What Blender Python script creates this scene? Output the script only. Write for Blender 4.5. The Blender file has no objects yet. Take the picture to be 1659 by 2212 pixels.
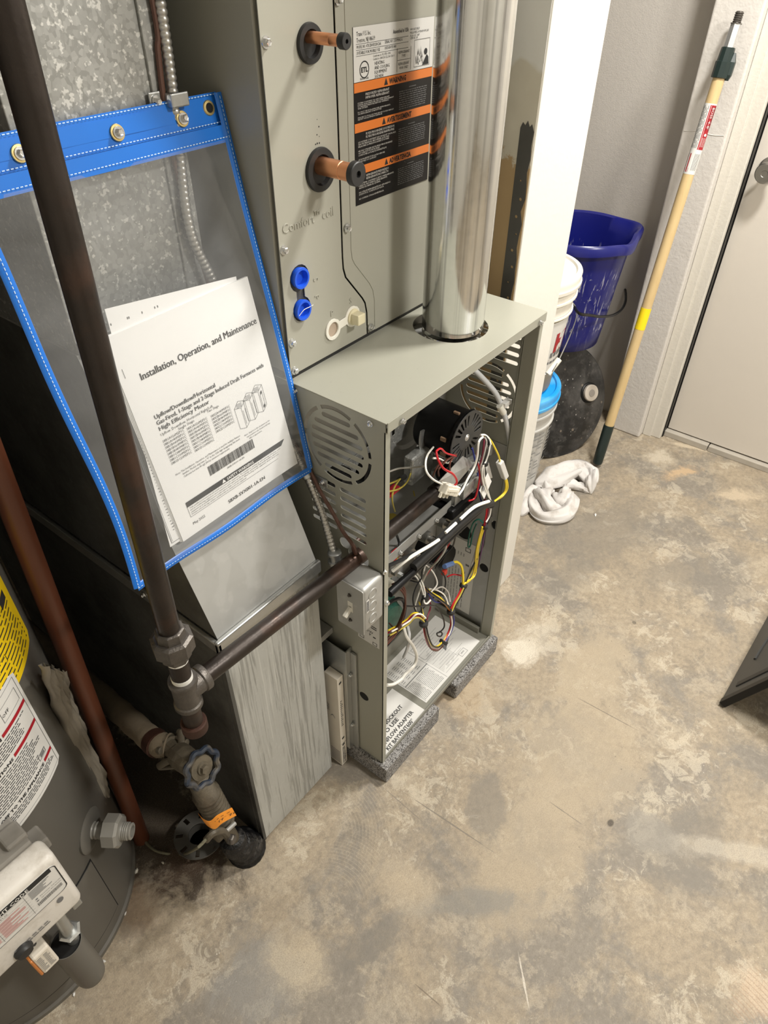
import bpy, bmesh, math, random
from mathutils import Vector, Matrix
random.seed(7)
C = bpy.context.scene.collection
SC = bpy.context.scene
PI = math.pi

# ------------------------------------------------------------ camera
cam = bpy.data.cameras.new('camera')
cam.sensor_fit = 'VERTICAL'; cam.sensor_height = 24.0
cam.lens = 1507.18 / 2212 * 24.0
cam.clip_start = 0.02
co = bpy.data.objects.new('camera', cam); C.objects.link(co)
co.matrix_world = Matrix(((0.617893, 0.507499, -0.600544, -0.620965), (-0.786238, 0.40475, -0.466912, -0.481361),
                          (0.006112, 0.760673, 0.649107, 1.428749), (0, 0, 0, 1)))
SC.camera = co
# ------------------------------------------------------------ world, lamps, exposure
w = bpy.data.worlds.new('world'); SC.world = w; w.use_nodes = True
w.node_tree.nodes['Background'].inputs[0].default_value = (0.9, 0.95, 1, 1)
w.node_tree.nodes['Background'].inputs[1].default_value = 0.01
def area(name, loc, size, power, color, target=None):
    l = bpy.data.lights.new(name, 'AREA'); l.shape = 'DISK'; l.size = size; l.energy = power; l.color = color
    o = bpy.data.objects.new(name, l); C.objects.link(o); o.location = loc
    if target is not None:
        d = Vector(target) - Vector(loc); o.rotation_euler = d.to_track_quat('-Z', 'Y').to_euler()
    return o
area('ceiling_lamp_light', (0.93, -0.38, 2.34), 0.24, 21, (1.0, 0.965, 0.905))
area('second_lamp_light', (0.5, -1.5, 2.34), 0.3, 22, (1.0, 0.965, 0.905))
SC.view_settings.view_transform = 'Standard'; SC.view_settings.look = 'None'
SC.view_settings.gamma = 1.0; SC.view_settings.use_curve_mapping = False
SC.view_settings.exposure = 1.06

# ------------------------------------------------------------ material helpers
class NT:
    def __init__(s, name):
        s.m = bpy.data.materials.new(name); s.m.use_nodes = True
        s.t = s.m.node_tree; s.n = s.t.nodes; s.p = s.n['Principled BSDF']; s.out = s.n['Material Output']
        s._c = None
    def new(s, typ, **kw):
        n = s.n.new(typ)
        for k, v in kw.items():
            if k.startswith('i_'): s.put(n.inputs[int(k[2:])], v)
            else: setattr(n, k, v)
        return n
    def put(s, sock, v):
        if isinstance(v, bpy.types.NodeSocket): s.t.links.new(v, sock)
        elif isinstance(v, (tuple, list)) and len(v) == 3 and sock.type == 'RGBA': sock.default_value = (*v, 1)
        else: sock.default_value = v
    def co(s):
        if s._c is None: s._c = s.n.new('ShaderNodeNewGeometry').outputs['Position']
        return s._c
    def mapped(s, sc=(1, 1, 1), loc=(0, 0, 0), rot=(0, 0, 0)):
        m = s.n.new('ShaderNodeMapping'); s.t.links.new(s.co(), m.inputs[0])
        m.inputs[1].default_value = loc; m.inputs[2].default_value = rot; m.inputs[3].default_value = sc
        return m.outputs[0]
    def noise(s, scale, detail=4, rough=0.5, dist=0, vec=None):
        n = s.n.new('ShaderNodeTexNoise'); s.t.links.new(vec if vec is not None else s.co(), n.inputs['Vector'])
        n.inputs['Scale'].default_value = scale; n.inputs['Detail'].default_value = detail
        n.inputs['Roughness'].default_value = rough; n.inputs['Distortion'].default_value = dist
        return n.outputs[0]
    def vor(s, scale, vec=None, feature='F1', out=0, rnd=1):
        n = s.n.new('ShaderNodeTexVoronoi'); n.feature = feature
        s.t.links.new(vec if vec is not None else s.co(), n.inputs['Vector']); n.inputs['Scale'].default_value = scale
        n.inputs['Randomness'].default_value = rnd
        return n.outputs[out]
    def ramp(s, f, stops, interp='LINEAR'):
        r = s.n.new('ShaderNodeValToRGB'); r.color_ramp.interpolation = interp
        s.put(r.inputs[0], f); e = r.color_ramp.elements
        while len(e) < len(stops): e.new(0.5)
        for k, (p, c) in enumerate(stops):
            e[k].position = p; e[k].color = (*c, 1) if isinstance(c, tuple) else (c, c, c, 1)
        return r.outputs[0]
    def mix(s, f, a, b, mode='MIX'):
        m = s.n.new('ShaderNodeMix'); m.data_type = 'RGBA'; m.blend_type = mode
        s.put(m.inputs[0], f); s.put(m.inputs[6], a); s.put(m.inputs[7], b)
        return m.outputs[2]
    def math(s, op, a, b=0.0, c=0.0, clamp=False):
        m = s.n.new('ShaderNodeMath'); m.operation = op; m.use_clamp = clamp
        s.put(m.inputs[0], a); s.put(m.inputs[1], b); s.put(m.inputs[2], c)
        return m.outputs[0]
    def dist(s, pt, vec=None, sc=(1, 1, 1), rz=0):
        mp = s.n.new('ShaderNodeVectorMath'); mp.operation = 'SUBTRACT'
        s.t.links.new(vec if vec is not None else s.co(), mp.inputs[0]); mp.inputs[1].default_value = pt
        v = mp.outputs[0]
        if rz:
            r = s.n.new('ShaderNodeVectorRotate'); r.rotation_type = 'Z_AXIS'; s.t.links.new(v, r.inputs[0]); r.inputs['Angle'].default_value = -rz; v = r.outputs[0]
        m2 = s.n.new('ShaderNodeVectorMath'); m2.operation = 'MULTIPLY'; s.t.links.new(v, m2.inputs[0]); m2.inputs[1].default_value = sc
        l = s.n.new('ShaderNodeVectorMath'); l.operation = 'LENGTH'; s.t.links.new(m2.outputs[0], l.inputs[0])
        return l.outputs[1]
    def sep(s):
        x = s.n.new('ShaderNodeSeparateXYZ'); s.t.links.new(s.co(), x.inputs[0]); return x.outputs
    def bump(s, h, strength=0.2, dist=0.01):
        b = s.n.new('ShaderNodeBump'); b.inputs['Strength'].default_value = strength; b.inputs['Distance'].default_value = dist
        s.put(b.inputs['Height'], h); s.t.links.new(b.outputs[0], s.p.inputs['Normal'])
    def fin(s, col=None, rough=0.5, metal=0.0, spec=None):
        if col is not None: s.put(s.p.inputs['Base Color'], col)
        s.put(s.p.inputs['Roughness'], rough); s.put(s.p.inputs['Metallic'], metal)
        if spec is not None: s.p.inputs['Specular IOR Level'].default_value = spec
        return s.m
def lin(r, g, b):
    f = lambda c: (c / 255) / 12.92 if c / 255 <= 0.04045 else ((c / 255 + 0.055) / 1.055) ** 2.4
    return (f(r), f(g), f(b))
def plain(name, col, rough=0.5, metal=0.0, var=0.06, sc=30, spec=None, bump=0.0):
    n = NT(name); f = n.noise(sc, 3)
    a = tuple(max(0, c * (1 - var)) for c in col); b = tuple(min(1, c * (1 + var)) for c in col)
    if bump: n.bump(n.noise(sc * 4, 3), bump, 0.002)
    return n.fin(n.mix(f, a, b), rough, metal, spec)

# ------------------------------------------------------------ mesh helpers
def wl(o):
    v = Vector((0, 0, 0))
    while o is not None: v += o.location; o = o.parent
    return v
def obj(name, bm, mat, parent=None, smooth=False, origin=None, label=None, ang=40):
    me = bpy.data.meshes.new(name)
    if isinstance(bm, bmesh.types.BMesh):
        bmesh.ops.recalc_face_normals(bm, faces=bm.faces)
        bm.to_mesh(me); bm.free()
    else:
        me.from_pydata(bm[0], [], bm[1])
    off = wl(parent) if parent is not None else Vector((0, 0, 0))
    o = bpy.data.objects.new(name, me)
    if origin is not None:
        o.location = Vector(origin) - off; me.transform(Matrix.Translation(-Vector(origin)))
    else: me.transform(Matrix.Translation(-off))
    for m in (mat if isinstance(mat, list) else [mat]): me.materials.append(m)
    if smooth:
        me.shade_smooth()
        if ang < 180: me.set_sharp_from_angle(angle=math.radians(ang))
    C.objects.link(o); o.parent = parent
    if label: o['label'] = label
    return o
def thing(name, label, cat, loc=(0, 0, 0), group=None):
    o = bpy.data.objects.new(name, None); C.objects.link(o); o.location = loc; o.empty_display_size = 0.05
    o['label'] = label; o['category'] = cat
    if group: o['group'] = group
    return o
def tag(o, label, cat, group=None):
    o['label'] = label; o['category'] = cat
    if group: o['group'] = group
    return o
def struct(name, bm, mat, parent=None, **k):
    o = obj(name, bm, mat, parent, **k)
    if parent is None: o['kind'] = 'structure'
    return o
def box(bm, lo, hi, bev=0.0, seg=2, mi=0):
    lo = Vector(lo); hi = Vector(hi); b2 = bmesh.new()
    bmesh.ops.create_cube(b2, size=1)
    for v in b2.verts: v.co = Vector([(lo[i] + hi[i]) / 2 + v.co[i] * (hi[i] - lo[i]) for i in range(3)])
    if bev: bmesh.ops.bevel(b2, geom=b2.edges[:], offset=bev, segments=seg, affect='EDGES', profile=0.5)
    for f in b2.faces: f.material_index = mi
    join(bm, b2); return bm
def join(bm, b2, mtx=None):
    if mtx is not None: bmesh.ops.transform(b2, matrix=mtx, verts=b2.verts)
    vm = {v: bm.verts.new(v.co) for v in b2.verts}
    for f in b2.faces:
        try:
            nf = bm.faces.new([vm[v] for v in f.verts]); nf.material_index = f.material_index; nf.smooth = f.smooth
        except ValueError: pass
    b2.free()
def B(*boxes, bev=0.0, seg=2):
    bm = bmesh.new()
    for lo, hi in boxes: box(bm, lo, hi, bev, seg)
    return bm
def frame(a, b):
    d = (Vector(b) - Vector(a)).normalized()
    up = Vector((0, 0, 1)) if abs(d.z) < 0.95 else Vector((0, 1, 0))
    x = d.cross(up).normalized(); y = x.cross(d).normalized()
    return d, x, y
def lathe(bm, a, b, prof, seg=24, cap=True, hexa=False):
    """prof: list of (t along axis in metres from a, radius)"""
    a = Vector(a); d, x, y = frame(a, b); rings = []
    for t, r in prof:
        rings.append([bm.verts.new(a + d * t + (x * math.cos(2 * PI * k / seg) + y * math.sin(2 * PI * k / seg)) * max(r, 1e-5)) for k in range(seg)])
    for i in range(len(rings) - 1):
        for k in range(seg):
            bm.faces.new((rings[i][k], rings[i + 1][k], rings[i + 1][(k + 1) % seg], rings[i][(k + 1) % seg]))
    if cap:
        if prof[0][1] > 1e-4: bm.faces.new(rings[0])
        if prof[-1][1] > 1e-4: bm.faces.new(rings[-1][::-1])
    return bm
def cyl(bm, a, b, r, seg=16, r2=None):
    L = (Vector(b) - Vector(a)).length
    return lathe(bm, a, b, [(0, r), (L, r2 if r2 is not None else r)], seg)
def spline(pts, n=6):
    P = [Vector(p) for p in pts]
    if len(P) < 3: return P
    out = []
    for i in range(len(P) - 1):
        p0 = P[max(i - 1, 0)]; p1 = P[i]; p2 = P[i + 1]; p3 = P[min(i + 2, len(P) - 1)]
        for k in range(n):
            t = k / n
            out.append(0.5 * ((2 * p1) + (p2 - p0) * t + (2 * p0 - 5 * p1 + 4 * p2 - p3) * t * t + (3 * p1 - p0 - 3 * p2 + p3) * t ** 3))
    out.append(P[-1]); return out
def tube(bm, pts, r, seg=8, n=6, smooth=True, rf=None, flat=None, up0=None):
    P = spline(pts, n) if smooth else [Vector(p) for p in pts]
    rings = []; px = None
    for i, p in enumerate(P):
        d = (P[min(i + 1, len(P) - 1)] - P[max(i - 1, 0)])
        if d.length < 1e-9: d = Vector((0, 0, 1))
        d.normalize()
        if px is None:
            up = up0 or (Vector((0, 0, 1)) if abs(d.z) < 0.9 else Vector((0, 1, 0))); x = d.cross(up).normalized()
        else: x = (px - d * px.dot(d)).normalized()
        px = x; y = d.cross(x); rr = r if rf is None else r * rf(i / (len(P) - 1), i)
        fl = 1 if flat is None else flat
        rings.append([bm.verts.new(p + (x * math.cos(2 * PI * k / seg) + y * fl * math.sin(2 * PI * k / seg)) * rr) for k in range(seg)])
    for i in range(len(rings) - 1):
        for k in range(seg):
            bm.faces.new((rings[i][k], rings[i][(k + 1) % seg], rings[i + 1][(k + 1) % seg], rings[i + 1][k]))
    bm.faces.new(rings[0][::-1]); bm.faces.new(rings[-1])
    return bm
def T(pts, r, **k): return tube(bmesh.new(), pts, r, **k)
def L(a, b, prof, seg=24): return lathe(bmesh.new(), a, b, prof, seg)
def CY(a, b, r, seg=16, r2=None): return cyl(bmesh.new(), a, b, r, seg, r2)
_tmp = []
def plate(outer, holes, org, ux, uy, th):
    """flat sheet with holes, drawn in (u, v) and set in space; thickness along ux x uy"""
    cu = bpy.data.curves.new('t', 'CURVE'); cu.dimensions = '2D'; cu.fill_mode = 'BOTH'
    for poly in [outer] + holes:
        sp = cu.splines.new('POLY'); sp.points.add(len(poly) - 1)
        for q, (u, v) in zip(sp.points, poly): q.co = (u, v, 0, 1)
        sp.use_cyclic_u = True
    cu.extrude = th / 2
    o = bpy.data.objects.new('t', cu); me = bpy.data.meshes.new_from_object(o)
    bm = bmesh.new(); bm.from_mesh(me)
    bmesh.ops.remove_doubles(bm, verts=bm.verts, dist=1e-6)
    bpy.data.objects.remove(o); bpy.data.curves.remove(cu); bpy.data.meshes.remove(me)
    ux = Vector(ux); uy = Vector(uy); uz = ux.cross(uy)
    m = Matrix((( *[ux.x, uy.x, uz.x], org[0]), (*[ux.y, uy.y, uz.y], org[1]), (*[ux.z, uy.z, uz.z], org[2]), (0, 0, 0, 1)))
    bmesh.ops.transform(bm, matrix=m, verts=bm.verts)
    return bm
def rrect(u0, v0, u1, v1, r=0.0, n=4):
    if r <= 0: return [(u0, v0), (u1, v0), (u1, v1), (u0, v1)]
    out = []
    for cx, cy, a in ((u1 - r, v0 + r, -90), (u1 - r, v1 - r, 0), (u0 + r, v1 - r, 90), (u0 + r, v0 + r, 180)):
        for k in range(n + 1):
            t = math.radians(a + 90 * k / n); out.append((cx + r * math.cos(t), cy + r * math.sin(t)))
    return out
def circ(cx, cy, r, n=24, a0=0, sx=1, sy=1):
    return [(cx + sx * r * math.cos(a0 + 2 * PI * k / n), cy + sy * r * math.sin(a0 + 2 * PI * k / n)) for k in range(n)]
def arcslot(cx, cy, r0, r1, a, b, n=8):
    return [(cx + r1 * math.cos(math.radians(a + (b - a) * k / n)), cy + r1 * math.sin(math.radians(a + (b - a) * k / n))) for k in range(n + 1)] + \
           [(cx + r0 * math.cos(math.radians(b + (a - b) * k / n)), cy + r0 * math.sin(math.radians(b + (a - b) * k / n))) for k in range(n + 1)]
def quad(pts, th=0.0006):
    """thin sheet from 4 corner points (counter-clockwise seen from the front)"""
    P = [Vector(p) for p in pts]; n = (P[1] - P[0]).cross(P[3] - P[0]).normalized()
    vs = P + [p - n * th for p in P]
    return ([tuple(v) for v in vs], [(0, 1, 2, 3), (7, 6, 5, 4), (0, 4, 5, 1), (1, 5, 6, 2), (2, 6, 7, 3), (3, 7, 4, 0)])
class Print:
    """flat print lying on a sheet: words, rules and blocks collected into one mesh; map(u, v) gives the point"""
    def __init__(s, mapf): s.v = []; s.f = []; s.map = mapf
    def text(s, txt, u, v, size, align='LEFT', rot=0.0, sx=1.0, res=1, bold=0.0, width=None):
        cu = bpy.data.curves.new('t', 'FONT'); cu.body = txt; cu.size = size; cu.align_x = align; cu.resolution_u = res
        cu.offset = bold
        o = bpy.data.objects.new('t', cu); me = bpy.data.meshes.new_from_object(o)
        b = len(s.v); ca, sa = math.cos(rot), math.sin(rot)
        if width and len(me.vertices): sx = width / max(p.co.x for p in me.vertices)
        for p in me.vertices:
            x = p.co.x * sx; y = p.co.y
            s.v.append(tuple(s.map(u + x * ca - y * sa, v + x * sa + y * ca)))
        for p in me.polygons: s.f.append([b + i for i in p.vertices])
        bpy.data.objects.remove(o); bpy.data.curves.remove(cu); bpy.data.meshes.remove(me)
    def rect(s, u0, v0, u1, v1, n=1):
        for k in range(n):
            a = u0 + (u1 - u0) * k / n; c = u0 + (u1 - u0) * (k + 1) / n
            b = len(s.v); s.v += [tuple(s.map(a, v0)), tuple(s.map(c, v0)), tuple(s.map(c, v1)), tuple(s.map(a, v1))]; s.f.append([b, b + 1, b + 2, b + 3])
    def poly(s, pts):
        b = len(s.v); s.v += [tuple(s.map(*p)) for p in pts]; s.f.append(list(range(b, b + len(pts))))
    def frame(s, u0, v0, u1, v1, t, n=1):
        s.rect(u0, v0, u1, v0 + t, n); s.rect(u0, v1 - t, u1, v1, n); s.rect(u0, v0, u0 + t, v1); s.rect(u1 - t, v0, u1, v1)
    def done(s, name, mat, parent):
        o = obj(name, (s.v, s.f), mat, parent)
        if len(s.f) > 250: o['kind'] = 'stuff'
        return o
def planar(org, ux, uy, lift=0.0004):
    org = Vector(org); ux = Vector(ux); uy = Vector(uy); n = ux.cross(uy).normalized() * lift
    return lambda u, v: org + ux * u + uy * v + n
def between(bl, br, tl, lift=0.0004):
    bl = Vector(bl); br = Vector(br); tl = Vector(tl)
    return planar(bl, (br - bl).normalized(), ((tl - bl) - (br - bl).normalized() * (tl - bl).dot((br - bl).normalized())).normalized(), lift)
SCREW = {}
def screw(parent, p, n, r=0.0042, mat=None, name='screw'):
    """hex washer head screw"""
    key = round(r, 5), mat.name
    if key not in SCREW:
        bm = bmesh.new()
        lathe(bm, (0, 0, 0), (0, 0, 1), [(0, r * 1.35), (r * 0.28, r * 1.3), (r * 0.3, r * 0.9)], 14)
        lathe(bm, (0, 0, r * 0.28), (0, 0, 1), [(0, r * 0.92), (r * 0.8, r * 0.92), (r * 0.98, r * 0.75), (r * 0.9, r * 0.5), (r * 0.88, 0)], 6)
        me = bpy.data.meshes.new('screw'); bm.to_mesh(me); bm.free(); me.materials.append(mat); SCREW[key] = me
    o = bpy.data.objects.new(name, SCREW[key]); C.objects.link(o); o.parent = parent
    o.location = Vector(p) - wl(parent); o.rotation_euler = Vector(n).to_track_quat('Z', 'Y').to_euler()
    return o

# ------------------------------------------------------------ materials
def paint_mat(name, col, rough=0.35, var=0.03):
    n = NT(name); f = n.noise(9, 4)
    base = n.mix(f, tuple(c * (1 - var) for c in col), tuple(c * (1 + var) for c in col))
    sp = n.ramp(n.noise(240, 2), [(0.72, 0.0), (0.76, 1.0)])
    base = n.mix(n.math('MULTIPLY', sp, 0.25), base, tuple(c * 0.55 for c in col))
    n.bump(n.noise(900, 2), 0.04, 0.001)
    return n.fin(base, rough)
def galv(name, a=(0.5, 0.5, 0.49), b=(0.62, 0.62, 0.6), scale=55, rough=0.38, metal=0.85, streak=0.0, dirt=0.0, flecks=0.5):
    n = NT(name)
    v = n.vor(scale * 3.2, n.mapped((1, 1, 0.8)), out=1)
    s = n.math('MULTIPLY', n.ramp(v, [(0.25, 0.0), (0.85, 1.0)]), 0.3)
    s = n.math('MAXIMUM', s, n.ramp(n.noise(scale * 2.2, 3, 0.5), [(0.58, 0.0), (0.66, flecks)]))
    big = n.noise(5, 4)
    col = n.mix(s, a, b); col = n.mix(n.math('MULTIPLY', big, 0.35), col, tuple(c * 0.72 for c in a))
    if streak:
        st = n.noise(1, 6, 0.7, 0.5, n.mapped((150, 150, 5)))
        st2 = n.noise(1, 4, 0.6, 0.6, n.mapped((34, 34, 2.5)))
        k = n.ramp(n.math('MULTIPLY', st, n.math('ADD', st2, 0.5)), [(0.5, 0.0), (0.6, 1.0)])
        col = n.mix(n.math('MULTIPLY', k, streak), col, (0.2, 0.2, 0.185))
        k2 = n.ramp(n.noise(1, 4, 0.6, 0, n.mapped((110, 110, 3))), [(0.56, 0.0), (0.66, 1.0)])
        col = n.mix(n.math('MULTIPLY', k2, 0.5), col, (0.72, 0.73, 0.7))
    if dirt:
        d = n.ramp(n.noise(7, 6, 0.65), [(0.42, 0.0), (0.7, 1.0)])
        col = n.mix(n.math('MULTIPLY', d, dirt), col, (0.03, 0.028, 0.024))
    rr = n.ramp(v, [(0, rough - 0.06), (1, rough + 0.1)])
    n.bump(n.noise(130, 3), 0.05, 0.001)
    return n.fin(col, rr, metal)
M = {}
M['furnace'] = paint_mat('furnace_paint', (0.325, 0.322, 0.268), 0.33)
M['coil'] = paint_mat('coil_paint', (0.36, 0.353, 0.298), 0.36)
M['inner_paint'] = paint_mat('inner_paint', (0.22, 0.215, 0.18), 0.4)
M['galv'] = galv('galvanized_spangle', (0.33, 0.335, 0.32), (0.72, 0.72, 0.69), 75, 0.45, 0.6, flecks=1.0)
M['galv_box'] = galv('galvanized_streaked', (0.52, 0.53, 0.51), (0.6, 0.61, 0.59), 40, 0.5, 0.3, streak=0.55)
M['galv_boot'] = galv('galvanized_boot', (0.44, 0.44, 0.42), (0.55, 0.545, 0.52), 14, 0.5, 0.5, dirt=0.12)
M['galv_dirty_shaded'] = galv('galvanized_dirty_shaded', (0.1, 0.098, 0.09), (0.14, 0.14, 0.13), 40, 0.6, 0.2, dirt=0.9)  # grime, darkened further for the shade on the duct's heater side
M['galv_dark'] = galv('galvanized_inside', (0.24, 0.235, 0.215), (0.3, 0.29, 0.27), 30, 0.34, 0.7)
M['galv_shiny'] = galv('galvanized_shiny', (0.5, 0.51, 0.5), (0.63, 0.64, 0.62), 60, 0.34, 0.85, flecks=0.0)
n = NT('flue_metal')
st = n.noise(1, 4, 0.6, 0, n.mapped((150, 150, 0.5))); fl = n.noise(90, 4)
n.bump(n.noise(1, 3, 0.5, 0, n.mapped((70, 70, 0.35))), 0.5, 0.0012)
M['flue'] = n.fin(n.mix(n.ramp(st, [(0.5, 0.0), (0.7, 0.6)]), n.mix(fl, (0.66, 0.665, 0.65), (0.78, 0.785, 0.77)), (0.3, 0.3, 0.3)), n.ramp(fl, [(0.3, 0.1), (0.75, 0.2)]), 0.97)
n = NT('black_iron')
r1 = n.noise(22, 5, 0.6); r2 = n.ramp(n.noise(9, 4, 0.6), [(0.5, 0.0), (0.72, 1.0)])
n.bump(n.noise(160, 3), 0.15, 0.002)
M['iron'] = n.fin(n.mix(n.math('MULTIPLY', r2, 0.55), n.mix(r1, (0.018, 0.014, 0.012), (0.05, 0.038, 0.031)), (0.11, 0.05, 0.03)), n.ramp(r1, [(0.3, 0.28), (0.7, 0.5)]), 0.55)
n = NT('malleable_iron'); f = n.noise(80, 4); n.bump(n.noise(300, 2), 0.3, 0.002)
M['fitting'] = n.fin(n.mix(f, (0.07, 0.062, 0.055), (0.15, 0.135, 0.12)), 0.42, 0.6)
n = NT('rusty_cap'); f = n.noise(40, 5, 0.7); n.bump(f, 0.3, 0.003)
M['rust'] = n.fin(n.mix(f, (0.02, 0.009, 0.006), (0.075, 0.028, 0.016)), 0.6, 0.3)
M['tape_white'] = plain('thread_tape', (0.75, 0.74, 0.7), 0.6)
n = NT('copper'); f = n.noise(35, 3); M['copper'] = n.fin(n.mix(f, (0.62, 0.25, 0.12), (0.83, 0.42, 0.23)), 0.33, 0.85)
M['rubber'] = plain('black_rubber', (0.018, 0.018, 0.018), 0.5)
M['black'] = plain('black_enamel', (0.006, 0.006, 0.0065), 0.38, spec=0.25)
M['void'] = plain('dark_cavity', (0.006, 0.006, 0.006), 0.9)
M['print_black'] = plain('print_black', (0.02, 0.02, 0.02), 0.7, var=0)
M['print_grey'] = plain('print_grey', (0.16, 0.16, 0.16), 0.7, var=0)
M['print_white'] = plain('print_white', (0.62, 0.6, 0.56), 0.6, var=0)
M['print_orange'] = plain('print_orange', (0.72, 0.2, 0.035), 0.45, var=0)
M['print_red'] = plain('print_red', (0.36, 0.01, 0.02), 0.5, var=0)
M['print_pink'] = plain('print_pink', (0.62, 0.28, 0.26), 0.6, var=0)
M['sticker'] = plain('sticker_white', (0.68, 0.67, 0.64), 0.38, var=0.02)
M['sticker_black'] = plain('sticker_black', (0.012, 0.011, 0.011), 0.35, var=0, spec=0.25)
M['paper'] = plain('paper', (0.88, 0.875, 0.86), 0.75, var=0.02, sc=12)
M['screw'] = plain('zinc_screw', (0.72, 0.73, 0.73), 0.22, 0.95)
M['blue_plug'] = plain('blue_plug', (0.012, 0.1, 0.72), 0.4, sc=60)
M['cream'] = plain('cream_plastic', (0.72, 0.66, 0.46), 0.4)
M['pan_white'] = plain('white_plastic', (0.8, 0.78, 0.7), 0.45)
M['blue_trim'] = plain('blue_vinyl', (0.012, 0.16, 0.62), 0.3)
M['thread'] = plain('white_thread', (0.55, 0.7, 0.85), 0.8)
M['brass'] = plain('brass', (0.75, 0.58, 0.25), 0.3, 0.9)
# clear vinyl: mostly lets light through, a milky film and a sheen
n = NT('clear_vinyl'); n.p.inputs['Alpha'].default_value = 1
tr = n.new('ShaderNodeBsdfTransparent'); tr.inputs[0].default_value = (0.95, 0.955, 0.96, 1)
gl = n.new('ShaderNodeBsdfGlossy'); gl.inputs[0].default_value = (1, 1, 1, 1); gl.inputs[1].default_value = 0.12
df = n.new('ShaderNodeBsdfDiffuse'); df.inputs[0].default_value = (0.62, 0.64, 0.66, 1)
m1 = n.new('ShaderNodeMixShader'); n.put(m1.inputs[0], n.ramp(n.noise(6, 3, 0.5, 1.2), [(0.3, 0.08), (0.75, 0.2)])); n.t.links.new(tr.outputs[0], m1.inputs[1]); n.t.links.new(df.outputs[0], m1.inputs[2])
fr = n.new('ShaderNodeLayerWeight'); fr.inputs[0].default_value = 0.25
bp = n.new('ShaderNodeBump'); bp.inputs['Strength'].default_value = 0.35; bp.inputs['Distance'].default_value = 0.012; n.put(bp.inputs['Height'], n.noise(7, 2, 0.5, 0.8))
n.t.links.new(bp.outputs[0], gl.inputs['Normal'])
m2 = n.new('ShaderNodeMixShader'); n.put(m2.inputs[0], n.ramp(fr.outputs[1], [(0.15, 0.035), (1.0, 0.6)])); n.t.links.new(m1.outputs[0], m2.inputs[1]); n.t.links.new(gl.outputs[0], m2.inputs[2])
n.t.links.new(m2.outputs[0], n.out.inputs[0]); M['vinyl'] = n.m
# silicone tubing
M['silicone'] = plain('silicone_tube', (0.6, 0.61, 0.62), 0.25)
M['heater'] = paint_mat('heater_paint', (0.115, 0.108, 0.094), 0.42)
M['heater_light'] = plain('heater_grey_plastic', (0.25, 0.24, 0.215), 0.4)
M['yellow_label'] = plain('yellow_label', (0.86, 0.6, 0.012), 0.4, var=0.02)
n = NT('control_cover'); f = n.noise(14, 6, 0.7); k = n.ramp(f, [(0.52, 0.0), (0.72, 1.0)])
M['control'] = n.fin(n.mix(n.math('MULTIPLY', k, 0.55), (0.68, 0.65, 0.6), (0.3, 0.26, 0.2)), 0.4)
n = NT('brown_pipe'); f = n.noise(8, 4)
M['brown_pipe'] = n.fin(n.mix(f, (0.085, 0.026, 0.012), (0.13, 0.042, 0.02)), 0.4)
n = NT('old_insulation'); f = n.noise(18, 5, 0.65); n.bump(n.noise(60, 3), 0.3, 0.005)
M['insulation'] = n.fin(n.mix(f, (0.1, 0.077, 0.05), (0.23, 0.185, 0.125)), 0.85)
n = NT('old_brass'); f = n.noise(60, 5, 0.6); n.bump(n.noise(150, 3), 0.3, 0.003)
M['old_brass'] = n.fin(n.mix(f, (0.04, 0.034, 0.025), (0.17, 0.143, 0.1)), 0.55, 0.25)
n = NT('worn_blue'); f = n.ramp(n.noise(50, 4), [(0.45, 0.0), (0.65, 1.0)])
M['worn_blue'] = n.fin(n.mix(f, (0.012, 0.02, 0.036), (0.09, 0.078, 0.06)), 0.5)
n = NT('tar_sleeve'); f = n.noise(45, 5, 0.6); n.bump(n.noise(70, 4), 0.8, 0.01)
M['tar'] = n.fin(n.mix(n.ramp(f, [(0.55, 0.0), (0.75, 1.0)]), (0.006, 0.006, 0.007), (0.1, 0.095, 0.09)), 0.45)
M['orange_tag'] = plain('orange_tag', (0.85, 0.3, 0.02), 0.5)
n = NT('crumpled_paper'); f = n.noise(12, 5, 0.6)
M['crumple'] = n.fin(n.mix(f, (0.16, 0.138, 0.108), (0.3, 0.27, 0.22)), 0.6)
n = NT('speckled_pad'); v = n.vor(520, out=1); f = n.ramp(v, [(0.3, 0.0), (0.45, 0.55), (0.8, 1.0)]); n.bump(n.noise(500, 3), 0.7, 0.004)
M['pad'] = n.fin(n.mix(f, (0.075, 0.07, 0.066), (0.38, 0.37, 0.36)), 0.9)
n = NT('white_pail'); k = n.ramp(n.noise(16, 6, 0.7), [(0.55, 0.0), (0.75, 1.0)])
M['pail'] = n.fin(n.mix(n.math('MULTIPLY', k, 0.25), (0.83, 0.8, 0.72), (0.5, 0.45, 0.36)), 0.35)
n = NT('cloudy_pail'); M['pail_grey'] = n.fin(n.mix(n.noise(9, 5), (0.42, 0.41, 0.38), (0.58, 0.57, 0.54)), 0.35)
n = NT('light_blue_lid'); M['lid_blue'] = n.fin(n.mix(n.ramp(n.noise(14, 5), [(0.4, 0.0), (0.7, 1.0)]), (0.015, 0.32, 0.8), (0.12, 0.45, 0.85)), 0.35)
n = NT('mop_bucket_blue')
sp = n.ramp(n.noise(1, 4, 0.6, 0.6, n.mapped((120, 120, 9))), [(0.58, 0.0), (0.63, 1.0)]); sp2 = n.ramp(n.noise(30, 5, 0.6), [(0.63, 0.0), (0.66, 1.0)])
zz = n.sep()[2]
band = n.ramp(n.math('MULTIPLY', n.math('SUBTRACT', zz, 0.42), 4.0), [(0.0, 0.15), (0.1, 1.0), (0.78, 1.0), (0.9, 0.0)])
M['mop_blue'] = n.fin(n.mix(n.math('MULTIPLY', n.math('MAXIMUM', sp, sp2), band), (0.007, 0.01, 0.14), (0.26, 0.26, 0.36)), 0.28)
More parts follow.
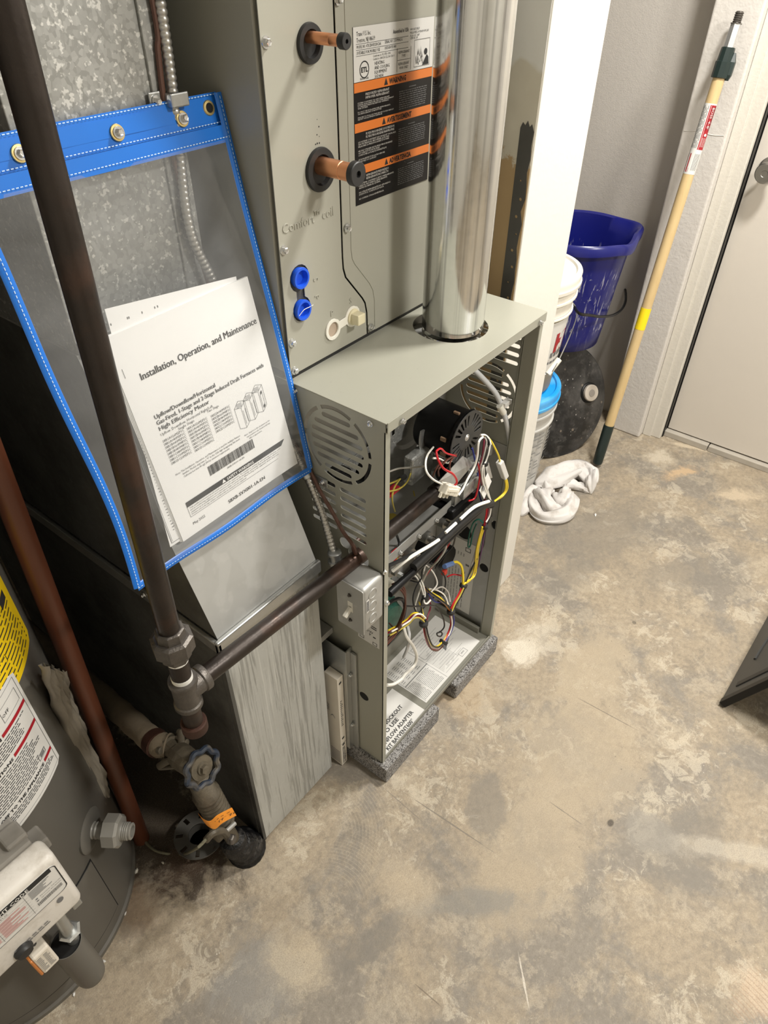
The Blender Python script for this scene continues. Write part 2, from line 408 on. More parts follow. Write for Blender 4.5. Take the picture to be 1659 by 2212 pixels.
n = NT('black_lid'); s1 = n.ramp(n.vor(55), [(0.1, 1.0), (0.16, 0.0)]); s2 = n.ramp(n.noise(26, 6, 0.7), [(0.55, 0.0), (0.8, 1.0)])
s3 = n.ramp(n.vor(22, out=0), [(0.09, 1.0), (0.13, 0.0)])
c0 = n.mix(n.math('MULTIPLY', n.ramp(n.noise(9, 6, 0.7), [(0.4, 0.0), (0.62, 1.0)]), 0.7), (0.012, 0.012, 0.012), (0.085, 0.08, 0.075)); c0 = n.mix(n.math('MULTIPLY', s2, 0.6), c0, (0.2, 0.19, 0.175)); c0 = n.mix(n.math('MULTIPLY', n.math('MULTIPLY', s1, n.ramp(n.noise(12, 3), [(0.45, 0.0), (0.6, 1.0)])), 0.6), c0, (0.45, 0.43, 0.4)); c0 = n.mix(n.math('MULTIPLY', s3, 0.35), c0, (0.4, 0.33, 0.26))
M['black_lid'] = n.fin(c0, 0.38)
M['grey_knob'] = plain('grey_bung', (0.48, 0.43, 0.37), 0.5)
n = NT('pole_wood'); g = n.noise(1, 4, 0.6, 0.3, n.mapped((90, 90, 5)))
M['wood'] = n.fin(n.mix(g, (0.52, 0.37, 0.17), (0.68, 0.52, 0.28)), 0.4)
M['grip'] = plain('dark_green_grip', (0.012, 0.024, 0.022), 0.4)
M['alu'] = plain('aluminium', (0.72, 0.72, 0.71), 0.35, 0.8)
M['yellow_tape'] = plain('yellow_tape', (0.9, 0.68, 0.01), 0.45)
n = NT('rag_cloth'); f = n.noise(22, 5, 0.6); n.bump(n.noise(700, 2), 0.3, 0.001)
M['rag'] = n.fin(n.mix(n.ramp(f, [(0.5, 0.0), (0.75, 1.0)]), (0.66, 0.635, 0.61), (0.45, 0.41, 0.365)), 0.95)
M['stool'] = plain('charcoal_plastic', (0.045, 0.046, 0.045), 0.42, bump=0.05)
M['pcb'] = plain('circuit_board', (0.02, 0.085, 0.06), 0.45, sc=120, var=0.5)
M['nylon'] = plain('nylon_connector', (0.75, 0.71, 0.6), 0.4)
for nm, c in dict(white=(0.78, 0.76, 0.7), black=(0.012, 0.012, 0.012), red=(0.5, 0.012, 0.02), yellow=(0.8, 0.6, 0.03), brown=(0.09, 0.03, 0.02),
                  blue=(0.02, 0.03, 0.2), green=(0.0, 0.11, 0.075), orange=(0.75, 0.2, 0.02), purple=(0.08, 0.02, 0.1), grey=(0.42, 0.4, 0.36), maroon=(0.16, 0.01, 0.03), dyellow=(0.45, 0.36, 0.06)).items():
    M['w_' + nm] = plain('wire_' + nm, c, 0.38, var=0.02)
M['cable_brown'] = plain('brown_cable', (0.1, 0.045, 0.03), 0.4)
n = NT('carton'); e = n.noise(14, 4); M['carton'] = n.fin(n.mix(e, (0.72, 0.68, 0.6), (0.6, 0.54, 0.45)), 0.7)

def wall_mat(name, a, b, stain=0.0, bumpy=0.25, sc=60):
    n = NT(name); f = n.noise(3, 5, 0.55); c = n.mix(f, a, b)
    if stain:
        k = n.ramp(n.noise(14, 6, 0.7), [(0.6, 0.0), (0.75, 1.0)]); c = n.mix(n.math('MULTIPLY', k, stain), c, (0.3, 0.26, 0.2))
    n.bump(n.math('ADD', n.noise(sc, 4, 0.6), n.math('MULTIPLY', n.noise(sc * 4, 2), 0.4)), bumpy, 0.004)
    return n.fin(c, 0.55)
M['wall_white'] = wall_mat('white_wall_paint', (0.7, 0.675, 0.615), (0.74, 0.715, 0.655), 0, 0.12, 25)
M['wall_grey'] = wall_mat('grey_wall_paint', (0.47, 0.44, 0.405), (0.52, 0.49, 0.45), 0.02, 0.2, 70)
M['pier'] = wall_mat('pier_paint', (0.6, 0.57, 0.53), (0.67, 0.64, 0.6), 0.04, 0.35, 24)
M['casing'] = wall_mat('casing_paint', (0.62, 0.59, 0.53), (0.68, 0.65, 0.58), 0.05, 0.2, 30)
M['door'] = wall_mat('door_paint', (0.62, 0.575, 0.51), (0.66, 0.615, 0.55), 0.0, 0.06, 60)
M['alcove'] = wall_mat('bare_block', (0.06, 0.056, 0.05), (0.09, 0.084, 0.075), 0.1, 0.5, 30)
M['room'] = wall_mat('room_paint', (0.55, 0.53, 0.48), (0.6, 0.58, 0.53), 0, 0.1, 30)
M['ceil'] = wall_mat('ceiling_paint', (0.7, 0.68, 0.64), (0.75, 0.73, 0.69), 0, 0.1, 30)
# partition side: tan drywall, skimmed with grey compound above a ragged line
n = NT('unfinished_drywall'); z = n.sep()[2]; y = n.sep()[1]
rag = n.math('ADD', z, n.math('MULTIPLY', n.math('SUBTRACT', n.noise(30, 6, 0.7), 0.5), 0.16))
k = n.ramp(n.math('SUBTRACT', rag, 1.12), [(0.0, 0.0), (0.012, 1.0)])
k2 = n.ramp(n.math('SUBTRACT', n.math('ADD', z, n.math('MULTIPLY', n.math('SUBTRACT', n.noise(9, 3), 0.5), 0.12)), 1.235), [(0.0, 0.0), (0.006, 1.0)])
tan = n.mix(n.noise(12, 5), (0.36, 0.25, 0.125), (0.44, 0.31, 0.165)); mud = n.mix(n.noise(16, 5), (0.5, 0.46, 0.37), (0.62, 0.585, 0.49)); top = n.mix(n.noise(9, 4), (0.62, 0.61, 0.57), (0.7, 0.69, 0.65))
n.bump(n.math('ADD', n.math('MULTIPLY', k, 0.5), n.noise(50, 4)), 0.25, 0.004)
M['drywall'] = n.fin(n.mix(k2, n.mix(k, tan, mud), top), 0.75)
M['bead'] = plain('corner_bead_steel', (0.075, 0.072, 0.066), 0.5, 0.3, var=0.25, sc=20)

# concrete floor
n = NT('stained_concrete')
x, y, z = n.sep()
big = n.noise(3.2, 11, 0.68, 0.4); mid = n.noise(10, 10, 0.74, 0.6); fine = n.noise(75, 8, 0.75); grit = n.noise(420, 4, 0.75)
wob = n.math('MULTIPLY', n.math('SUBTRACT', n.noise(16, 11, 0.74, 0.3), 0.5), 2.0)
tanc = n.mix(mid, (0.235, 0.193, 0.14), (0.42, 0.355, 0.265)); gry = n.mix(mid, (0.15, 0.135, 0.115), (0.3, 0.272, 0.235))
c = n.mix(n.ramp(n.math('ADD', n.math('MULTIPLY', big, 0.75), n.math('MULTIPLY', mid, 0.25)), [(0.455, 1.0), (0.5, 0.35), (0.545, 0.0)]), tanc, gry)
flake = n.ramp(n.noise(8, 12, 0.76, 0.4), [(0.535, 0.0), (0.56, 1.0)])
c = n.mix(n.math('MULTIPLY', flake, 0.42), c, (0.44, 0.385, 0.3))
dk = n.ramp(n.noise(6.5, 12, 0.78, 0.2, n.mapped(loc=(5, 2, 0))), [(0.56, 0.0), (0.6, 1.0)])
c = n.mix(n.math('MULTIPLY', dk, 0.45), c, (0.155, 0.138, 0.115))
c = n.mix(n.ramp(fine, [(0.36, 0.5), (0.52, 0.0)]), c, (0.15, 0.13, 0.105))
c = n.mix(n.ramp(fine, [(0.54, 0.0), (0.7, 0.4)]), c, (0.5, 0.445, 0.36))
c = n.mix(n.math('MULTIPLY', n.ramp(n.math('MULTIPLY', n.noise(26, 9, 0.76, 0.8), n.noise(5, 3)), [(0.3, 0.0), (0.33, 1.0)]), 0.5), c, (0.54, 0.49, 0.4))
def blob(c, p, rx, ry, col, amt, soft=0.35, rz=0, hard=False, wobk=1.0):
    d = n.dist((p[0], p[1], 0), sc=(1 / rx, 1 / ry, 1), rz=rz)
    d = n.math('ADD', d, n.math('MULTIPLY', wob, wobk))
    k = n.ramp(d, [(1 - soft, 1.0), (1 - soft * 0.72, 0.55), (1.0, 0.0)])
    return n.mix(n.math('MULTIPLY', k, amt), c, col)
DKG = (0.17, 0.158, 0.14); TANL = (0.385, 0.325, 0.24); WHT = (0.66, 0.62, 0.54)
c = blob(c, (1.032,-0.0228,0), 0.34, 0.16, DKG, 0.55, 0.5, rz=-0.5, wobk=0.9)
c = blob(c, (0.7918,-0.0359,0), 0.2, 0.07, DKG, 0.5, 0.5, rz=-0.3)
c = blob(c, (1.0405,-0.319,0), 0.25, 0.1, DKG, 0.45, 0.5, rz=-0.7)
c = blob(c, (0.3033,-0.3191,0), 0.2, 0.16, TANL, 0.6, 0.3)
c = blob(c, (0.5441,-0.2385,0), 0.16, 0.09, TANL, 0.7, 0.3)
c = blob(c, (0.0512,-0.3419,0), 0.2, 0.12, TANL, 0.6, 0.35)
c = blob(c, (0.29,-0.0063,0), 0.1, 0.12, (0.4, 0.3, 0.185), 0.5, 0.5)
c = blob(c, (0.0836,-0.2133,0), 0.1, 0.05, DKG, 0.6, 0.3, rz=0.6)
c = blob(c, (0.2593,-0.5758,0), 0.14, 0.08, DKG, 0.55, 0.3, rz=-0.3)
c = blob(c, (0.2458,-0.5133,0), 0.05, 0.07, (0.25, 0.235, 0.21), 0.7, 0.3)
c = blob(c, (-0.1018,-0.2871,0), 0.03, 0.16, (0.2, 0.195, 0.18), 0.7, 0.4, rz=0.75)
c = blob(c, (-0.2717,-0.1862,0), 0.09, 0.03, DKG, 0.65, 0.35, rz=-0.2)
c = blob(c, (-0.4382,-0.0692,0), 0.1, 0.1, (0.24, 0.235, 0.225), 0.7, 0.5)
c = blob(c, (-0.377,-0.1006,0), 0.06, 0.08, (0.5, 0.43, 0.32), 0.6, 0.5)
c = blob(c, (-0.1517,-0.17,0), 0.06, 0.1, (0.46, 0.39, 0.29), 0.5, 0.5)
c = blob(c, (0.5,-0.0665,0), 0.07, 0.055, WHT, 0.85, 0.6, wobk=1.5)
c = blob(c, (0.5492,-0.0798,0), 0.09, 0.06, (0.5, 0.46, 0.39), 0.5, 0.6)
c = blob(c, (1.5258,-0.0261,0), 0.08, 0.06, (0.6, 0.55, 0.46), 0.6, 0.7, wobk=1.8)
c = blob(c, (1.4924,-0.1121,0), 0.09, 0.03, (0.56, 0.4, 0.24), 0.75, 0.6, rz=-0.5, wobk=1.8)
c = blob(c, (1.4922,-0.3115,0), 0.1, 0.04, (0.56, 0.47, 0.35), 0.65, 0.7, rz=-1.0, wobk=1.8)
c = blob(c, (1.661,-0.0834,0), 0.1, 0.015, (0.6, 0.52, 0.4), 0.7, 0.5, rz=-1.3)
c = blob(c, (0.3335,-0.6992,0), 0.03, 0.22, (0.5, 0.46, 0.39), 0.5, 0.5, rz=0.5)
c = blob(c, (0.0872,-0.7692,0), 0.05, 0.06, (0.52, 0.4, 0.29), 0.6, 0.5)
c = blob(c, (0.2119,-0.4363,0), 0.011, 0.008, (0.05, 0.04, 0.03), 0.9, 0.35, wobk=0.5)
c = blob(c, (0.7596,-0.2565,0), 0.007, 0.007, (0.1, 0.085, 0.065), 0.8, 0.35, wobk=0.3)
c = blob(c, (-0.37, 0.42), 0.13, 0.36, (0.035, 0.024, 0.016), 0.92, 0.3)  # wet rusty stain, stretched back to paint in the alcove's shade
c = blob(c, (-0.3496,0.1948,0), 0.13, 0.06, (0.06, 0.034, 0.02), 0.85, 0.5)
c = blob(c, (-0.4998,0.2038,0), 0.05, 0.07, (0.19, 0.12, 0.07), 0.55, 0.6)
# trowel sweeps: fine arcs, only inside a few patches
def arcs(c, p, q, r, freq, col, amt):
    d = n.dist((p[0], p[1], 0)); s = n.math('SINE', n.math('ADD', n.math('MULTIPLY', d, freq), n.math('MULTIPLY', n.noise(8, 3), 7)))
    k = n.ramp(s, [(0.45, 0.0), (0.95, 1.0)])
    m = n.ramp(n.math('ADD', n.dist((q[0], q[1], 0), sc=(1 / r, 1 / r, 1)), n.math('MULTIPLY', wob, 1.4)), [(0.5, 1.0), (1.0, 0.0)])
    return n.mix(n.math('MULTIPLY', n.math('MULTIPLY', k, m), amt), c, col)
c = arcs(c, (-0.1785,0.0235,0), (-0.076,-0.0277,0), 0.1, 900, (0.44, 0.39, 0.3), 0.26)
c = arcs(c, (-0.2774,-0.0779,0), (-0.1739,-0.0715,0), 0.08, 950, (0.44, 0.39, 0.3), 0.26)
c = arcs(c, (-0.0795,-0.7142,0), (0.0801,-0.7712,0), 0.06, 800, (0.3, 0.2, 0.13), 0.5)
# hairline cracks and score lines
def line(c, p, q, wd, col, amt):
    p = Vector(p); q = Vector(q); d = q - p; a = math.atan2(d.y, d.x); mid_ = (p + q) / 2
    dd = n.dist((mid_.x, mid_.y, 0), sc=(2 / d.length, 1 / wd, 1), rz=a)
    mp = n.math('ADD', dd, n.math('MULTIPLY', n.math('SUBTRACT', n.noise(40, 4), 0.5), 1.4))
    return n.mix(n.math('MULTIPLY', n.ramp(mp, [(0.6, 1.0), (1.0, 0.0)]), amt), c, col)
c = line(c, (0.4486,-0.217,0), (0.4557,-0.4183,0), 0.0012, (0.13, 0.11, 0.09), 0.9)
c = line(c, (-0.0011,-0.0566,0), (0.011,-0.2909,0), 0.0018, (0.15, 0.135, 0.115), 0.8)
c = line(c, (0.1749,-0.2958,0), (0.1719,-0.4044,0), 0.0012, (0.15, 0.135, 0.115), 0.8)
c = line(c, (-0.117,-0.4065,0), (-0.1847,-0.4679,0), 0.002, (0.62, 0.58, 0.52), 0.8)
c = line(c, (-0.2715,-0.2807,0), (-0.2701,-0.3489,0), 0.0016, (0.14, 0.11, 0.08), 0.8)
c = line(c, (-0.0186,-0.0006,0), (-0.0295,-0.1496,0), 0.0012, (0.16, 0.14, 0.12), 0.7)
spk = n.ramp(n.vor(34), [(0.035, 1.0), (0.06, 0.0)]); c = n.mix(n.math('MULTIPLY', spk, n.ramp(n.noise(6, 2), [(0.45, 0.0), (0.6, 0.8)])), c, (0.12, 0.1, 0.08))
spk = n.ramp(n.vor(47, n.mapped(loc=(3, 1, 0))), [(0.04, 1.0), (0.07, 0.0)]); c = n.mix(n.math('MULTIPLY', spk, n.ramp(n.noise(5, 2), [(0.5, 0.0), (0.65, 0.7)])), c, (0.66, 0.63, 0.57))
c = n.mix(n.ramp(grit, [(0.38, 0.4), (0.55, 0.0)]), c, (0.17, 0.15, 0.12))
c = n.mix(1.0, c, (1.1, 1.075, 1.03), 'MULTIPLY')
n.bump(n.math('ADD', n.math('MULTIPLY', mid, 0.5), n.math('ADD', n.math('MULTIPLY', fine, 0.5), n.math('MULTIPLY', grit, 0.25))), 0.4, 0.006)
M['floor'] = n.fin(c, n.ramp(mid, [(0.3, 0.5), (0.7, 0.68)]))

# ------------------------------------------------------------ room shell
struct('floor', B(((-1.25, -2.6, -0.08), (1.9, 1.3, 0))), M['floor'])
struct('ceiling', B(((-1.25, -2.6, 2.42), (1.9, 1.3, 2.5))), M['ceil'])
struct('wall_left', B(((-1.35, -2.6, 0), (-1.25, 1.3, 2.42))), M['room'])
struct('wall_front', B(((-1.25, -2.7, 0), (1.9, -2.6, 2.42))), M['room'])
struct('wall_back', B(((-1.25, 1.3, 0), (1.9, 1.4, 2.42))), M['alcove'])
struct('wall_right', B(((1.7, 0.045, 0), (1.8, 1.3, 2.42)), ((1.7, -2.6, 0), (1.8, -0.95, 2.42)), ((1.7, -0.95, 2.06), (1.8, 0.045, 2.42))), M['wall_grey'])
wp = struct('wall_partition', B(((0.505, 0.092, 0), (0.705, 1.3, 2.42)), bev=0.002), M['wall_white'])
struct('drywall_face', B(((0.5035, 0.0945, 0.0), (0.505, 1.3, 2.42))), M['drywall'], wp, label='unfinished tan drywall with grey compound')
# perforated steel corner bead, bare below the compound
hs = []
for k in range(37):
    zz = 0.05 + k * 0.029
    hs.append(circ(0.012 if k % 2 else 0.016, zz, 0.0028 if k % 3 else 0.0018, 8))
ragged = [(0.003, 0.0)] + [(0.003 + 0.006 * random.random() ** 2, z_ * 0.0205) for z_ in range(1, 58)] + [(0.008, 1.179), (0.012, 1.1745), (0.016, 1.183), (0.02, 1.176), (0.0245, 1.18), (0.028, 1.172), (0.029, 0.0)]
struct('corner_bead', plate(ragged, hs, (0.503, 0.0925, 0), (0, 1, 0), (0, 0, 1), 0.0012), M['bead'], wp, label='bare grey perforated corner bead')
# block pier beside the door
struct('wall_pier', B(((1.6, 0.082, 0), (1.7, 0.205, 2.42)), bev=0.006, seg=3), M['pier'])
pr_ = bpy.data.objects['wall_pier']
for k, zz in enumerate((0.2, 0.405, 0.61, 0.815, 1.02, 1.225, 1.43)):
    pass
jm = bmesh.new()
for zz in (0.982,):
    tube(jm, [(1.5998, 0.09 + 0.012 * k, zz + 0.0018 * math.sin(k * 0.9 + zz * 9)) for k in range(10)], 0.0011, seg=6, n=2)
struct('mortar_joint', jm, M['pier'], pr_, smooth=True)
# casing, threshold and door
tr1 = struct('trim_1', B(((1.64, 0.02, 0), (1.7, 0.082, 2.1)), bev=0.003), M['casing'])
struct('casing_edge', B(((1.632, 0.052, 0), (1.7, 0.0815, 2.1)), bev=0.002), M['casing'], tr1)
struct('trim_2', B(((1.672, -0.95, 0.0), (1.7, -0.14, 0.021)), ((1.67, -0.137, 0.0), (1.7, 0.017, 0.022)), bev=0.002), plain('grey_threshold', (0.42, 0.385, 0.33), 0.6, var=0.15))
d = struct('door_1', B(((1.69, -0.94, 0.026), (1.73, 0.0145, 2.05)), bev=0.0015), M['door'])
struct('trim_3', B(((1.66, 0.0165, 0.0), (1.7, 0.0205, 2.05))), M['black'])
kb = lathe(bmesh.new(), (1.69, (1.65,-0.0357,0.9018)[1], (1.65,-0.0357,0.9018)[2]), (1.6, (1.65,-0.0357,0.9018)[1], (1.65,-0.0357,0.9018)[2]), [(0, 0.033), (0.004, 0.033), (0.006, 0.03), (0.008, 0.014), (0.03, 0.013), (0.034, 0.022), (0.042, 0.027), (0.055, 0.027), (0.062, 0.023), (0.0625, 0.009), (0.0615, 0.008), (0.0615, 0.0)], 28)
struct('door_knob', kb, plain('satin_nickel', (0.3, 0.29, 0.27), 0.32, 0.9), d, smooth=True, label='satin metal round door knob')

# ------------------------------------------------------------ furnace cabinet
W_ = 0.4445; H_ = 0.915; Z0 = 0.052
fu = thing('furnace', 'beige gas furnace with open front, louvred sides and bare wiring on foam pads', 'furnace', (0.222, 0.3, Z0))
def slots(cy, cz, flip):
    hs = []
    for k in range(-3, 4):
        dz = k * 0.0152; hw = math.sqrt(0.055 ** 2 - dz * dz) - 0.004
        hs.append(rrect(cy - hw, cz + dz - 0.0038, cy + hw, cz + dz + 0.0038, 0.0037, 3))
    for k in range(6): hs.append(arcslot(cy, cz, 0.0595, 0.0655, k * 60 + 4, k * 60 + 56, 7))
    for k in range(6):
        z = cz - flip * (0.0795 + k * 0.0172)
        hs.append(rrect(0.036, z - 0.004, 0.088, z + 0.004, 0.0039, 3)); hs.append(rrect(0.097, z - 0.004, 0.15, z + 0.004, 0.0039, 3))
    return hs
lp = obj('left_side_panel', plate(rrect(0.0, Z0, 0.73, H_ - 0.002), slots(0.09, 0.838, 1) + [circ(0.0535, 0.6335, 0.0215), circ(0.048, 0.252, 0.0115), circ(0.082, 0.648, 0.011)], (0.0006, 0, 0), (0, 1, 0), (0, 0, 1), 0.0012), M['furnace'], fu)
obj('front_flange', B(((0.0, -0.0005, Z0), (0.0105, 0.002, H_ - 0.017)), ((0.0095, 0.0, Z0), (0.0108, 0.013, H_ - 0.017))), M['furnace'], fu)
rp = obj('right_side_panel', plate(rrect(0.0, Z0, 0.73, H_ - 0.002), slots(0.09, 0.722, -1) + [circ(0.031, 0.407, 0.0125), circ(0.046, 0.266, 0.0125), circ(0.093, 0.246, 0.0125), circ(0.111, 0.345, 0.022)], (W_ - 0.0006, 0, 0), (0, 1, 0), (0, 0, 1), 0.0012), M['furnace'], fu)
obj('inner_liner', plate(rrect(0.03, Z0 + 0.02, 0.185, 0.62), [circ(0.047, 0.266, 0.0125), circ(0.032, 0.407, 0.0125), circ(0.093, 0.246, 0.0125), circ(0.111, 0.345, 0.022)], (W_ - 0.0022, 0, 0), (0, 1, 0), (0, 0, 1), 0.0008), M['galv_boot'], rp)
obj('front_flange', B(((W_ - 0.0105, -0.0005, Z0), (W_, 0.002, H_ - 0.017)), ((W_ - 0.0115, 0.0, Z0), (W_ - 0.0095, 0.027, H_ - 0.017)), ((W_ - 0.0115, 0.026, Z0), (W_ - 0.001, 0.0285, H_ - 0.017))), M['furnace'], fu)
bm = plate(rrect(-0.002, -0.003, W_ + 0.002, 0.73), [circ(0.297, 0.096, 0.0625, 40)], (0, 0, H_ - 0.0008), (1, 0, 0), (0, 1, 0), 0.0016)
box(bm, (0.0008, -0.0035, H_ - 0.0175), (W_ + 0.002, -0.0018, H_ - 0.0002), 0.0006, 1)
tp = obj('top_panel', bm, M['furnace'], fu)
for k, a in enumerate((-100, -75, -50, -20, 170)):
    t = math.radians(a); p = Vector((0.297 + 0.0605 * math.cos(t), 0.096 + 0.0605 * math.sin(t), H_ - 0.0008))
    obj('hole_tab', B((p - Vector((0.002, 0.002, 0.0007)), p + Vector((0.002, 0.002, 0.0007)))), M['screw'], tp)
obj('base_pan', B(((0.001, 0.002, Z0), (W_ - 0.001, 0.73, Z0 + 0.004)), ((0.0115, 0.0, Z0), (W_ - 0.0115, 0.0025, Z0 + 0.0095)), ((0.0115, 0.16, Z0), (W_ - 0.012, 0.164, 0.1)), ((W_ - 0.02, 0.03, Z0), (W_ - 0.0115, 0.16, 0.074))), M['inner_paint'], fu)
obj('vestibule_panel', B(((0.0015, 0.186, Z0), (W_ - 0.0015, 0.19, H_ - 0.002))), M['galv_boot'], fu)
obj('rear_panel', B(((0.0015, 0.726, Z0), (W_ - 0.0015, 0.729, H_ - 0.002))), M['furnace'], fu)
for p, nn in (((-0.0002, 0.026, 0.903), (-1, 0, 0)), ((-0.0002, 0.166, 0.9025), (-1, 0, 0)), ((0.03, -0.006, H_ - 0.0105), (0, -1, 0)), ((0.4205, -0.006, H_ - 0.0105), (0, -1, 0)), ((0.0006, -0.0008, 0.632), (0, -1, 0.0)), ((0.007, -0.0008, 0.554), (0, -1, 0))):
    screw(fu, p, nn, 0.0036, M['screw'])
# stickers lying on the base pan
ZP = Z0 + 0.0045
kn = obj('knockout_label', B(((0.0125, 0.0045, ZP - 0.0004), (0.161, 0.098, ZP))), M['sticker'], fu)
pr = Print(lambda u, v: Vector((u, v, ZP + 0.0003)))
for t, a, b, v in (('KNOCKOUT', 0.064, 0.137, 0.0485), ('TO USE', 0.052, 0.1045, 0.035), ('INFLOW ADAPTER', 0.036, 0.1405, 0.0205), ('KIT BAYVENT600*', 0.029, 0.1245, 0.0065)):
    pr.text(t, a, v, 0.0128, bold=0.0003, width=b - a, res=2)
pr.done('lettering', M['print_black'], kn)
wd = obj('wiring_diagram', B(((0.1785, 0.013, ZP - 0.0004), (0.408, 0.148, ZP))), M['sticker'], fu)
pr = Print(lambda u, v: Vector((u, v, ZP + 0.0003)))
g = Print(lambda u, v: Vector((u, v, ZP + 0.0003)))
for k in range(15):
    y = 0.02 + k * 0.0035
    for a, b in ((0.184, 0.212), (0.216, 0.262)):
        u = a
        while u < b - 0.004:
            l = random.uniform(0.002, 0.007); pr.rect(u, y, min(u + l, b), y + 0.0011); u += l + 0.0014
for r0, (a, b, y0, y1) in enumerate(((0.182, 0.27, 0.075, 0.077), (0.182, 0.182 + 0.0006, 0.016, 0.14), (0.268, 0.2686, 0.016, 0.14), (0.27, 0.4, 0.08, 0.0806))): g.rect(a, y0, b, y1)
for k in range(10):
    y = 0.084 + k * 0.0052
    for u in (0.186, 0.204, 0.222, 0.24): pr.rect(u, y, u + random.uniform(0.006, 0.014), y + 0.0013)
pr.text('ELECTRICAL DIAGRAM', 0.3, 0.139, 0.006)
g.frame(0.275, 0.085, 0.325, 0.13, 0.0007); g.frame(0.34, 0.02, 0.365, 0.034, 0.0007)
for k in range(16):
    y = 0.024 + k * 0.0066
    g.rect(0.276 + 0.01 * (k % 3), y, 0.33 + 0.015 * (k % 4), y + 0.0005); g.rect(0.276 + 0.004 * k, 0.03 + 0.002 * (k % 5), 0.2764 + 0.004 * k, 0.08 + 0.003 * (k % 6))
pr.poly([(0.33, 0.062), (0.372, 0.08), (0.376, 0.091), (0.333, 0.074)]); pr.text('SERIES', 0.345, 0.026, 0.005)
pr.done('lettering', M['print_grey'], wd); g.done('drawing', M['print_grey'], wd)
# side label under the switch box
sl = obj('rating_label', B(((-0.0008, 0.009, 0.431), (-0.0002, 0.058, 0.53))), M['sticker'], fu)
pr = Print(lambda u, v: Vector((-0.0011, 0.058 - u, 0.431 + v)))
pr.frame(0.004, 0.004, 0.014, 0.012, 0.001); pr.frame(0.034, 0.002, 0.044, 0.01, 0.001); pr.text('LOW', 0.014, 0.03, 0.009); pr.text('P', 0.026, 0.022, 0.009)
pr.rect(0.035, 0.022, 0.041, 0.025); pr.rect(0.03, 0.05, 0.043, 0.052); pr.rect(0.03, 0.045, 0.043, 0.047); pr.done('lettering', M['print_black'], sl)
# notice on the inside of the right wall
nl = obj('instruction_label', B(((W_ - 0.0036, 0.07, 0.085), (W_ - 0.0028, 0.155, 0.32))), M['sticker'], fu)
pr = Print(lambda u, v: Vector((W_ - 0.0039, 0.155 - u, 0.085 + v)))
for k in range(7):
    u = 0.008 + k * 0.0085; v = 0.01
    while v < 0.14:
        l = random.uniform(0.006, 0.022); pr.rect(u, v, u + 0.0014, min(v + l, 0.145)); v += l + 0.003
for k in range(5): pr.rect(0.02 + k * 0.008, 0.185, 0.0215 + k * 0.008, 0.195)
pr.frame(0.055, 0.205, 0.07, 0.218, 0.002); pr.rect(0.06, 0.16, 0.07, 0.166)
pr.done('lettering', M['print_grey'], nl)
nl2 = obj('data_label', B(((0.36, 0.1845, 0.70), (0.405, 0.1855, 0.80))), M['sticker'], fu)
pr = Print(lambda u, v: Vector((0.36 + u, 0.1842, 0.70 + v)))
for k in range(9): pr.rect(0.006 + k * 0.004, 0.01, 0.0075 + k * 0.004, 0.09)
pr.done('lettering', M['print_grey'], nl2)

# ------------------------------------------------------------ induced draft blower
MC = Vector((0.286, 0, 0.722))
hz = L(MC + Vector((-0.008, 0.186, 0.004)), MC + Vector((-0.008, 0.1, 0.004)), [(0, 0.088), (0.022, 0.088), (0.03, 0.085), (0.034, 0.078), (0.036, 0.066), (0.03, 0.06), (0.03, 0)], 36)
box(hz, (0.25, 0.12, 0.76), (0.34, 0.186, 0.885), 0.012)
obj('inducer_housing', hz, M['galv_boot'], fu, smooth=True)
obj('flue_collar', L((0.297, 0.094, 0.87), (0.297, 0.094, 0.95), [(0, 0.0475), (0.034, 0.0475), (0.036, 0.049), (0.0385, 0.0475)], 40), M['flue'], fu, smooth=True)
mo = obj('inducer_motor', L(MC + Vector((0, 0.128, 0)), MC + Vector((0, 0.03, 0)), [(0, 0.03), (0.004, 0.045), (0.008, 0.0475), (0.082, 0.0475), (0.083, 0.0515), (0.0865, 0.0515), (0.0868, 0.03)], 40), M['black'], fu, smooth=True)
hs = [circ(0, 0, 0.0035, 10)]
for k in range(24):
    if k % 6 == 5: continue
    t = 2 * PI * k / 24; ca, sa = math.cos(t), math.sin(t)
    hs.append([(ca * r - sa * h, sa * r + ca * h) for r, h in ((0.024, -0.0017), (0.046, -0.0028), (0.046, 0.0028), (0.024, 0.0017))])
vd = obj('vent_disc', plate(circ(0, 0, 0.0515, 48), hs, MC + Vector((0, 0.0385, 0)), (1, 0, 0), (0, 0, 1), 0.0022), M['stool'], mo)
obj('motor_shaft', L(MC + Vector((0, 0.045, 0)), MC + Vector((0, 0.03, 0)), [(0, 0.0072), (0.007, 0.0072), (0.0085, 0.006), (0.0085, 0.0035), (0.0095, 0.003), (0.0096, 0)], 20), M['alu'], mo, smooth=True)
M['winding'] = plain('motor_winding', (0.3, 0.2, 0.13), 0.5, var=0.5, sc=200)
for a in (205, 240, 100, 165):
    t = math.radians(a); p = MC + Vector((0.0468 * math.cos(t), 0.058, 0.0468 * math.sin(t)))
    obj('motor_window', B((p - Vector((0.0025, 0.006, 0.004)), p + Vector((0.0025, 0.006, 0.004))), bev=0.001), M['winding'], mo, label='winding seen through the motor window')
ms = obj('motor_strap', T([MC + Vector((0.049 * math.cos(t), 0.1, 0.049 * math.sin(t))) for t in [PI * (0.9 + 0.09 * k) for k in range(11)]], 0.011, seg=8, flat=0.15), M['galv_shiny'], fu, smooth=True)
screw(fu, MC + Vector((-0.037, 0.094, -0.037)), (-0.5, -0.6, -0.5), 0.004, M['rust'])
obj('saddle_bracket', B(((0.195, 0.09, 0.64), (0.262, 0.11, 0.70)), bev=0.004), M['galv'], fu)
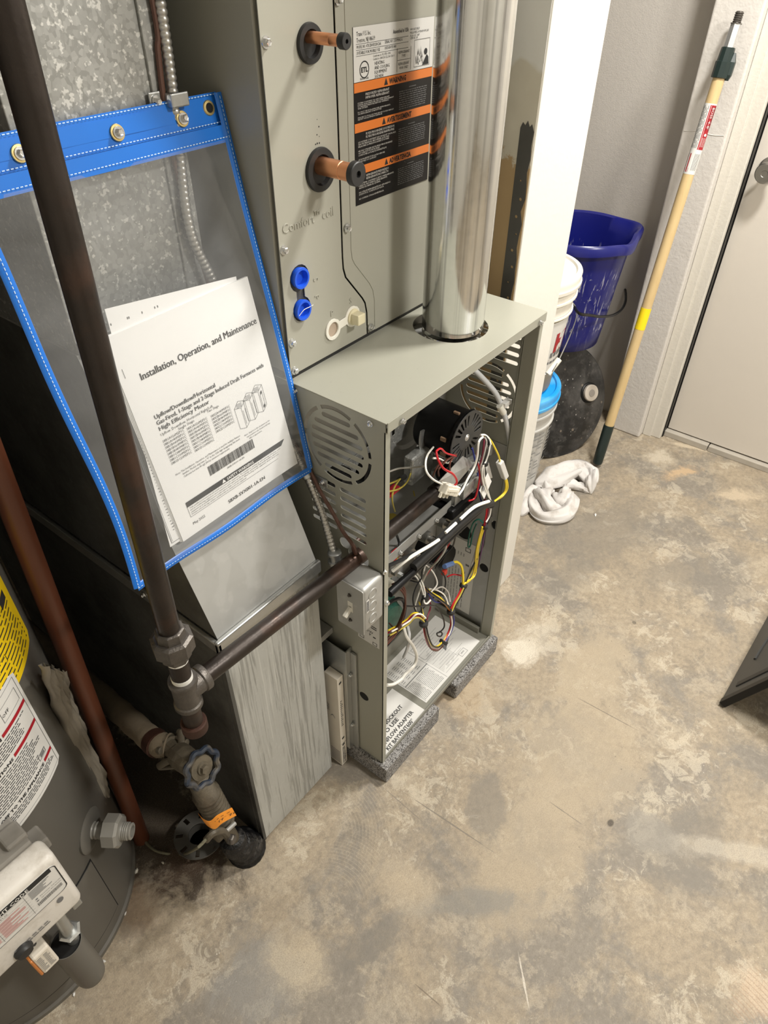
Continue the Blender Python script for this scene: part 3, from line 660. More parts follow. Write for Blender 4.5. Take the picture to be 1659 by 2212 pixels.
obj('mounting_plate', plate(rrect(0.19, 0.70, 0.25, 0.80, 0.006), [rrect(0.205, 0.75, 0.214, 0.766, 0.002), rrect(0.22, 0.75, 0.229, 0.766, 0.002), rrect(0.205, 0.722, 0.214, 0.738, 0.002)], (0, 0.145, 0), (1, 0, 0), (0, 0, 1), 0.0016), M['galv'], fu)

for y_, z_, r_ in ((0.031, 0.407, 0.0122), (0.046, 0.266, 0.0122), (0.093, 0.246, 0.0122), (0.111, 0.345, 0.0216)):  # black discs added so the knockout holes read dark
    obj('hole_blackout', L((W_ - 0.0002, y_, z_), (0, y_, z_), [(0, r_), (0.0012, r_), (0.0012, 0)], 24), M['void'], rp, label='black disc added to darken the knockout hole')
obj('hole_blackout', L((0.0016, 0.048, 0.252), (-1, 0.048, 0.252), [(0, 0.0112), (0.0012, 0.0112), (0.0012, 0)], 24), M['void'], lp, label='black disc added to darken the knockout hole')

# ------------------------------------------------------------ gas train and burners
obj('manifold_pipe', L((0.0, 0.0535, 0.6335), (0.3, 0.0535, 0.628), [(0, 0.0133), (0.215, 0.0133), (0.216, 0.0165), (0.232, 0.0165), (0.233, 0.012), (0.25, 0.012)], 24), M['iron'], fu, smooth=True)
gv = obj('gas_valve', B(((0.253, 0.03, 0.585), (0.335, 0.09, 0.645)), ((0.262, 0.018, 0.6), (0.32, 0.03, 0.632)), bev=0.004), M['galv_shiny'], fu, smooth=True)
obj('valve_body', B(((0.24, 0.025, 0.56), (0.33, 0.1, 0.584)), bev=0.004), M['black'], gv, label='black lower valve body')
for p in ((0.29, 0.026, 0.652), (0.312, 0.04, 0.656)):
    obj('pressure_tap', L(p, Vector(p) + Vector((0.02, -0.022, 0.012)), [(0, 0.008), (0.012, 0.008), (0.0125, 0.0055), (0.02, 0.0055), (0.0205, 0.003)], 8), M['galv_shiny'], gv)
obj('valve_cap', L((0.265, 0.05, 0.645), (0.265, 0.05, 0.7), [(0, 0.03), (0.012, 0.03), (0.014, 0.024), (0.014, 0.02), (0.004, 0.02), (0.004, 0)], 32), M['black'], gv, smooth=True)
obj('terminal_ring', L((0.265, 0.05, 0.65), (0.265, 0.05, 0.7), [(0, 0.012), (0.006, 0.012), (0.007, 0.008), (0.016, 0.008)], 16), M['galv_shiny'], gv, smooth=True)
nb = obj('valve_bracket', quad([(0.1672,0.015,0.7064), (0.1977,0.01,0.6677), (0.292,0.02,0.6707), (0.265,0.03,0.697)], 0.001), M['galv_shiny'], gv)
wt = obj('warning_tag', quad([(0.2981,0.006,0.6089), (0.3172,0.004,0.5774), (0.3541,0.012,0.5939), (0.338,0.014,0.6228)], 0.001), M['sticker'], fu)
pm = Print(between((0.2975,0.0035,0.6083), (0.3119,0.0015,0.5844), (0.3356,0.0115,0.6233), 0.0006)); pm.rect(0.003, 0.006, 0.012, 0.02); pm.done('lettering', M['print_grey'], wt)
t2 = obj('wire_tag', quad([(0.3723,0.03,0.5798), (0.3875,0.028,0.5751), (0.3674,0.03,0.6226), (0.3567,0.032,0.6245)], 0.0008), M['sticker'], fu)
t3 = obj('wire_tag', quad([(0.4175,0.06,0.5973), (0.449,0.058,0.5863), (0.4346,0.06,0.6188), (0.4117,0.062,0.6259)], 0.0008), M['heater_light'], fu)
bs = bmesh.new()
box(bs, (0.03, 0.04, 0.5765), (0.33, 0.184, 0.578)); box(bs, (0.03, 0.038, 0.5765), (0.33, 0.0395, 0.598)); box(bs, (0.328, 0.04, 0.5765), (0.33, 0.184, 0.62))
box(bs, (0.03, 0.184, 0.5), (0.33, 0.186, 0.68))
obj('burner_tray', bs, M['galv_boot'], fu)
obj('tray_hole', L((0.165, 0.11, 0.578), (0.165, 0.11, 0.6), [(0, 0.009), (0.0012, 0.009), (0.0012, 0)], 20), M['dyellow'] if 'dyellow' in M else M['w_dyellow'], fu)
for k in range(5):
    x = 0.075 + k * 0.055
    br = obj('burner', L((x, 0.03, 0.55), (x, 0.16, 0.55), [(0, 0.006), (0.008, 0.006), (0.0085, 0.012), (0.03, 0.0125), (0.034, 0.016), (0.13, 0.016)], 16), M['galv_dark'], fu, smooth=True)
    obj('orifice', L((x, 0.012, 0.55), (x, 0.03, 0.55), [(0, 0.0032), (0.006, 0.0032), (0.0062, 0.0062), (0.0145, 0.0062)], 6), M['galv_shiny'], br)
    screw(br, (x + 0.018, 0.0372, 0.583), (0, -1, 0), 0.0038, M['screw'])
obj('burner_manifold', CY((0.03, 0.012, 0.548), (0.33, 0.012, 0.546), 0.0075, 12), M['black'], fu, smooth=True)
obj('heat_shield', plate(rrect(0.02, 0.64, 0.235, 0.70, 0.003), [circ(0.16, 0.672, 0.006, 12), circ(0.19, 0.655, 0.006, 12)], (0, 0.178, 0), (1, 0, 0), (0, 0, 1), 0.0016), M['galv'], fu)
# rollout switches and parts on the left
for x, z in ((0.05, 0.725), (0.068, 0.715)):
    obj('limit_switch', L((x, 0.15, z), (x, 0.1, z), [(0, 0.018), (0.012, 0.018), (0.014, 0.012), (0.03, 0.012), (0.031, 0.006)], 18), M['black'], fu, smooth=True)
sw = obj('pressure_switch', L((0.115, 0.13, 0.71), (0.115, 0.06, 0.71), [(0, 0.03), (0.02, 0.03), (0.022, 0.024), (0.034, 0.022), (0.035, 0.0)], 28), M['black'], fu, smooth=True)
obj('switch_label', L((0.115, 0.0952, 0.71), (0.115, 0.06, 0.71), [(0, 0.014), (0.0006, 0.014), (0.0006, 0)], 20), M['sticker'], sw)
obj('red_terminal', B(((0.108, 0.075, 0.675), (0.14, 0.09, 0.683)), bev=0.001), M['print_red'], sw)
# lower compartment: control board, transformer, capacitor
cb = obj('control_board', B(((0.03, 0.15, 0.30), (0.22, 0.156, 0.455))), M['pcb'], fu)
for lo, hi, m in (((0.05, 0.125, 0.42), (0.1, 0.15, 0.445), 'nylon'), ((0.11, 0.13, 0.42), (0.15, 0.15, 0.44), 'nylon'), ((0.06, 0.128, 0.34), (0.09, 0.15, 0.37), 'black'), ((0.12, 0.125, 0.33), (0.15, 0.15, 0.37), 'black'), ((0.17, 0.13, 0.33), (0.205, 0.15, 0.36), 'nylon'), ((0.16, 0.13, 0.38), (0.2, 0.15, 0.4), 'sticker')):
    obj('board_component', B((lo, hi), bev=0.002), M[m], cb)
tf = obj('blower_motor', L((0.125, 0.16, 0.318), (0.125, 0.05, 0.318), [(0, 0.062), (0.05, 0.062), (0.06, 0.055), (0.075, 0.05), (0.08, 0.03), (0.08, 0)], 32), M['pcb'], fu, smooth=True)
obj('motor_ring', T([(0.125 + 0.064 * math.cos(t), 0.09, 0.318 + 0.064 * math.sin(t)) for t in [2 * PI * k / 20 for k in range(21)]], 0.004, seg=6, n=1), M['black'], tf, smooth=True)
obj('capacitor', L((0.345, 0.16, 0.345), (0.345, 0.06, 0.345), [(0, 0.03), (0.07, 0.03), (0.074, 0.027), (0.074, 0)], 28), M['black'], fu, smooth=True)
obj('blower_door', B(((0.2, 0.165, 0.1), (0.42, 0.168, 0.27)), bev=0.001), M['galv_dark'], fu)
obj('board_bracket', B(((0.0115, 0.02, 0.44), (0.016, 0.075, 0.52)), ((0.0115, 0.02, 0.40), (0.014, 0.03, 0.56))), M['galv_shiny'], fu)

# ------------------------------------------------------------ wiring
def wire(col, pts, r=0.0017, name='wire', parent=None):
    return obj(name, T(pts, r, seg=6, n=5), M['w_' + col], parent or fu, smooth=True, label=col + ' insulated wire')
wire('red', [(0.1476,0.012,0.7806),(0.1608,0.012,0.7787),(0.1837,0.015,0.7554),(0.2409,0.03,0.7106)])
wire('red', [(0.1476,0.012,0.7806),(0.1453,0.006,0.7692),(0.1545,0,0.7481),(0.1784,-0.004,0.7244),(0.1943,-0.004,0.6991),(0.1883,-0.002,0.6918),(0.1727,0,0.6945)], 0.002)
wire('white', [(0.1973,0.05,0.7446),(0.1514,0.03,0.764),(0.131,0.02,0.7636),(0.1214,0.01,0.7554),(0.1325,0.004,0.7367),(0.1572,0.002,0.713)], 0.0018)
wire('brown', [(0.2388,0.03,0.7158),(0.2033,0.025,0.7245),(0.174,0.02,0.7369),(0.1625,0.02,0.7312),(0.1631,0.025,0.7138)])
wire('brown', [(0.2421,0.03,0.713),(0.1964,0.02,0.7327),(0.1816,0.02,0.7296),(0.171,0.02,0.7261),(0.1897,0.03,0.6975)])
wire('brown', [(0.2361,0.03,0.7144),(0.2062,0.02,0.7202),(0.2083,0.02,0.7032)])
wire('white', [(0.1672,0.03,0.7476),(0.1855,0.028,0.7371),(0.212,0.03,0.7123),(0.2268,0.03,0.7077)])
wire('grey', [(0.1369,0.1,0.7036),(0.1552,0.09,0.7055),(0.1654,0.07,0.7109),(0.1615,0.04,0.7301)])
wire('white', [(0.2972,0.012,0.7284),(0.2731,0.006,0.7331),(0.2701,0.004,0.7059),(0.2631,0.004,0.6846),(0.2407,0.002,0.6731),(0.2243,0,0.6623),(0.2069,-0.002,0.6597)], 0.002)
wire('black', [(0.303,0.014,0.7224),(0.2807,0.008,0.7252),(0.2789,0.006,0.7),(0.2705,0.006,0.6772),(0.2479,0.004,0.6657),(0.2247,0.003,0.6501)], 0.0018)
wire('red', [(0.2999,0.016,0.7232),(0.2807,0.01,0.7174),(0.2804,0.01,0.6923),(0.297,0.01,0.6513),(0.2987,0.01,0.6231),(0.2944,0.012,0.5913),(0.2761,0.015,0.5936)])
wire('maroon', [(0.3098,0.016,0.7199),(0.3039,0.012,0.7088),(0.3002,0.01,0.6862),(0.2956,0.01,0.668),(0.3097,0.01,0.6164),(0.3319,0.012,0.5673),(0.3475,0.014,0.5385)])
wire('purple', [(0.3008,0.02,0.6657),(0.3142,0.02,0.6254),(0.3134,0.02,0.5923),(0.3066,0.02,0.5737)])
wire('blue', [(0.2865,0.025,0.7045),(0.2911,0.022,0.6859),(0.2982,0.02,0.6618),(0.3164,0.02,0.613),(0.3269,0.02,0.5723),(0.3446,0.018,0.5322)])
wire('grey', [(0.308,0.014,0.7207),(0.3096,0.01,0.7116),(0.3031,0.008,0.6958),(0.2985,0.008,0.6777),(0.2957,0.008,0.6583),(0.3219,0.008,0.6043),(0.3484,0.01,0.5543),(0.365,0.012,0.5219)])
wire('black', [(0.315,0.016,0.7171),(0.3184,0.01,0.7068),(0.3179,0.008,0.6926),(0.3117,0.008,0.6754),(0.3038,0.008,0.6663),(0.3051,0.008,0.6421),(0.3359,0.01,0.5832),(0.3622,0.012,0.5359),(0.379,0.014,0.4867)], 0.0022)
wire('white', [(0.3181,0.016,0.7175),(0.3213,0.01,0.7083),(0.3152,0.006,0.6899),(0.309,0.006,0.6726),(0.304,0.006,0.665),(0.3097,0.006,0.6348),(0.3363,0.008,0.5816),(0.3574,0.01,0.5437)], 0.0018)
wire('white', [(0.3005,0.006,0.667),(0.2969,0.005,0.6516),(0.3094,0.006,0.6185),(0.3384,0.008,0.5711),(0.358,0.01,0.5409)], 0.0018)
wire('yellow', [(0.3097,0.02,0.7213),(0.3239,0.018,0.7126),(0.3388,0.015,0.6936),(0.3514,0.012,0.6724),(0.3646,0.01,0.6498),(0.374,0.01,0.6302)], 0.0018)
wire('white', [(0.3027,0.02,0.726),(0.3162,0.018,0.7197),(0.3245,0.014,0.7089),(0.3305,0.012,0.6942)], 0.002)
wire('yellow', [(0.4038,0.008,0.5772),(0.4129,0.006,0.555),(0.4151,0.006,0.538),(0.4023,0.008,0.528),(0.3815,0.01,0.5306),(0.3687,0.012,0.5305)], 0.002)
wire('yellow', [(0.3958,0.006,0.5819),(0.4026,0.004,0.5611),(0.4029,0.004,0.5442),(0.3918,0.006,0.5357),(0.3667,0.01,0.5329)], 0.002)
jc = obj('wire_joint', B(((0, -0.006, -0.006), (0.042, 0.006, 0.006)), bev=0.0015), M['sticker'], fu, label='white shrouded splice on the yellow wires')
a_ = Vector((0.3718,0.01,0.6326)); b_ = Vector((0.3999,0.007,0.5789)); jc.location = a_ - wl(fu); jc.data.transform(Matrix.Translation(wl(fu))); jc.rotation_euler = (b_ - a_).to_track_quat('X', 'Z').to_euler()
jc.scale = ((b_ - a_).length / 0.042, 1, 1)
# two way nylon plug
pc = Vector((0.1803,0,0.6898)); ux = (Vector((0.2166,-0.004,0.6732)) - Vector((0.1397,0,0.7247))).normalized(); 
cn = bmesh.new()
for k in range(3): box(cn, (-0.024 + 0.016 * k, -0.008, -0.009 - 0.001 * k), (-0.009 + 0.016 * k, 0.008, 0.009 - 0.001 * k), 0.0015)
box(cn, (-0.02, -0.0095, -0.003), (0.016, 0.0095, 0.003), 0.001)
for k in range(3): box(cn, (-0.026 + 0.012 * k, -0.002, -0.017), (-0.022 + 0.012 * k, 0.002, -0.008))
o = obj('nylon_plug', cn, M['nylon'], fu); o.data.transform(Matrix.Translation(wl(fu))); o.location = pc - wl(fu); o.rotation_euler = ux.to_track_quat('X', 'Z').to_euler()
# left hand yellow leads
for pts in ([(0.0851,0.06,0.7288),(0.1159,0.07,0.7099),(0.1614,0.09,0.6796)], [(0.0723,0.05,0.7265),(0.1159,0.06,0.7),(0.1672,0.08,0.6747),(0.207,0.1,0.6673),(0.2373,0.12,0.6615)], [(0.1451,0.08,0.6933),(0.1016,0.06,0.7099),(0.0905,0.055,0.6949),(0.1324,0.08,0.6285)], [(0.2445,0.12,0.5854),(0.2325,0.1,0.5571),(0.2354,0.1,0.5362),(0.2204,0.1,0.5296),(0.1818,0.1,0.562)]):
    wire('dyellow', pts, 0.0015)
obj('wire_boot', T([(0.156,0.09,0.6808),(0.1862,0.1,0.6639)], 0.005, seg=8), M['rubber'], fu, smooth=True)
# black loom along the burner tray
obj('wire_loom', T([(0.0992,0.012,0.5572),(0.1515,0.012,0.5563),(0.2078,0.012,0.5581),(0.266,0.012,0.5559),(0.325,0.012,0.5494),(0.3646,0.012,0.5332)], 0.0085, seg=12), M['rubber'], fu, smooth=True, label='black split loom tube carrying the harness')
wire('black', [(0.0383,0.02,0.6043),(0.0739,0.008,0.6049),(0.1302,0.004,0.5904),(0.1836,0.004,0.5877),(0.2381,0.004,0.5872),(0.2907,0.004,0.5773),(0.3458,0.006,0.5521)], 0.0038)
wire('white', [(0.0489,0.02,0.5827),(0.0751,0.004,0.6042),(0.1313,0,0.5943),(0.1573,0,0.5886)], 0.0032)
wire('white', [(0.1774,0,0.591),(0.2117,0,0.5905)], 0.0032)
wire('white', [(0.2255,0,0.5901),(0.2745,0,0.5877),(0.3378,0.004,0.5582)], 0.0034)
# right hand bundle going down
wire('maroon', [(0.3569,0.012,0.5273),(0.3551,0.012,0.5002),(0.3503,0.012,0.4783)])
wire('red', [(0.3514,0.014,0.5359),(0.3533,0.014,0.5078),(0.3502,0.014,0.4773)])
wire('white', [(0.3617,0.01,0.5313),(0.3618,0.01,0.5042),(0.3498,0.01,0.4924)])
wire('black', [(0.3683,0.012,0.5235),(0.3675,0.012,0.4918),(0.3577,0.012,0.4681),(0.3717,0.02,0.4031),(0.3556,0.03,0.3508),(0.3276,0.03,0.3155)])
wire('yellow', [(0.3483,0.012,0.4797),(0.3504,0.02,0.4188),(0.3724,0.03,0.3406),(0.3663,0.03,0.309),(0.3346,0.03,0.3185),(0.3218,0.03,0.3173)], 0.002)
wire('yellow', [(0.344,0.014,0.4816),(0.3434,0.02,0.4173),(0.365,0.03,0.3392),(0.3545,0.03,0.3112),(0.3234,0.03,0.3189)], 0.002)
wire('dyellow', [(0.3526,0.016,0.472),(0.3525,0.024,0.4014),(0.3649,0.034,0.3325),(0.3383,0.034,0.31)])
wire('purple', [(0.3569,0.014,0.47),(0.366,0.02,0.3937),(0.3753,0.03,0.3239),(0.3426,0.034,0.3065)])
wire('grey', [(0.3483,0.018,0.4738),(0.3569,0.03,0.3877),(0.3514,0.035,0.3324),(0.3356,0.036,0.3109)])
wire('green', [(0.3499,0.016,0.4865),(0.345,0.025,0.495),(0.3419,0.035,0.4816),(0.3503,0.045,0.4378),(0.3593,0.05,0.3947),(0.3692,0.05,0.3901),(0.3654,0.045,0.4336),(0.3579,0.035,0.4705)])
wire('green', [(0.3567,0.016,0.4691),(0.3753,0.024,0.3982),(0.3818,0.03,0.3304)])
# lower harness
wire('yellow', [(0.3164,0.06,0.3698),(0.325,0.055,0.3704),(0.3291,0.045,0.3622),(0.325,0.036,0.3455),(0.3229,0.032,0.318)], 0.003)
obj('spade_sleeve', T([(0.2848,0.06,0.3846),(0.3033,0.06,0.3758),(0.3184,0.06,0.3682)], 0.0055, seg=8), plain('sleeve_blue', (0.12, 0.2, 0.42), 0.4), fu, smooth=True, label='blue spade terminal sleeve')
wire('red', [(0.3002,0.06,0.3415),(0.3185,0.055,0.3372),(0.3291,0.04,0.3339)], 0.0018)
obj('spade_sleeve', B((((0.2886,0.06,0.3509))[0:3], tuple(Vector((0.2886,0.06,0.3509)) + Vector((0.012, 0.01, 0.012)))), bev=0.002), plain('sleeve_red', (0.55, 0.05, 0.03), 0.4), fu, label='red spade terminal sleeve')
H = [('orange', 0, 0), ('yellow', 3, 2), ('red', -3, 1), ('black', 5, -3), ('dyellow', -5, -3)]
for col, dx, dy in H:
    wire(col, [(0.3207,0.03,0.3124),(0.3044,0.028,0.3023),(0.284,0.026,0.2959),(0.2697,0.024,0.2859)] if dx == 0 else [tuple(Vector(p) + Vector((dx * 0.0006, 0.0012 * dy, -dx * 0.0005))) for p in [(0.3207,0.03,0.3124),(0.3044,0.028,0.3023),(0.284,0.026,0.2959),(0.2697,0.024,0.2859)]], 0.0018)
    dn = [(0.2658,0.022,0.2787),(0.2704,0.02,0.247),(0.259,0.018,0.2262),(0.2372,0.016,0.2168)]
    wire({'orange': 'red', 'dyellow': 'white', 'black': 'blue'}.get(col, col), [tuple(Vector(p) + Vector((dx * 0.0007, 0.001 * dy, dx * 0.0003))) for p in dn], 0.0018)
    lo = [(0.2303,0.015,0.218),(0.2001,0.01,0.2356),(0.1733,0.01,0.2682),(0.1576,0.012,0.3132),(0.1545,0.016,0.3419),(0.1558,0.02,0.3562)]
    wire({'orange': 'white', 'black': 'black', 'dyellow': 'brown'}.get(col, col), [tuple(Vector(p) + Vector((dx * 0.0004, 0.001 * dy, dx * 0.0008))) for p in lo], 0.0018)
    up = [(0.1536,0.02,0.3652),(0.1454,0.025,0.3801),(0.1333,0.03,0.3874),(0.1207,0.035,0.3774),(0.0973,0.04,0.3774),(0.0677,0.04,0.3899)]
    wire({'orange': 'maroon', 'black': 'white'}.get(col, col), [tuple(Vector(p) + Vector((dx * 0.0005, 0.0015 * dy, dx * 0.0006))) for p in up], 0.0018)
    lf = [(0.2637,0.024,0.2912),(0.252,0.03,0.3165),(0.2344,0.04,0.3435),(0.2181,0.05,0.3676),(0.2112,0.06,0.3833)]
    wire({'red': 'orange', 'dyellow': 'grey'}.get(col, col), [tuple(Vector(p) + Vector((-dx * 0.0004, 0.0015 * dy, dx * 0.0008))) for p in lf], 0.0018)
for pts in ([(0.2586,0.024,0.3046),(0.2731,0.04,0.306),(0.2583,0.05,0.3352),(0.237,0.06,0.3507)], [(0.2726,0.03,0.2911),(0.283,0.05,0.3012),(0.2645,0.06,0.3305),(0.2486,0.07,0.34)], [(0.2569,0.03,0.3195),(0.2604,0.045,0.3281),(0.2518,0.06,0.3368),(0.2341,0.07,0.3521)]):
    wire('black', pts)
wire('white', [(0.2639,0.03,0.3047),(0.2618,0.04,0.3289),(0.2464,0.05,0.3508),(0.2292,0.06,0.3627)])
wire('white', [(0.1939,0.08,0.4354),(0.1997,0.07,0.4239),(0.2032,0.06,0.4034),(0.2007,0.05,0.3794),(0.1916,0.045,0.3657),(0.1947,0.04,0.3608),(0.2078,0.04,0.3607)], 0.002)
wire('white', [(0.1781,0.08,0.4413),(0.1935,0.07,0.4222),(0.1968,0.06,0.4033),(0.1959,0.05,0.3793)], 0.0018)
wire('black', [(0.1865,0.09,0.4137),(0.2037,0.08,0.4009),(0.2147,0.07,0.3917),(0.2154,0.06,0.3701),(0.2071,0.05,0.3601)], 0.0022)
wire('black', [(0.1902,0.09,0.4028),(0.2008,0.08,0.3951),(0.212,0.07,0.3843),(0.2107,0.06,0.3671),(0.1894,0.05,0.3571),(0.1694,0.03,0.3394)], 0.0018)
wire('white', [(0.2036,0.06,0.3977),(0.1894,0.06,0.3712),(0.1827,0.06,0.349),(0.1799,0.05,0.3299),(0.1665,0.03,0.3349)])
wire('yellow', [(0.1954,0.06,0.352),(0.1943,0.05,0.3343),(0.1726,0.03,0.3393)])
wire('maroon', [(0.2134,0.05,0.3646),(0.2176,0.045,0.3288),(0.2014,0.04,0.3177),(0.181,0.03,0.3143)])
wire('grey', [(0.2139,0.02,0.5397),(0.2156,0.02,0.5109),(0.2068,0.03,0.4794),(0.2071,0.05,0.4412),(0.2047,0.06,0.4049)], 0.0022)
wire('red', [(0.2349,0.02,0.5342),(0.2416,0.03,0.4956),(0.2371,0.05,0.4464),(0.2276,0.07,0.3935)])
wire('black', [(0.1967,0.02,0.5439),(0.2089,0.04,0.4929),(0.2049,0.06,0.4457),(0.199,0.06,0.4176)])
wire('black', [(0.1783,0.02,0.548),(0.2036,0.05,0.4847),(0.2043,0.07,0.4269)])
for k in range(3):
    wire('brown', [tuple(Vector(p) + Vector((0.004 * k, 0.003 * k, 0.003 * k))) for p in [(0.0559,0.035,0.3693),(0.0849,0.035,0.3747),(0.1017,0.03,0.4211),(0.1027,0.03,0.4654),(0.0966,0.04,0.4863),(0.0873,0.05,0.4825)]], 0.0019)
wire('brown', [(0.0936,0.06,0.3798),(0.0945,0.04,0.3702),(0.0954,0.03,0.3933)], 0.0018)
wire('black', [(0.1133,0.04,0.4249),(0.143,0.03,0.4046),(0.2078,0.03,0.3492),(0.2429,0.03,0.2876),(0.2568,0.03,0.2413),(0.2346,0.025,0.247),(0.2148,0.022,0.2618),(0.2163,0.02,0.2527),(0.2299,0.02,0.2397),(0.2362,0.022,0.2416),(0.229,0.024,0.253)])
wire('black', [(0.0713,0.05,0.6284),(0.0893,0.05,0.6316),(0.1064,0.05,0.59),(0.1255,0.06,0.5378)], 0.0022)
wire('dyellow', [(0.0907,0.06,0.5468),(0.1115,0.06,0.5366),(0.1236,0.06,0.5509),(0.1259,0.06,0.5654)])
obj('spade_sleeve', B(((0.072, 0.05, 0.535), (0.088, 0.062, 0.56)), bev=0.002), plain('sleeve_orange', (0.6, 0.1, 0.03), 0.4), fu, label='orange red spade connector')
for col, pts in (('black', [(0.245,0.07,0.4215),(0.2631,0.06,0.3961),(0.2762,0.05,0.3616),(0.265,0.045,0.3343),(0.2412,0.05,0.3338)]), ('white', [(0.2177,0.08,0.4325),(0.2319,0.07,0.4224),(0.2466,0.06,0.3928),(0.2445,0.05,0.3707),(0.2216,0.05,0.3646)]), ('grey', [(0.2354,0.05,0.36),(0.2576,0.045,0.3547),(0.2762,0.04,0.3253),(0.2706,0.03,0.3077)]),
                 ('yellow', [(0.2184,0.06,0.3746),(0.2327,0.05,0.3524),(0.2475,0.04,0.3323),(0.2603,0.03,0.3048)]), ('black', [(0.199,0.06,0.4176),(0.1809,0.06,0.4057),(0.1657,0.055,0.388),(0.1629,0.045,0.3628),(0.162,0.03,0.3532)]), ('blue', [(0.213,0.05,0.3691),(0.2264,0.04,0.339),(0.2523,0.035,0.3172),(0.2659,0.028,0.2924)]),
                 ('white', [(0.152,0.05,0.538),(0.171,0.05,0.5142),(0.2089,0.06,0.4555),(0.2048,0.06,0.4262)]), ('black', [(0.2671,0.03,0.5117),(0.277,0.04,0.4612),(0.2643,0.05,0.4388),(0.2486,0.06,0.4075)]), ('red', [(0.0839,0.05,0.5809),(0.1013,0.05,0.5791),(0.1212,0.06,0.5411),(0.1045,0.06,0.5396)]), ('black', [(0.334,0.02,0.5321),(0.3448,0.03,0.5012),(0.3304,0.04,0.4931),(0.3208,0.05,0.4624)])):
    wire(col, pts)
# ties
def tie(p, d, r=0.007):
    p = Vector(p); d = Vector(d).normalized() * 0.004
    obj('cable_tie', L(p - d, p + d, [(0, r), (0.001, r * 1.1), (0.007, r * 1.1), (0.008, r)], 12), M['rubber'], fu)
for p, d, r in (((0.3524,0.012,0.4768), (0, 0, 1), 0.006), ((0.3239,0.031,0.3135), (0.5, 0, 1), 0.008), ((0.2666,0.023,0.2849), (0, 0, 1), 0.0085), ((0.2354,0.016,0.217), (0.6, 0, 0.5), 0.009), ((0.1533,0.018,0.3529), (0, 0, 1), 0.0085), ((0.2003,0.048,0.37), (0, 0, 1), 0.007), ((0.3087,0.008,0.6655), (0, 0, 1), 0.006), ((0.3657,0.012,0.5276), (0, 0, 1), 0.007)): tie(p, d, r)
# clear silicone hose on the right with its clip, white vacuum tube at the bottom
obj('silicone_hose', T([(0.3622,0.1,0.8161),(0.3718,0.085,0.8031),(0.3926,0.07,0.7754),(0.4101,0.055,0.7463),(0.4253,0.045,0.7092),(0.4347,0.035,0.6714),(0.4451,0.03,0.6295),(0.4462,0.028,0.5956),(0.4499,0.03,0.5631)], 0.0052, seg=10), M['silicone'], fu, smooth=True)
hc = obj('hose_clip', T([(0.4116,0.046,0.7247),(0.4211,0.04,0.7059)], 0.0066, seg=10), M['pan_white'], fu, smooth=True, label='white clip holding the silicone hose')
obj('clip_arm', B((tuple(Vector((0.417,0.042,0.7237)) - Vector((0.001, 0.006, 0.005))), tuple(Vector((0.417,0.042,0.7237)) + Vector((0.026, 0.006, 0.005)))), bev=0.001), M['sticker'], hc)
obj('vacuum_tube', T([(0.1301,0.05,0.3395),(0.1269,0.04,0.3212),(0.1372,0.03,0.2895),(0.1533,0.03,0.2383),(0.1446,0.03,0.2155),(0.1149,0.03,0.2196),(0.0989,0.03,0.2159),(0.0732,0.03,0.2279),(0.0512,0.03,0.2488)], 0.0034, seg=8), M['w_white'], fu, smooth=True, label='limp white plastic tube on the wiring diagram')
obj('vacuum_tube', T([(0.143,0.05,0.3319),(0.1366,0.04,0.3164),(0.132,0.04,0.2793),(0.1342,0.05,0.2384)], 0.0034, seg=8), M['silicone'], fu, smooth=True)

# ------------------------------------------------------------ foam pads under the furnace
pad1 = obj('foam_pad', B(((-0.008, -0.017, 0), (0.19, 0.62, Z0 - 0.0005)), bev=0.002), M['pad'], origin=(0.09, 0.3, 0))
tag(pad1, 'grey speckled foam pad under the left front corner of the furnace', 'pad', 'foam pads')
pad2 = obj('foam_pad', B(((0.262, -0.016, 0), (W_ + 0.008, 0.62, Z0 - 0.0005)), bev=0.005), M['pad'], origin=(0.35, 0.3, 0))
tag(pad2, 'grey speckled foam pad under the right front corner of the furnace', 'pad', 'foam pads')

# ------------------------------------------------------------ evaporator coil cabinet
co_ = thing('coil_cabinet', 'tall beige evaporator coil cabinet standing on top of the furnace', 'coil cabinet', (0.222, 0.44, 0.92))
CZ = 0.9225; CT = 1.98
cs = bmesh.new(); box(cs, (0.0, 0.182, CZ + 0.003), (W_, 0.71, CT), 0.002)
obj('cabinet_shell', cs, M['coil'], co_)
obj('base_gasket', B(((0.004, 0.178, H_), (W_ - 0.004, 0.7, CZ + 0.004))), M['rubber'], co_)
seam = [(0.1175, CT), (0.1215, 1.36), (0.1225, 1.24), (0.1225, 1.06), (0.1235, 1.043), (0.128, 1.029), (0.165, 0.985), (0.1715, 0.975), (0.1755, 0.958), (0.1765, CZ)]
outer = [(0.0015, CZ), (0.1745, CZ)] + [(u - 0.0018, v) for u, v in reversed(seam)][1:] + [(0.0015, CT)]
up_, lw_ = (0.077, 1.3165), (0.0845, 1.186)
blue = [(0.045, 1.018), (0.0455, 1.003)] 
def keyhole(c1, r1, c2, r2, wd, n=14):
    c1 = Vector(c1); c2 = Vector(c2); d = (c2 - c1).normalized(); s = Vector((-d.y, d.x)); a0 = math.atan2(d.y, d.x); out = []
    g1 = math.asin(wd / r1); g2 = math.asin(wd / r2)
    for k in range(n + 1):
        t = a0 + g1 + (2 * PI - 2 * g1) * k / n; out.append((c1.x + r1 * math.cos(t), c1.y + r1 * math.sin(t)))
    for k in range(n + 1):
        t = a0 + PI + g2 + (2 * PI - 2 * g2) * k / n; out.append((c2.x + r2 * math.cos(t), c2.y + r2 * math.sin(t)))
    return out
kb1 = keyhole((0.0335, 1.057), 0.0185, (0.034, 1.0135), 0.0175, 0.008)
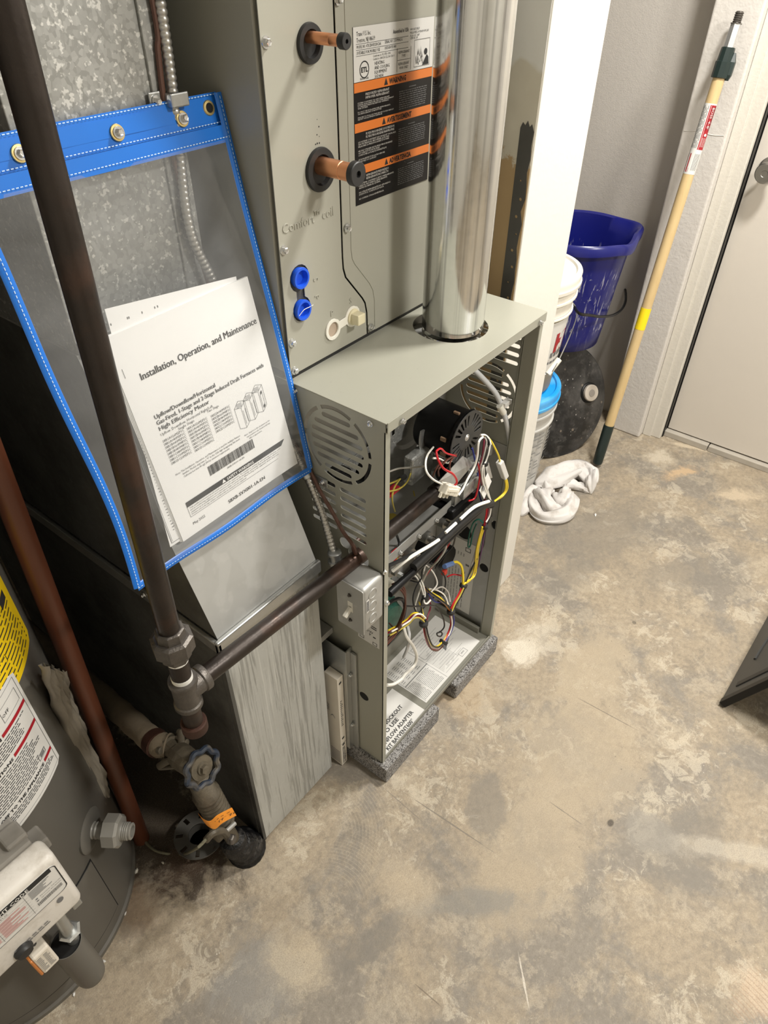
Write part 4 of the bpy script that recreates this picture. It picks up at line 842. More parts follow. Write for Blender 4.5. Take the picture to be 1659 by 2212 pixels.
kb2 = keyhole((0.0945, 0.9605), 0.0165, (0.1395, 0.965), 0.0165, 0.006)
lpn = obj('left_access_panel', plate(outer, [circ(*up_, 0.0185), circ(lw_[0] - 0.0005, lw_[1] - 0.004, 0.023), kb1, kb2], (0, 0.1757, 0), (1, 0, 0), (0, 0, 1), 0.0014), M['coil'], co_)
outr = [(u + 0.0018, v) for u, v in seam[::-1]] + [(0.1193, CT), (W_, CT), (W_, CZ)]
obj('right_access_panel', plate(outr[:-3] + [(W_, CT), (W_, CZ)], [], (0, 0.1757, 0), (1, 0, 0), (0, 0, 1), 0.0014), M['coil'], co_)
ins = [(0.1375, CT - 0.01), (0.1395, 1.36), (0.141, 1.24), (0.141, 1.066), (0.143, 1.052), (0.148, 1.043), (0.182, 1.003), (0.19, 0.99), (0.194, 0.972), (0.1945, CZ)]
obj('raised_field', plate(ins[::-1] + [(W_ - 0.004, CT - 0.01), (W_ - 0.004, CZ)], [], (0, 0.1747, 0), (1, 0, 0), (0, 0, 1), 0.0012), M['coil'], bpy.data.objects['right_access_panel'])
obj('seam_shadow', plate(rrect(0.02, CZ + 0.01, 0.2, CT - 0.02), [], (0, 0.1805, 0), (1, 0, 0), (0, 0, 1), 0.001), M['void'], co_, label='black sheet standing in for shade behind the panel joint')  # black sheet puts the shade into the panel joint
for p in ((0.0085, 1.325), (0.1275, 1.356), (0.1325, 1.098), (0.0085, 1.102), (0.009, 0.972), (0.183, 0.931), (0.009, 0.9285)):
    screw(co_, (p[0], 0.1738 if p[0] > 0.1 else 0.1748, p[1]), (0, -1, 0), 0.0047, M['screw'])
# grommets with copper stubs
def stub(x, z, rg, rp, ln, nm, ox=0.0, oz=0.0):
    g = obj('pipe_grommet', L((x, 0.177, z), (x, 0.1, z), [(0, rg * 1.02), (0.004, rg * 1.04), (0.0065, rg), (0.007, rg * 0.72), (0.001, rg * 0.66), (0.0, 0)], 36), M['rubber'], co_, smooth=True)
    px, pz = x + ox, z + oz
    s = obj('copper_stub', L((px, 0.178, pz), (px, 0.178 - ln, pz), [(0, rp), (ln * 0.62, rp), (ln * 0.63, rp * 0.93), (ln * 0.65, rp * 0.93), (ln * 0.66, rp), (ln - 0.004, rp)], 28), M['copper'], co_, smooth=True)
    cp = obj('stub_cap', L((px, 0.178 - ln + 0.006, pz), (px, 0.178 - ln - 0.01, pz), [(0, rp * 1.18), (0.001, rp * 1.32), (0.0085, rp * 1.32), (0.0095, rp * 1.22), (0.0095, rp * 0.38), (0.005, rp * 0.36), (0.005, 0)], 28), M['rubber'], s, smooth=True, label='black rubber cap with a centre hole')
stub(0.0765, 1.318, 0.0198, 0.0062, 0.056, 'small', 0.001, 0.006)
stub(0.0838, 1.183, 0.0255, 0.011, 0.062, 'large', 0.003, 0.004)
# drain openings
obj('drain_plate', plate([(u, v) for u, v in keyhole((0.0335, 1.057), 0.0205, (0.034, 1.0135), 0.0195, 0.01)], [], (0, 0.1785, 0), (1, 0, 0), (0, 0, 1), 0.001), M['galv_dirty_shaded'], co_)
for z, r in ((1.0585, 0.0135), (1.0135, 0.0135)):
    obj('drain_plug', L((0.0325, 0.1775, z), (0.0325, 0.16, z), [(0, r * 0.98), (0.007, r * 1.08), (0.0088, r * 1.04), (0.0088, r * 0.82), (0.0006, r * 0.72), (0.0006, 0)], 28), M['blue_plug'], co_, smooth=True, label='bright blue hollow drain plug')
obj('plug_string', T([(0.021, 0.1685, 1.0095), (0.03, 0.1675, 1.0155), (0.042, 0.168, 1.0155), (0.055, 0.1735, 1.0125)], 0.0005, seg=5), M['pan_white'], co_)
dp = obj('drain_plate', plate(keyhole((0.0945, 0.9605), 0.0162, (0.1395, 0.965), 0.0162, 0.0057), [circ(0.0945, 0.9605, 0.0115, 20)], (0, 0.1745, 0), (1, 0, 0), (0, 0, 1), 0.004), M['pan_white'], co_, label='white plastic drain outlet plate')
obj('drain_thread', L((0.0945, 0.176, 0.9605), (0.0945, 0.2, 0.9605), [(0, 0.0116), (0.012, 0.011), (0.012, 0)], 20), plain('drain_tan', (0.45, 0.36, 0.28), 0.5), dp)
obj('drain_cap', L((0.1395, 0.174, 0.965), (0.1395, 0.15, 0.965), [(0, 0.0125), (0.004, 0.0125), (0.0045, 0.0115)], 24), M['cream'], dp, smooth=True, label='cream square headed drain plug')
obj('square_head', B(((0.131, 0.155, 0.957), (0.148, 0.171, 0.973)), bev=0.0015), M['cream'], dp)
# embossed lettering
def emboss(txt, u, v, size, rot=0.0, spacing=1.0, off=-0.0003):
    cu = bpy.data.curves.new('t', 'FONT'); cu.body = txt; cu.size = size; cu.extrude = 0.0005; cu.bevel_depth = 0.0003; cu.resolution_u = 2; cu.offset = off; cu.space_character = spacing
    o = bpy.data.objects.new('t', cu); me = bpy.data.meshes.new_from_object(o); bm = bmesh.new(); bm.from_mesh(me)
    bpy.data.objects.remove(o); bpy.data.curves.remove(cu); bpy.data.meshes.remove(me)
    m = Matrix.Translation((u, 0.1749, v)) @ Matrix.Rotation(PI / 2, 4, 'X') @ Matrix.Rotation(rot, 4, 'Z')
    bmesh.ops.transform(bm, matrix=m, verts=bm.verts)
    return obj('embossed_lettering', bm, M['coil'], lpn)
emboss('Comfort', 0.0085, 1.1215, 0.0172, 0, 0.98); emboss('TM', 0.068, 1.13, 0.0085, off=0.0); emboss('coil', 0.0835, 1.1215, 0.0172, 0, 0.98)
emboss('S', 0.06, 1.049, 0.013, -PI / 2); emboss('P', 0.06, 1.024, 0.013, -PI / 2); emboss('P', 0.091, 0.981, 0.013); emboss('S', 0.134, 0.986, 0.013)
for k in range(7):
    a = (0.083 + random.uniform(-0.005, 0.004), 1.217 + random.uniform(-0.006, 0.03)); obj('scuff_mark', plate(circ(a[0], a[1], random.uniform(0.0004, 0.0012), 6), [], (0, 0.1749, 0), (1, 0, 0), (0, 0, 1), 0.0003), M['print_black'], lpn)
# rating label
lb = obj('rating_label', (B(((0.1525, 0.1733, 1.1225), (0.3225, 0.1739, 1.3275)))), M['sticker_black'], co_)
mp = lambda u, v: Vector((0.1525 + u, 0.17305, 1.1225 + v))
mp2 = lambda u, v: Vector((0.1525 + u, 0.17275, 1.1225 + v))
LW, LH = 0.17, 0.205
p = Print(mp); p.rect(0, 0.1475, LW, LH); p.done('white_field', M['sticker'], lb)
p = Print(mp)
for v in (0.136, 0.0905, 0.039): p.rect(0, v, LW, v + 0.0108)
p.done('orange_band', M['print_orange'], lb)
p = Print(mp2)
for v, t, x in ((0.1383, 'WARNING', 0.072), (0.0928, 'AVERTISSEMENT', 0.068), (0.0413, 'ADVERTENCIA', 0.074)):
    p.text(t, x, v, 0.0088, bold=0.0003, sx=0.86); p.poly([(x - 0.011, v - 0.0005), (x - 0.003, v - 0.0005), (x - 0.007, v + 0.0075)])
p.text('Trane U.S. Inc.', 0.006, 0.1955, 0.0068, width=0.028); p.text('Trenton, NJ 08619', 0.006, 0.189, 0.0068, width=0.036)
p.text('Assembled in USA', 0.079, 0.1925, 0.0062, width=0.033, bold=0.0001)
p.text('MODEL NO. 4TXCB003DS3HCAA', 0.006, 0.1828, 0.0048, width=0.048); p.text('SERIAL NO. 21509N4L5G', 0.062, 0.1835, 0.0048, width=0.037)
p.text('SUITABLE FOR MOBILE USE', 0.006, 0.1765, 0.0048, width=0.046); p.text('DESIGN PSI 480', 0.062, 0.1772, 0.0045, width=0.024)
for u, v, t in ((0.116, 0.193, 'MOUNT FIRST'), (0.116, 0.1895, 'REQUIRES A MINIMUM 24V'), (0.116, 0.186, 'FLA 0.5  HP'), (0.116, 0.1832, 'CFM 45 OF')): p.text(t, u, v, 0.0034, width=0.0019 * len(t))
for v in (0.1872, 0.181, 0.1748): p.rect(0.005, v, 0.112, v + 0.0004)
p.text('Conforms to UL STD 1995', 0.038, 0.1712, 0.0034, width=0.036); p.text('Certified to CAN/CSA C22.2 NO 236-11', 0.038, 0.1678, 0.0034, width=0.044)
for k, (t, wd_) in enumerate((('HEATING', 0.02), ('AND COOLING', 0.031), ('EQUIPMENT', 0.026), ('3059834', 0.018))): p.text(t, 0.041, 0.1624 - k * 0.0049, 0.0054, width=wd_)
p.text('ETL', 0.0138, 0.1572, 0.0075, width=0.0135, bold=0.0003); p.text('Intertek', 0.012, 0.1492, 0.0038, width=0.017)
for k in range(28):
    a, b = 2 * PI * k / 28, 2 * PI * (k + 1) / 28; cx, cy = 0.0205, 0.1598
    p.poly([(cx + 0.0095 * math.cos(a), cy + 0.0095 * math.sin(a)), (cx + 0.0095 * math.cos(b), cy + 0.0095 * math.sin(b)), (cx + 0.0082 * math.cos(b), cy + 0.0082 * math.sin(b)), (cx + 0.0082 * math.cos(a), cy + 0.0082 * math.sin(a))])
p.text('REFRIGERANT', 0.091, 0.1695, 0.0045, sx=0.85); p.text('TYPE', 0.098, 0.165, 0.0045, sx=0.85); p.text('REFRIGERANT', 0.091, 0.1565, 0.0045, sx=0.85); p.text('410A ONLY', 0.0935, 0.152, 0.0045, sx=0.85)
p.rect(0.088, 0.1495, 0.0886, 0.176); p.rect(0.118, 0.1495, 0.1186, 0.176); p.rect(0.089, 0.1622, 0.118, 0.1626); p.frame(0.126, 0.151, 0.162, 0.182, 0.0004)
p.poly(circ(0.1525, 0.167, 0.0038, 12)); p.poly([(0.145, 0.152), (0.16, 0.152), (0.159, 0.1605), (0.155, 0.1635), (0.15, 0.158)])
for k in range(16):
    u = 0.13 + random.random() * 0.016; v = 0.153 + random.random() * 0.012; p.poly([(u, v), (u + 0.0012, v), (u + 0.0006 + random.uniform(-0.002, 0.002), v + random.uniform(0.006, 0.011))])
p.done('lettering', M['print_black'], lb)
p = Print(mp2)
TX = [(0.129, ['PRESSURIZED REFRIGERANT', 'IMPROPER REFRIGERANT'], ['SYSTEM CONTAINS OIL AND REFRIGERANT', 'UNDER HIGH PRESSURE. RECOVER REFRIGERANT', 'TO RELIEVE PRESSURE BEFORE OPENING', 'THE SYSTEM.', '', 'DO NOT USE NON-APPROVED REFRIGERANTS', 'OR REFRIGERANT SUBSTITUTES', '', 'FAILURE TO FOLLOW THE ABOVE COULD RESULT', 'INJURY OR EQUIPMENT DAMAGE.']),
      (0.0835, ['FLUIDE FRIGORIGENE SOUS PRESSION', 'FLUIDE FRIGORIGENE INAPPROPRIE'], ['LE SYSTEME CONTIENT DE L\'HUILE ET UN FLUIDE', 'HAUTE PRESSION. RECUPERER LE FLUIDE', 'RELACHER LA PRESSION AVANT D\'OUVRIR', '', 'NE PAS UTILISER DE FLUIDES FRIGORIGENES', 'OU SUBSTITUTS DE FLUIDES', 'CONSULTER LA PLAQUE SIGNALETIQUE', '', 'LE NON-RESPECT DE LA PROCEDURE', 'BLESSURES OU LA MORT']),
      (0.032, ['REFRIGERANTE PRESURIZADO', 'REFRIGERANTE INCORRECTO'], ['EL SISTEMA CONTIENE ACEITE Y REFRIGERANTE', 'PRESION. RECUPERE EL REFRIGERANTE', 'ANTES DE ABRIR EL SISTEMA', '', 'NO UTILICE REFRIGERANTES NO APROBADOS', 'SUSTITUTOS. CONSULTE LA PLACA', '', 'NO CUMPLIR CON LA ADVERTENCIA'])]
for (v, hd, tx), bot in zip(TX, (0.1028, 0.0515, 0.004)):
    v0 = v + 0.0022
    for k, t in enumerate(hd): p.text(t, 0.022, v0 - k * 0.0039, 0.0041, width=0.05 if len(t) < 26 else 0.062)
    sp = (v0 - 0.0078 - bot) / len(tx)
    for k, t in enumerate(tx):
        if t: p.text(t, 0.006, v0 - 0.0078 - k * sp, min(0.0032, sp * 1.05), width=0.0019 * len(t))
p.done('lettering', M['print_white'], lb)
p = Print(mp2)
for v, hd, tx in TX:
    p.rect(0.116, v + 0.0, 0.132, v + 0.0012)
    for k in range(9):
        u = 0.094
        while u < 0.156:
            l = random.uniform(0.002, 0.008); p.rect(u, v - 0.0035 - k * 0.0026, min(u + l, 0.158), v - 0.0024 - k * 0.0026); u += l + 0.0012
p.done('small_print', M['print_grey'], lb)

# ------------------------------------------------------------ flue pipe
fl = thing('flue_pipe', 'shiny round galvanized flue pipe rising from the furnace top', 'pipe', (0.297, 0.092, 0.9))
obj('pipe_section', L((0.297, 0.092, 0.917), (0.297, 0.092, 2.42), [(0, 0.0502), (0.0015, 0.0508), (0.6, 0.0508), (1.49, 0.0508)], 64), M['flue'], fl, smooth=True)
obj('pipe_seam', B(((0.2965 - 0.03, 0.0508 - 0.0008, 0.92), (0.2975 - 0.03, 0.0515, 2.4))), M['flue'], fl) if False else None

# ------------------------------------------------------------ return duct
rd = thing('return_duct', 'galvanized return air duct with sloped boot and streaked base box beside the furnace', 'duct', (-0.156, 0.45, 0))
DX0, DX1, DY = -0.26, -0.052, 0.1
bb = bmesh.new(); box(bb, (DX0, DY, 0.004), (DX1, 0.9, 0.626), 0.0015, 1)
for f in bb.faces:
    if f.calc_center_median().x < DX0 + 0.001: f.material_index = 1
obj('base_box', bb, [M['galv_box'], M['galv_dirty_shaded']], rd)
obj('corner_seam', B(((DX0 - 0.0015, DY + 0.01, 0.004), (DX0, DY + 0.028, 0.626)), ((DX0 - 0.0005, DY - 0.0012, 0.004), (DX0 + 0.006, DY, 0.626))), M['galv_dirty_shaded'], rd)
obj('drive_strip', B(((DX0 - 0.008, DY - 0.009, 0.615), (DX1 + 0.003, DY - 0.001, 0.64)), ((DX0 - 0.008, DY - 0.009, 0.615), (DX0 - 0.0005, 0.9, 0.637)), bev=0.002), M['galv_shiny'], rd)
obj('seam_lip', B(((DX0 + 0.001, DY - 0.004, 0.6), (DX1, DY, 0.615))), M['galv'], rd)
bt = bmesh.new()
P0 = [(DX0, DY, 0.638), (DX1, DY, 0.638), (DX1, 0.9, 0.638), (DX0, 0.9, 0.638)]
P1 = [(DX0, 0.257, 1.035), (DX1, 0.257, 1.035), (DX1, 0.9, 1.035), (DX0, 0.9, 1.035)]
vs = [bt.verts.new(p) for p in P0 + P1]
for k in range(4): bt.faces.new((vs[k], vs[(k + 1) % 4], vs[4 + (k + 1) % 4], vs[4 + k]))
bt.faces.new(vs[:4][::-1]); bt.faces.new(vs[4:])
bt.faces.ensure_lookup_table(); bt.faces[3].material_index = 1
obj('sloped_boot', bt, [M['galv_boot'], M['galv_dirty_shaded']], rd)
obj('upper_duct', B(((DX0 + 0.003, 0.257, 1.035), (DX1 - 0.003, 0.9, 2.42)), bev=0.001), M['galv'], rd)
obj('duct_seam', B(((-0.09, 0.2535, 1.04), (-0.072, 0.2575, 2.42)), ((DX0 + 0.003, 0.254, 1.03), (DX1 - 0.003, 0.258, 1.05)), bev=0.001), M['galv'], rd)
for p in ((0.03, 0.62), (0.055, 0.62)):
    obj('paint_mark', plate(circ(-0.256 + 0.001 + p[0], 0.0, 0.006, 10, sx=0.35), [], (0, 0.1095 - 0.003, 0.662), (1, 0, 0), (0, 0.367, 0.93), 0.0006), M['pan_white'], rd) if False else None
screw(rd, (DX0 - 0.009, 0.26, 0.632), (-1, 0, 0), 0.004, M['screw'])

# ------------------------------------------------------------ filter rack and carton between duct and furnace
fr = thing('filter_rack', 'narrow galvanized filter rack channels between the base box and the furnace', 'filter rack', (-0.02, 0.15, 0))
obj('rack_channel', B(((-0.018, 0.075, 0.055), (-0.0015, 0.078, 0.385)), ((-0.0185, 0.075, 0.055), (-0.0165, 0.3, 0.385)), ((-0.006, 0.062, 0.055), (-0.0015, 0.075, 0.375)), bev=0.0006), M['galv_shiny'], fr)
obj('rack_channel', B(((-0.045, 0.125, 0.0), (-0.036, 0.7, 0.41)), ((-0.045, 0.12, 0.395), (-0.002, 0.7, 0.41)), ((-0.05, 0.12, 0.0), (-0.04, 0.13, 0.41)), bev=0.001), M['galv_boot'], fr)
obj('rack_floor', B(((-0.05, 0.13, 0.0), (-0.0015, 0.7, 0.03))), M['galv_dark'], fr)
screw(fr, (-0.01, 0.0745, 0.31), (0, -1, 0), 0.0036, M['screw']); screw(fr, (-0.01, 0.0745, 0.14), (0, -1, 0), 0.0036, M['screw'])
ca = thing('filter_carton', 'tall thin white printed cardboard filter carton beside the streaked box', 'carton', (-0.028, 0.09, 0))
obj('carton_body', B(((-0.0365, 0.084, 0.0015), (-0.0195, 0.118, 0.313)), bev=0.0008), M['carton'], ca)
p = Print(lambda u, v: Vector((-0.0365 + u, 0.0836, v)))
for v in (0.292, 0.1, 0.075): p.poly([(0.0045, v), (0.011, v + 0.002), (0.011, v + 0.008), (0.0045, v + 0.006)])
for k in range(14): p.rect(0.005, 0.15 + k * 0.0065, 0.008 + random.random() * 0.004, 0.1525 + k * 0.0065)
for k in range(14):
    for u in (0.004, 0.009): p.rect(u, 0.008 + k * 0.0045, u + random.uniform(0.002, 0.0045), 0.0105 + k * 0.0045)
p.rect(0.001, 0.0835, 0.016, 0.0845)
p.done('printing', M['print_black'], ca)
p = Print(lambda u, v: Vector((-0.0369, 0.118 - u, v)))
p.text('Filter', 0.008, 0.19, 0.012, rot=PI / 2); p.poly([(0.01 + 0.012 * k / 6, 0.175 + 0.008 * math.sin(PI * k / 6)) for k in range(7)] + [(0.01 + 0.012 * (6 - k) / 6, 0.173 + 0.007 * math.sin(PI * (6 - k) / 6)) for k in range(7)])
for k in range(8): p.rect(0.004, 0.01 + k * 0.006, 0.03, 0.012 + k * 0.006)
p.done('printing', M['print_grey'], ca)

# ------------------------------------------------------------ document pouch with papers
pn = Vector((0, -0.9794, 0.2018)); sl_ = Vector((0, 0.2018, 0.9794))   # outward normal and upward direction of the hanging sheet
def PO(x, s, off=0.0): return Vector((x, 0.148, 0.77)) + sl_ * s + pn * off
po = thing('document_pouch', 'clear vinyl document pouch with blue stitched edging screwed to the duct', 'pouch', (-0.165, 0.25, 1.26))
X0, X1, SB, ST = -0.331, -0.0085, 0.006, 0.512
def lx(s): return X0 + 0.012 * math.sin(PI * min(1, max(0, s / 0.5)) * 1.0) * 0.9 + 0.004 * math.sin(s * 17)
def rx(s): return X1 + 0.002 * math.sin(s * 11)
def sheet(off, bulge, nu=14, nv=18):
    v = []; f = []
    for j in range(nv + 1):
        s = SB + (ST - 0.048 - SB) * j / nv
        for i in range(nu + 1):
            u = i / nu; x = lx(s) + (rx(s) - lx(s)) * u
            b = bulge * (math.sin(PI * u) ** 0.6) * (math.sin(PI * min(1, j / nv * 0.98 + 0.01)) ** 0.5) + 0.0015 * math.sin(u * 9 + s * 14) * math.sin(PI * u)
            v.append(tuple(PO(x, s, off + b)))
    for j in range(nv):
        for i in range(nu): a = j * (nu + 1) + i; f.append((a, a + 1, a + nu + 2, a + nu + 1))
    return v, f
obj('clear_sheet', sheet(0.009, 0.007), M['vinyl'], po, smooth=True)
hdr = bmesh.new()
def strip(bm, s0, s1, off, th=0.0012, n=20, wav=0.0, x0=None, x1=None):
    a = []; 
    x0 = X0 if x0 is None else x0; x1 = X1 if x1 is None else x1
    for i in range(n + 1):
        x = x0 + (x1 - x0) * i / n; o = off + wav * math.sin(i * 0.9)
        a.append([bm.verts.new(PO(x, s0, o)), bm.verts.new(PO(x, s1, o)), bm.verts.new(PO(x, s1, o - th)), bm.verts.new(PO(x, s0, o - th))])
    for i in range(n):
        for k in range(4): bm.faces.new((a[i][k], a[i + 1][k], a[i + 1][(k + 1) % 4], a[i][(k + 1) % 4]))
    bm.faces.new(a[0]); bm.faces.new(a[-1][::-1])
strip(hdr, 0.4795, 0.513, 0.0045, wav=0.0003); strip(hdr, 0.461, 0.4795, 0.0095, wav=0.0006)
hd = obj('top_binding', hdr, M['blue_trim'], po, smooth=True, ang=30)
hd2 = bmesh.new(); strip(hd2, 0.49, 0.507, 0.005, x0=-0.29, x1=-0.062); obj('binding_patch', hd2, M['blue_trim'], hd)
eL = [PO(lx(s), s, 0.009) for s in [SB + (0.47 - SB) * k / 12 for k in range(13)]]
eR = [PO(rx(s), s, 0.009) for s in [SB + (ST - SB) * k / 12 for k in range(13)]]
eB = [PO(X0 + (X1 - X0) * k / 10, SB + 0.002 * math.sin(k), 0.009) for k in range(11)]
for e in (eL, eR, eB):
    ed = obj('edge_binding', T(e, 0.0056, seg=8, n=3, flat=0.35, up0=pn), M['blue_trim'], po, smooth=True)
def stitches(pts, off, step=0.0045):
    bm = bmesh.new(); P = spline(pts, 24); acc = 0; last = P[0]; seg = [P[0]]
    d = 0; lens = [0]
    for i in range(1, len(P)): d += (P[i] - P[i - 1]).length; lens.append(d)
    def at(t):
        for i in range(1, len(P)):
            if lens[i] >= t: k = (t - lens[i - 1]) / max(1e-9, lens[i] - lens[i - 1]); return P[i - 1].lerp(P[i], k)
        return P[-1]
    t = 0
    while t < d - step:
        a = at(t) + pn * off; b = at(t + step * 0.62) + pn * off; x = (b - a).cross(pn).normalized() * 0.00045
        bm.faces.new([bm.verts.new(q) for q in (a - x, b - x, b + x, a + x)]); t += step
    return bm
st = bmesh.new()
for e in (eL, eR, eB): join(st, stitches(e, 0.0025))
for s, o in ((0.4665, 0.0105), (0.4825, 0.006), (0.511, 0.006)): join(st, stitches([PO(X0 + 0.005, s, o), PO(-0.16, s, o), PO(X1 - 0.002, s, o)], 0.0006))
so = obj('stitching', st, M['thread'], po); so['kind'] = 'stuff'
for x in (-0.262, -0.152, -0.066):
    q = PO(x, 0.4935, 0.006); obj('grommet', L(q, q + pn, [(0, 0.0085), (0.001, 0.008), (0.0012, 0.005), (0.0, 0.005)], 20), M['brass'], po, smooth=True)
    screw(po, q + pn * 0.0015, pn, 0.0046, M['screw'])
q = PO(-0.024, 0.4985, 0.0045); obj('grommet', L(q, q + pn, [(0, 0.0082), (0.0012, 0.0075), (0.0014, 0.0052), (0.0002, 0.005)], 24), M['brass'], po, smooth=True)
obj('grommet_hole', L(q, q + pn, [(0, 0.005), (0.0006, 0.005), (0.0006, 0)], 20), M['void'], po)
em = bmesh.new()
pt = Print(lambda u, v: PO(-0.118 + u, 0.4935 + v, 0.0056)); pt.text('BUCKLEY INDUSTRIAL', 0, 0, 0.0075, sx=0.62)
pt.done('stamped_lettering', plain('blue_vinyl_dark', (0.01, 0.1, 0.42), 0.4), hd) if False else None

def page(name, bl, br, tl, tr, th, off, mat=M['paper'], curl=0.0):
    bl, br, tl, tr = [Vector(q) for q in (bl, br, tl, tr)]; v = []; f = []; nu = nv = 8
    for lay in (0, 1):
        for j in range(nv + 1):
            for i in range(nu + 1):
                a = bl.lerp(br, i / nu); b = tl.lerp(tr, i / nu); q = a.lerp(b, j / nv)
                q = q + pn * (off + curl * max(0, i / nu - 0.55) ** 2 * max(0, 0.3 - j / nv) * 8 - lay * th); v.append(tuple(q))
    N = (nu + 1) * (nv + 1)
    for j in range(nv):
        for i in range(nu):
            a = j * (nu + 1) + i; f.append((a, a + 1, a + nu + 2, a + nu + 1)); f.append((N + a, N + a + nu + 1, N + a + nu + 2, N + a + 1))
    ring = [i for i in range(nu + 1)] + [j * (nu + 1) + nu for j in range(1, nu + 1)] + [nv * (nu + 1) + i for i in range(nu - 1, -1, -1)] + [j * (nu + 1) for j in range(nv - 1, 0, -1)]
    for k in range(len(ring)): a, b = ring[k], ring[(k + 1) % len(ring)]; f.append((b, a, N + a, N + b))
    return v, f
BL, BR, TR, TL = Vector((-0.247,0.1485,0.7921)), Vector((-0.0274,0.1492,0.7954)), Vector((-0.0305,0.2061,1.0718)), Vector((-0.2367,0.2067,1.0749))
TL = BL + (TR - BR) + Vector((0, 0, 0.0))
lb2 = thing('loose_sheet', 'white printed sheet sticking out behind the stapled manual', 'sheet', tuple(BL), 'papers in the pouch')
sA, sB_, sC, sD = Vector((-0.2658,0.1514,0.794)), Vector((-0.0813,0.1509,0.7917)), Vector((-0.0461,0.2095,1.0758)), Vector((-0.2341,0.2137,1.0961))
obj('sheet_paper', page('s', sA, sB_, sD, sC, 0.0004, 0.0), M['paper'], lb2)
pt = Print(between(sA, sB_, sD, 0.0004))
pt.rect(0.0035, 0.004, 0.0042, 0.2); pt.rect(0.0035, 0.004, 0.06, 0.0046); pt.rect(0.0055, 0.006, 0.0059, 0.2)
for k in range(44):
    v = 0.02 + k * 0.0045
    if v < 0.21: pt.rect(0.012, v, 0.0125 + (0.004 if k < 22 else 0.012) * random.random(), v + 0.001)
pt.text('i.', 0.018, 0.287, 0.006)
for u in (0.028, 0.05, 0.052, 0.07, 0.088, 0.092): pt.rect(u, 0.29, u + 0.0012, 0.2925)
pt.done('lettering', M['print_grey'], lb2)
bk = thing('installation_manual', 'stapled white installation manual standing in the clear pouch', 'manual', tuple(BL), 'papers in the pouch')
for k in range(4):
    pg = obj('page_block', page('b', BL + Vector((-0.001 * k, 0, 0)), BR, TL + Vector((-0.0016 * k, 0, 0.0005 * k)), TR, 0.0008, -0.0009 * k - 0.0001), M['paper'], bk)
obj('front_cover', page('c', BL, BR, TL, TR, 0.0003, 0.0003, curl=0.004), M['paper'], bk)
ux = (BR - BL).normalized(); vy = (TL - BL); vy = (vy - ux * vy.dot(ux)).normalized()
BW, BH = (BR - BL).length, (TL - BL).length
pt = Print(between(BL + pn * 0.0003, BR + pn * 0.0003, TL + pn * 0.0003, 0.0006))
def bt_(txt, x, y, s, bold=0, **k):
    pt.text(txt, x, y, s, **k)
    if bold: pt.text(txt, x + bold, y, s, **k)
# page is about 0.22 x 0.29; positions measured on the sheet
bt_('Installation, Operation, and Maintenance', 0.0262, 0.2215, 0.0125, bold=0.0004, width=0.189, res=2)
for t, v, wdt in (('Upflow/Downflow/Horizontal', 0.1705, 0.0975), ('Gas-Fired, 1-Stage and 2-Stage Induced Draft Furnaces with', 0.1625, 0.182), ('High Efficiency Motor', 0.1545, 0.081)): bt_(t, 0.0247, v, 0.0078, bold=0.0004, width=wdt, res=2)
bt_('Upflow, Downflow, Horizontal Right/Left', 0.0243, 0.1475, 0.0052, width=0.085); bt_('Single Stage', 0.05, 0.1428, 0.005, width=0.026); bt_('Two Stage', 0.098, 0.1438, 0.005, width=0.02)
C1 = ('S8B1A026M2PSC', 'S8B1A040M3PSC', 'S8B1B040M2PSC', 'S8B1B060M4PSC', 'S8B1B080M4PSC', 'S8B1C080M5PSC', 'S8B1C100M5PSC', 'S8B1D120M5PSC')
for k, t in enumerate(C1): bt_(t, 0.0238, 0.1385 - k * 0.0046, 0.0047, width=0.0335); bt_(t.replace('B1', 'X1', 1), 0.0615, 0.1368 - k * 0.0046, 0.0047, width=0.0335)
for k, t in enumerate(('S8X2A040M3PSC', 'S8X2B060M4PSC', 'S8X2B080M4PSC', 'S8X2C080M5PSC', 'S8X2C100M5PSC', 'S8X2D120M5PSC')): bt_(t, 0.101, 0.1355 - k * 0.0046, 0.0047, width=0.0335)
for k, (t, wdt) in enumerate((('Note: Graphics in this document are for', 0.049), ('representation only. Actual model may', 0.045), ('differ in appearance.', 0.025))): bt_(t, 0.143 + 0.003 * k, 0.086 - k * 0.0038, 0.0032, width=wdt)
for k, (t, wdt) in enumerate((('Note: This Installation, Operation, and Maintenance is used for multiple furnace', 0.112), ('families. Models may have a "Y" in the 12th digit designating this meet', 0.1), ('California less than 40 ng/J (NOx) emissions requirements.', 0.08))): bt_(t, 0.024 + (0.01 if k else 0), 0.09 - k * 0.0042, 0.0038, width=wdt)
u = 0.0715
while u < 0.154:
    wdt = random.choice((0.0006, 0.0009, 0.0014)); pt.rect(u, 0.0625, u + wdt, 0.0765); u += wdt + random.choice((0.0006, 0.0009))
bt_('S8XB-SVX001-1A-EN', 0.1, 0.0575, 0.0036)
pt.rect(0.0227, 0.041, 0.2073, 0.0485); pt.frame(0.0227, 0.0255, 0.2073, 0.042, 0.0004)
for k, t in enumerate(('Only qualified personnel should install and service the equipment. The installation, starting up, and servicing of heating, ventilating,', 'and air-conditioning equipment can be hazardous and requires specific knowledge and training. Improperly installed, adjusted or altered', 'equipment by an unqualified person could result in death or serious injury. When working on the equipment, observe all precautions in the', 'literature and on the tags, stickers, and labels that are attached to the equipment.')): bt_(t, 0.0255, 0.0375 - k * 0.0032, 0.0028, width=0.178 if k < 3 else 0.1)
bt_('S8XB-SVX001-1A-EN', 0.0843, 0.0095, 0.0072, width=0.0708, res=2, bold=0.0003); bt_('May 2022', 0.0223, 0.0135, 0.0055, width=0.021)
pt.rect(0.0085, 0.232, 0.009, 0.2435)
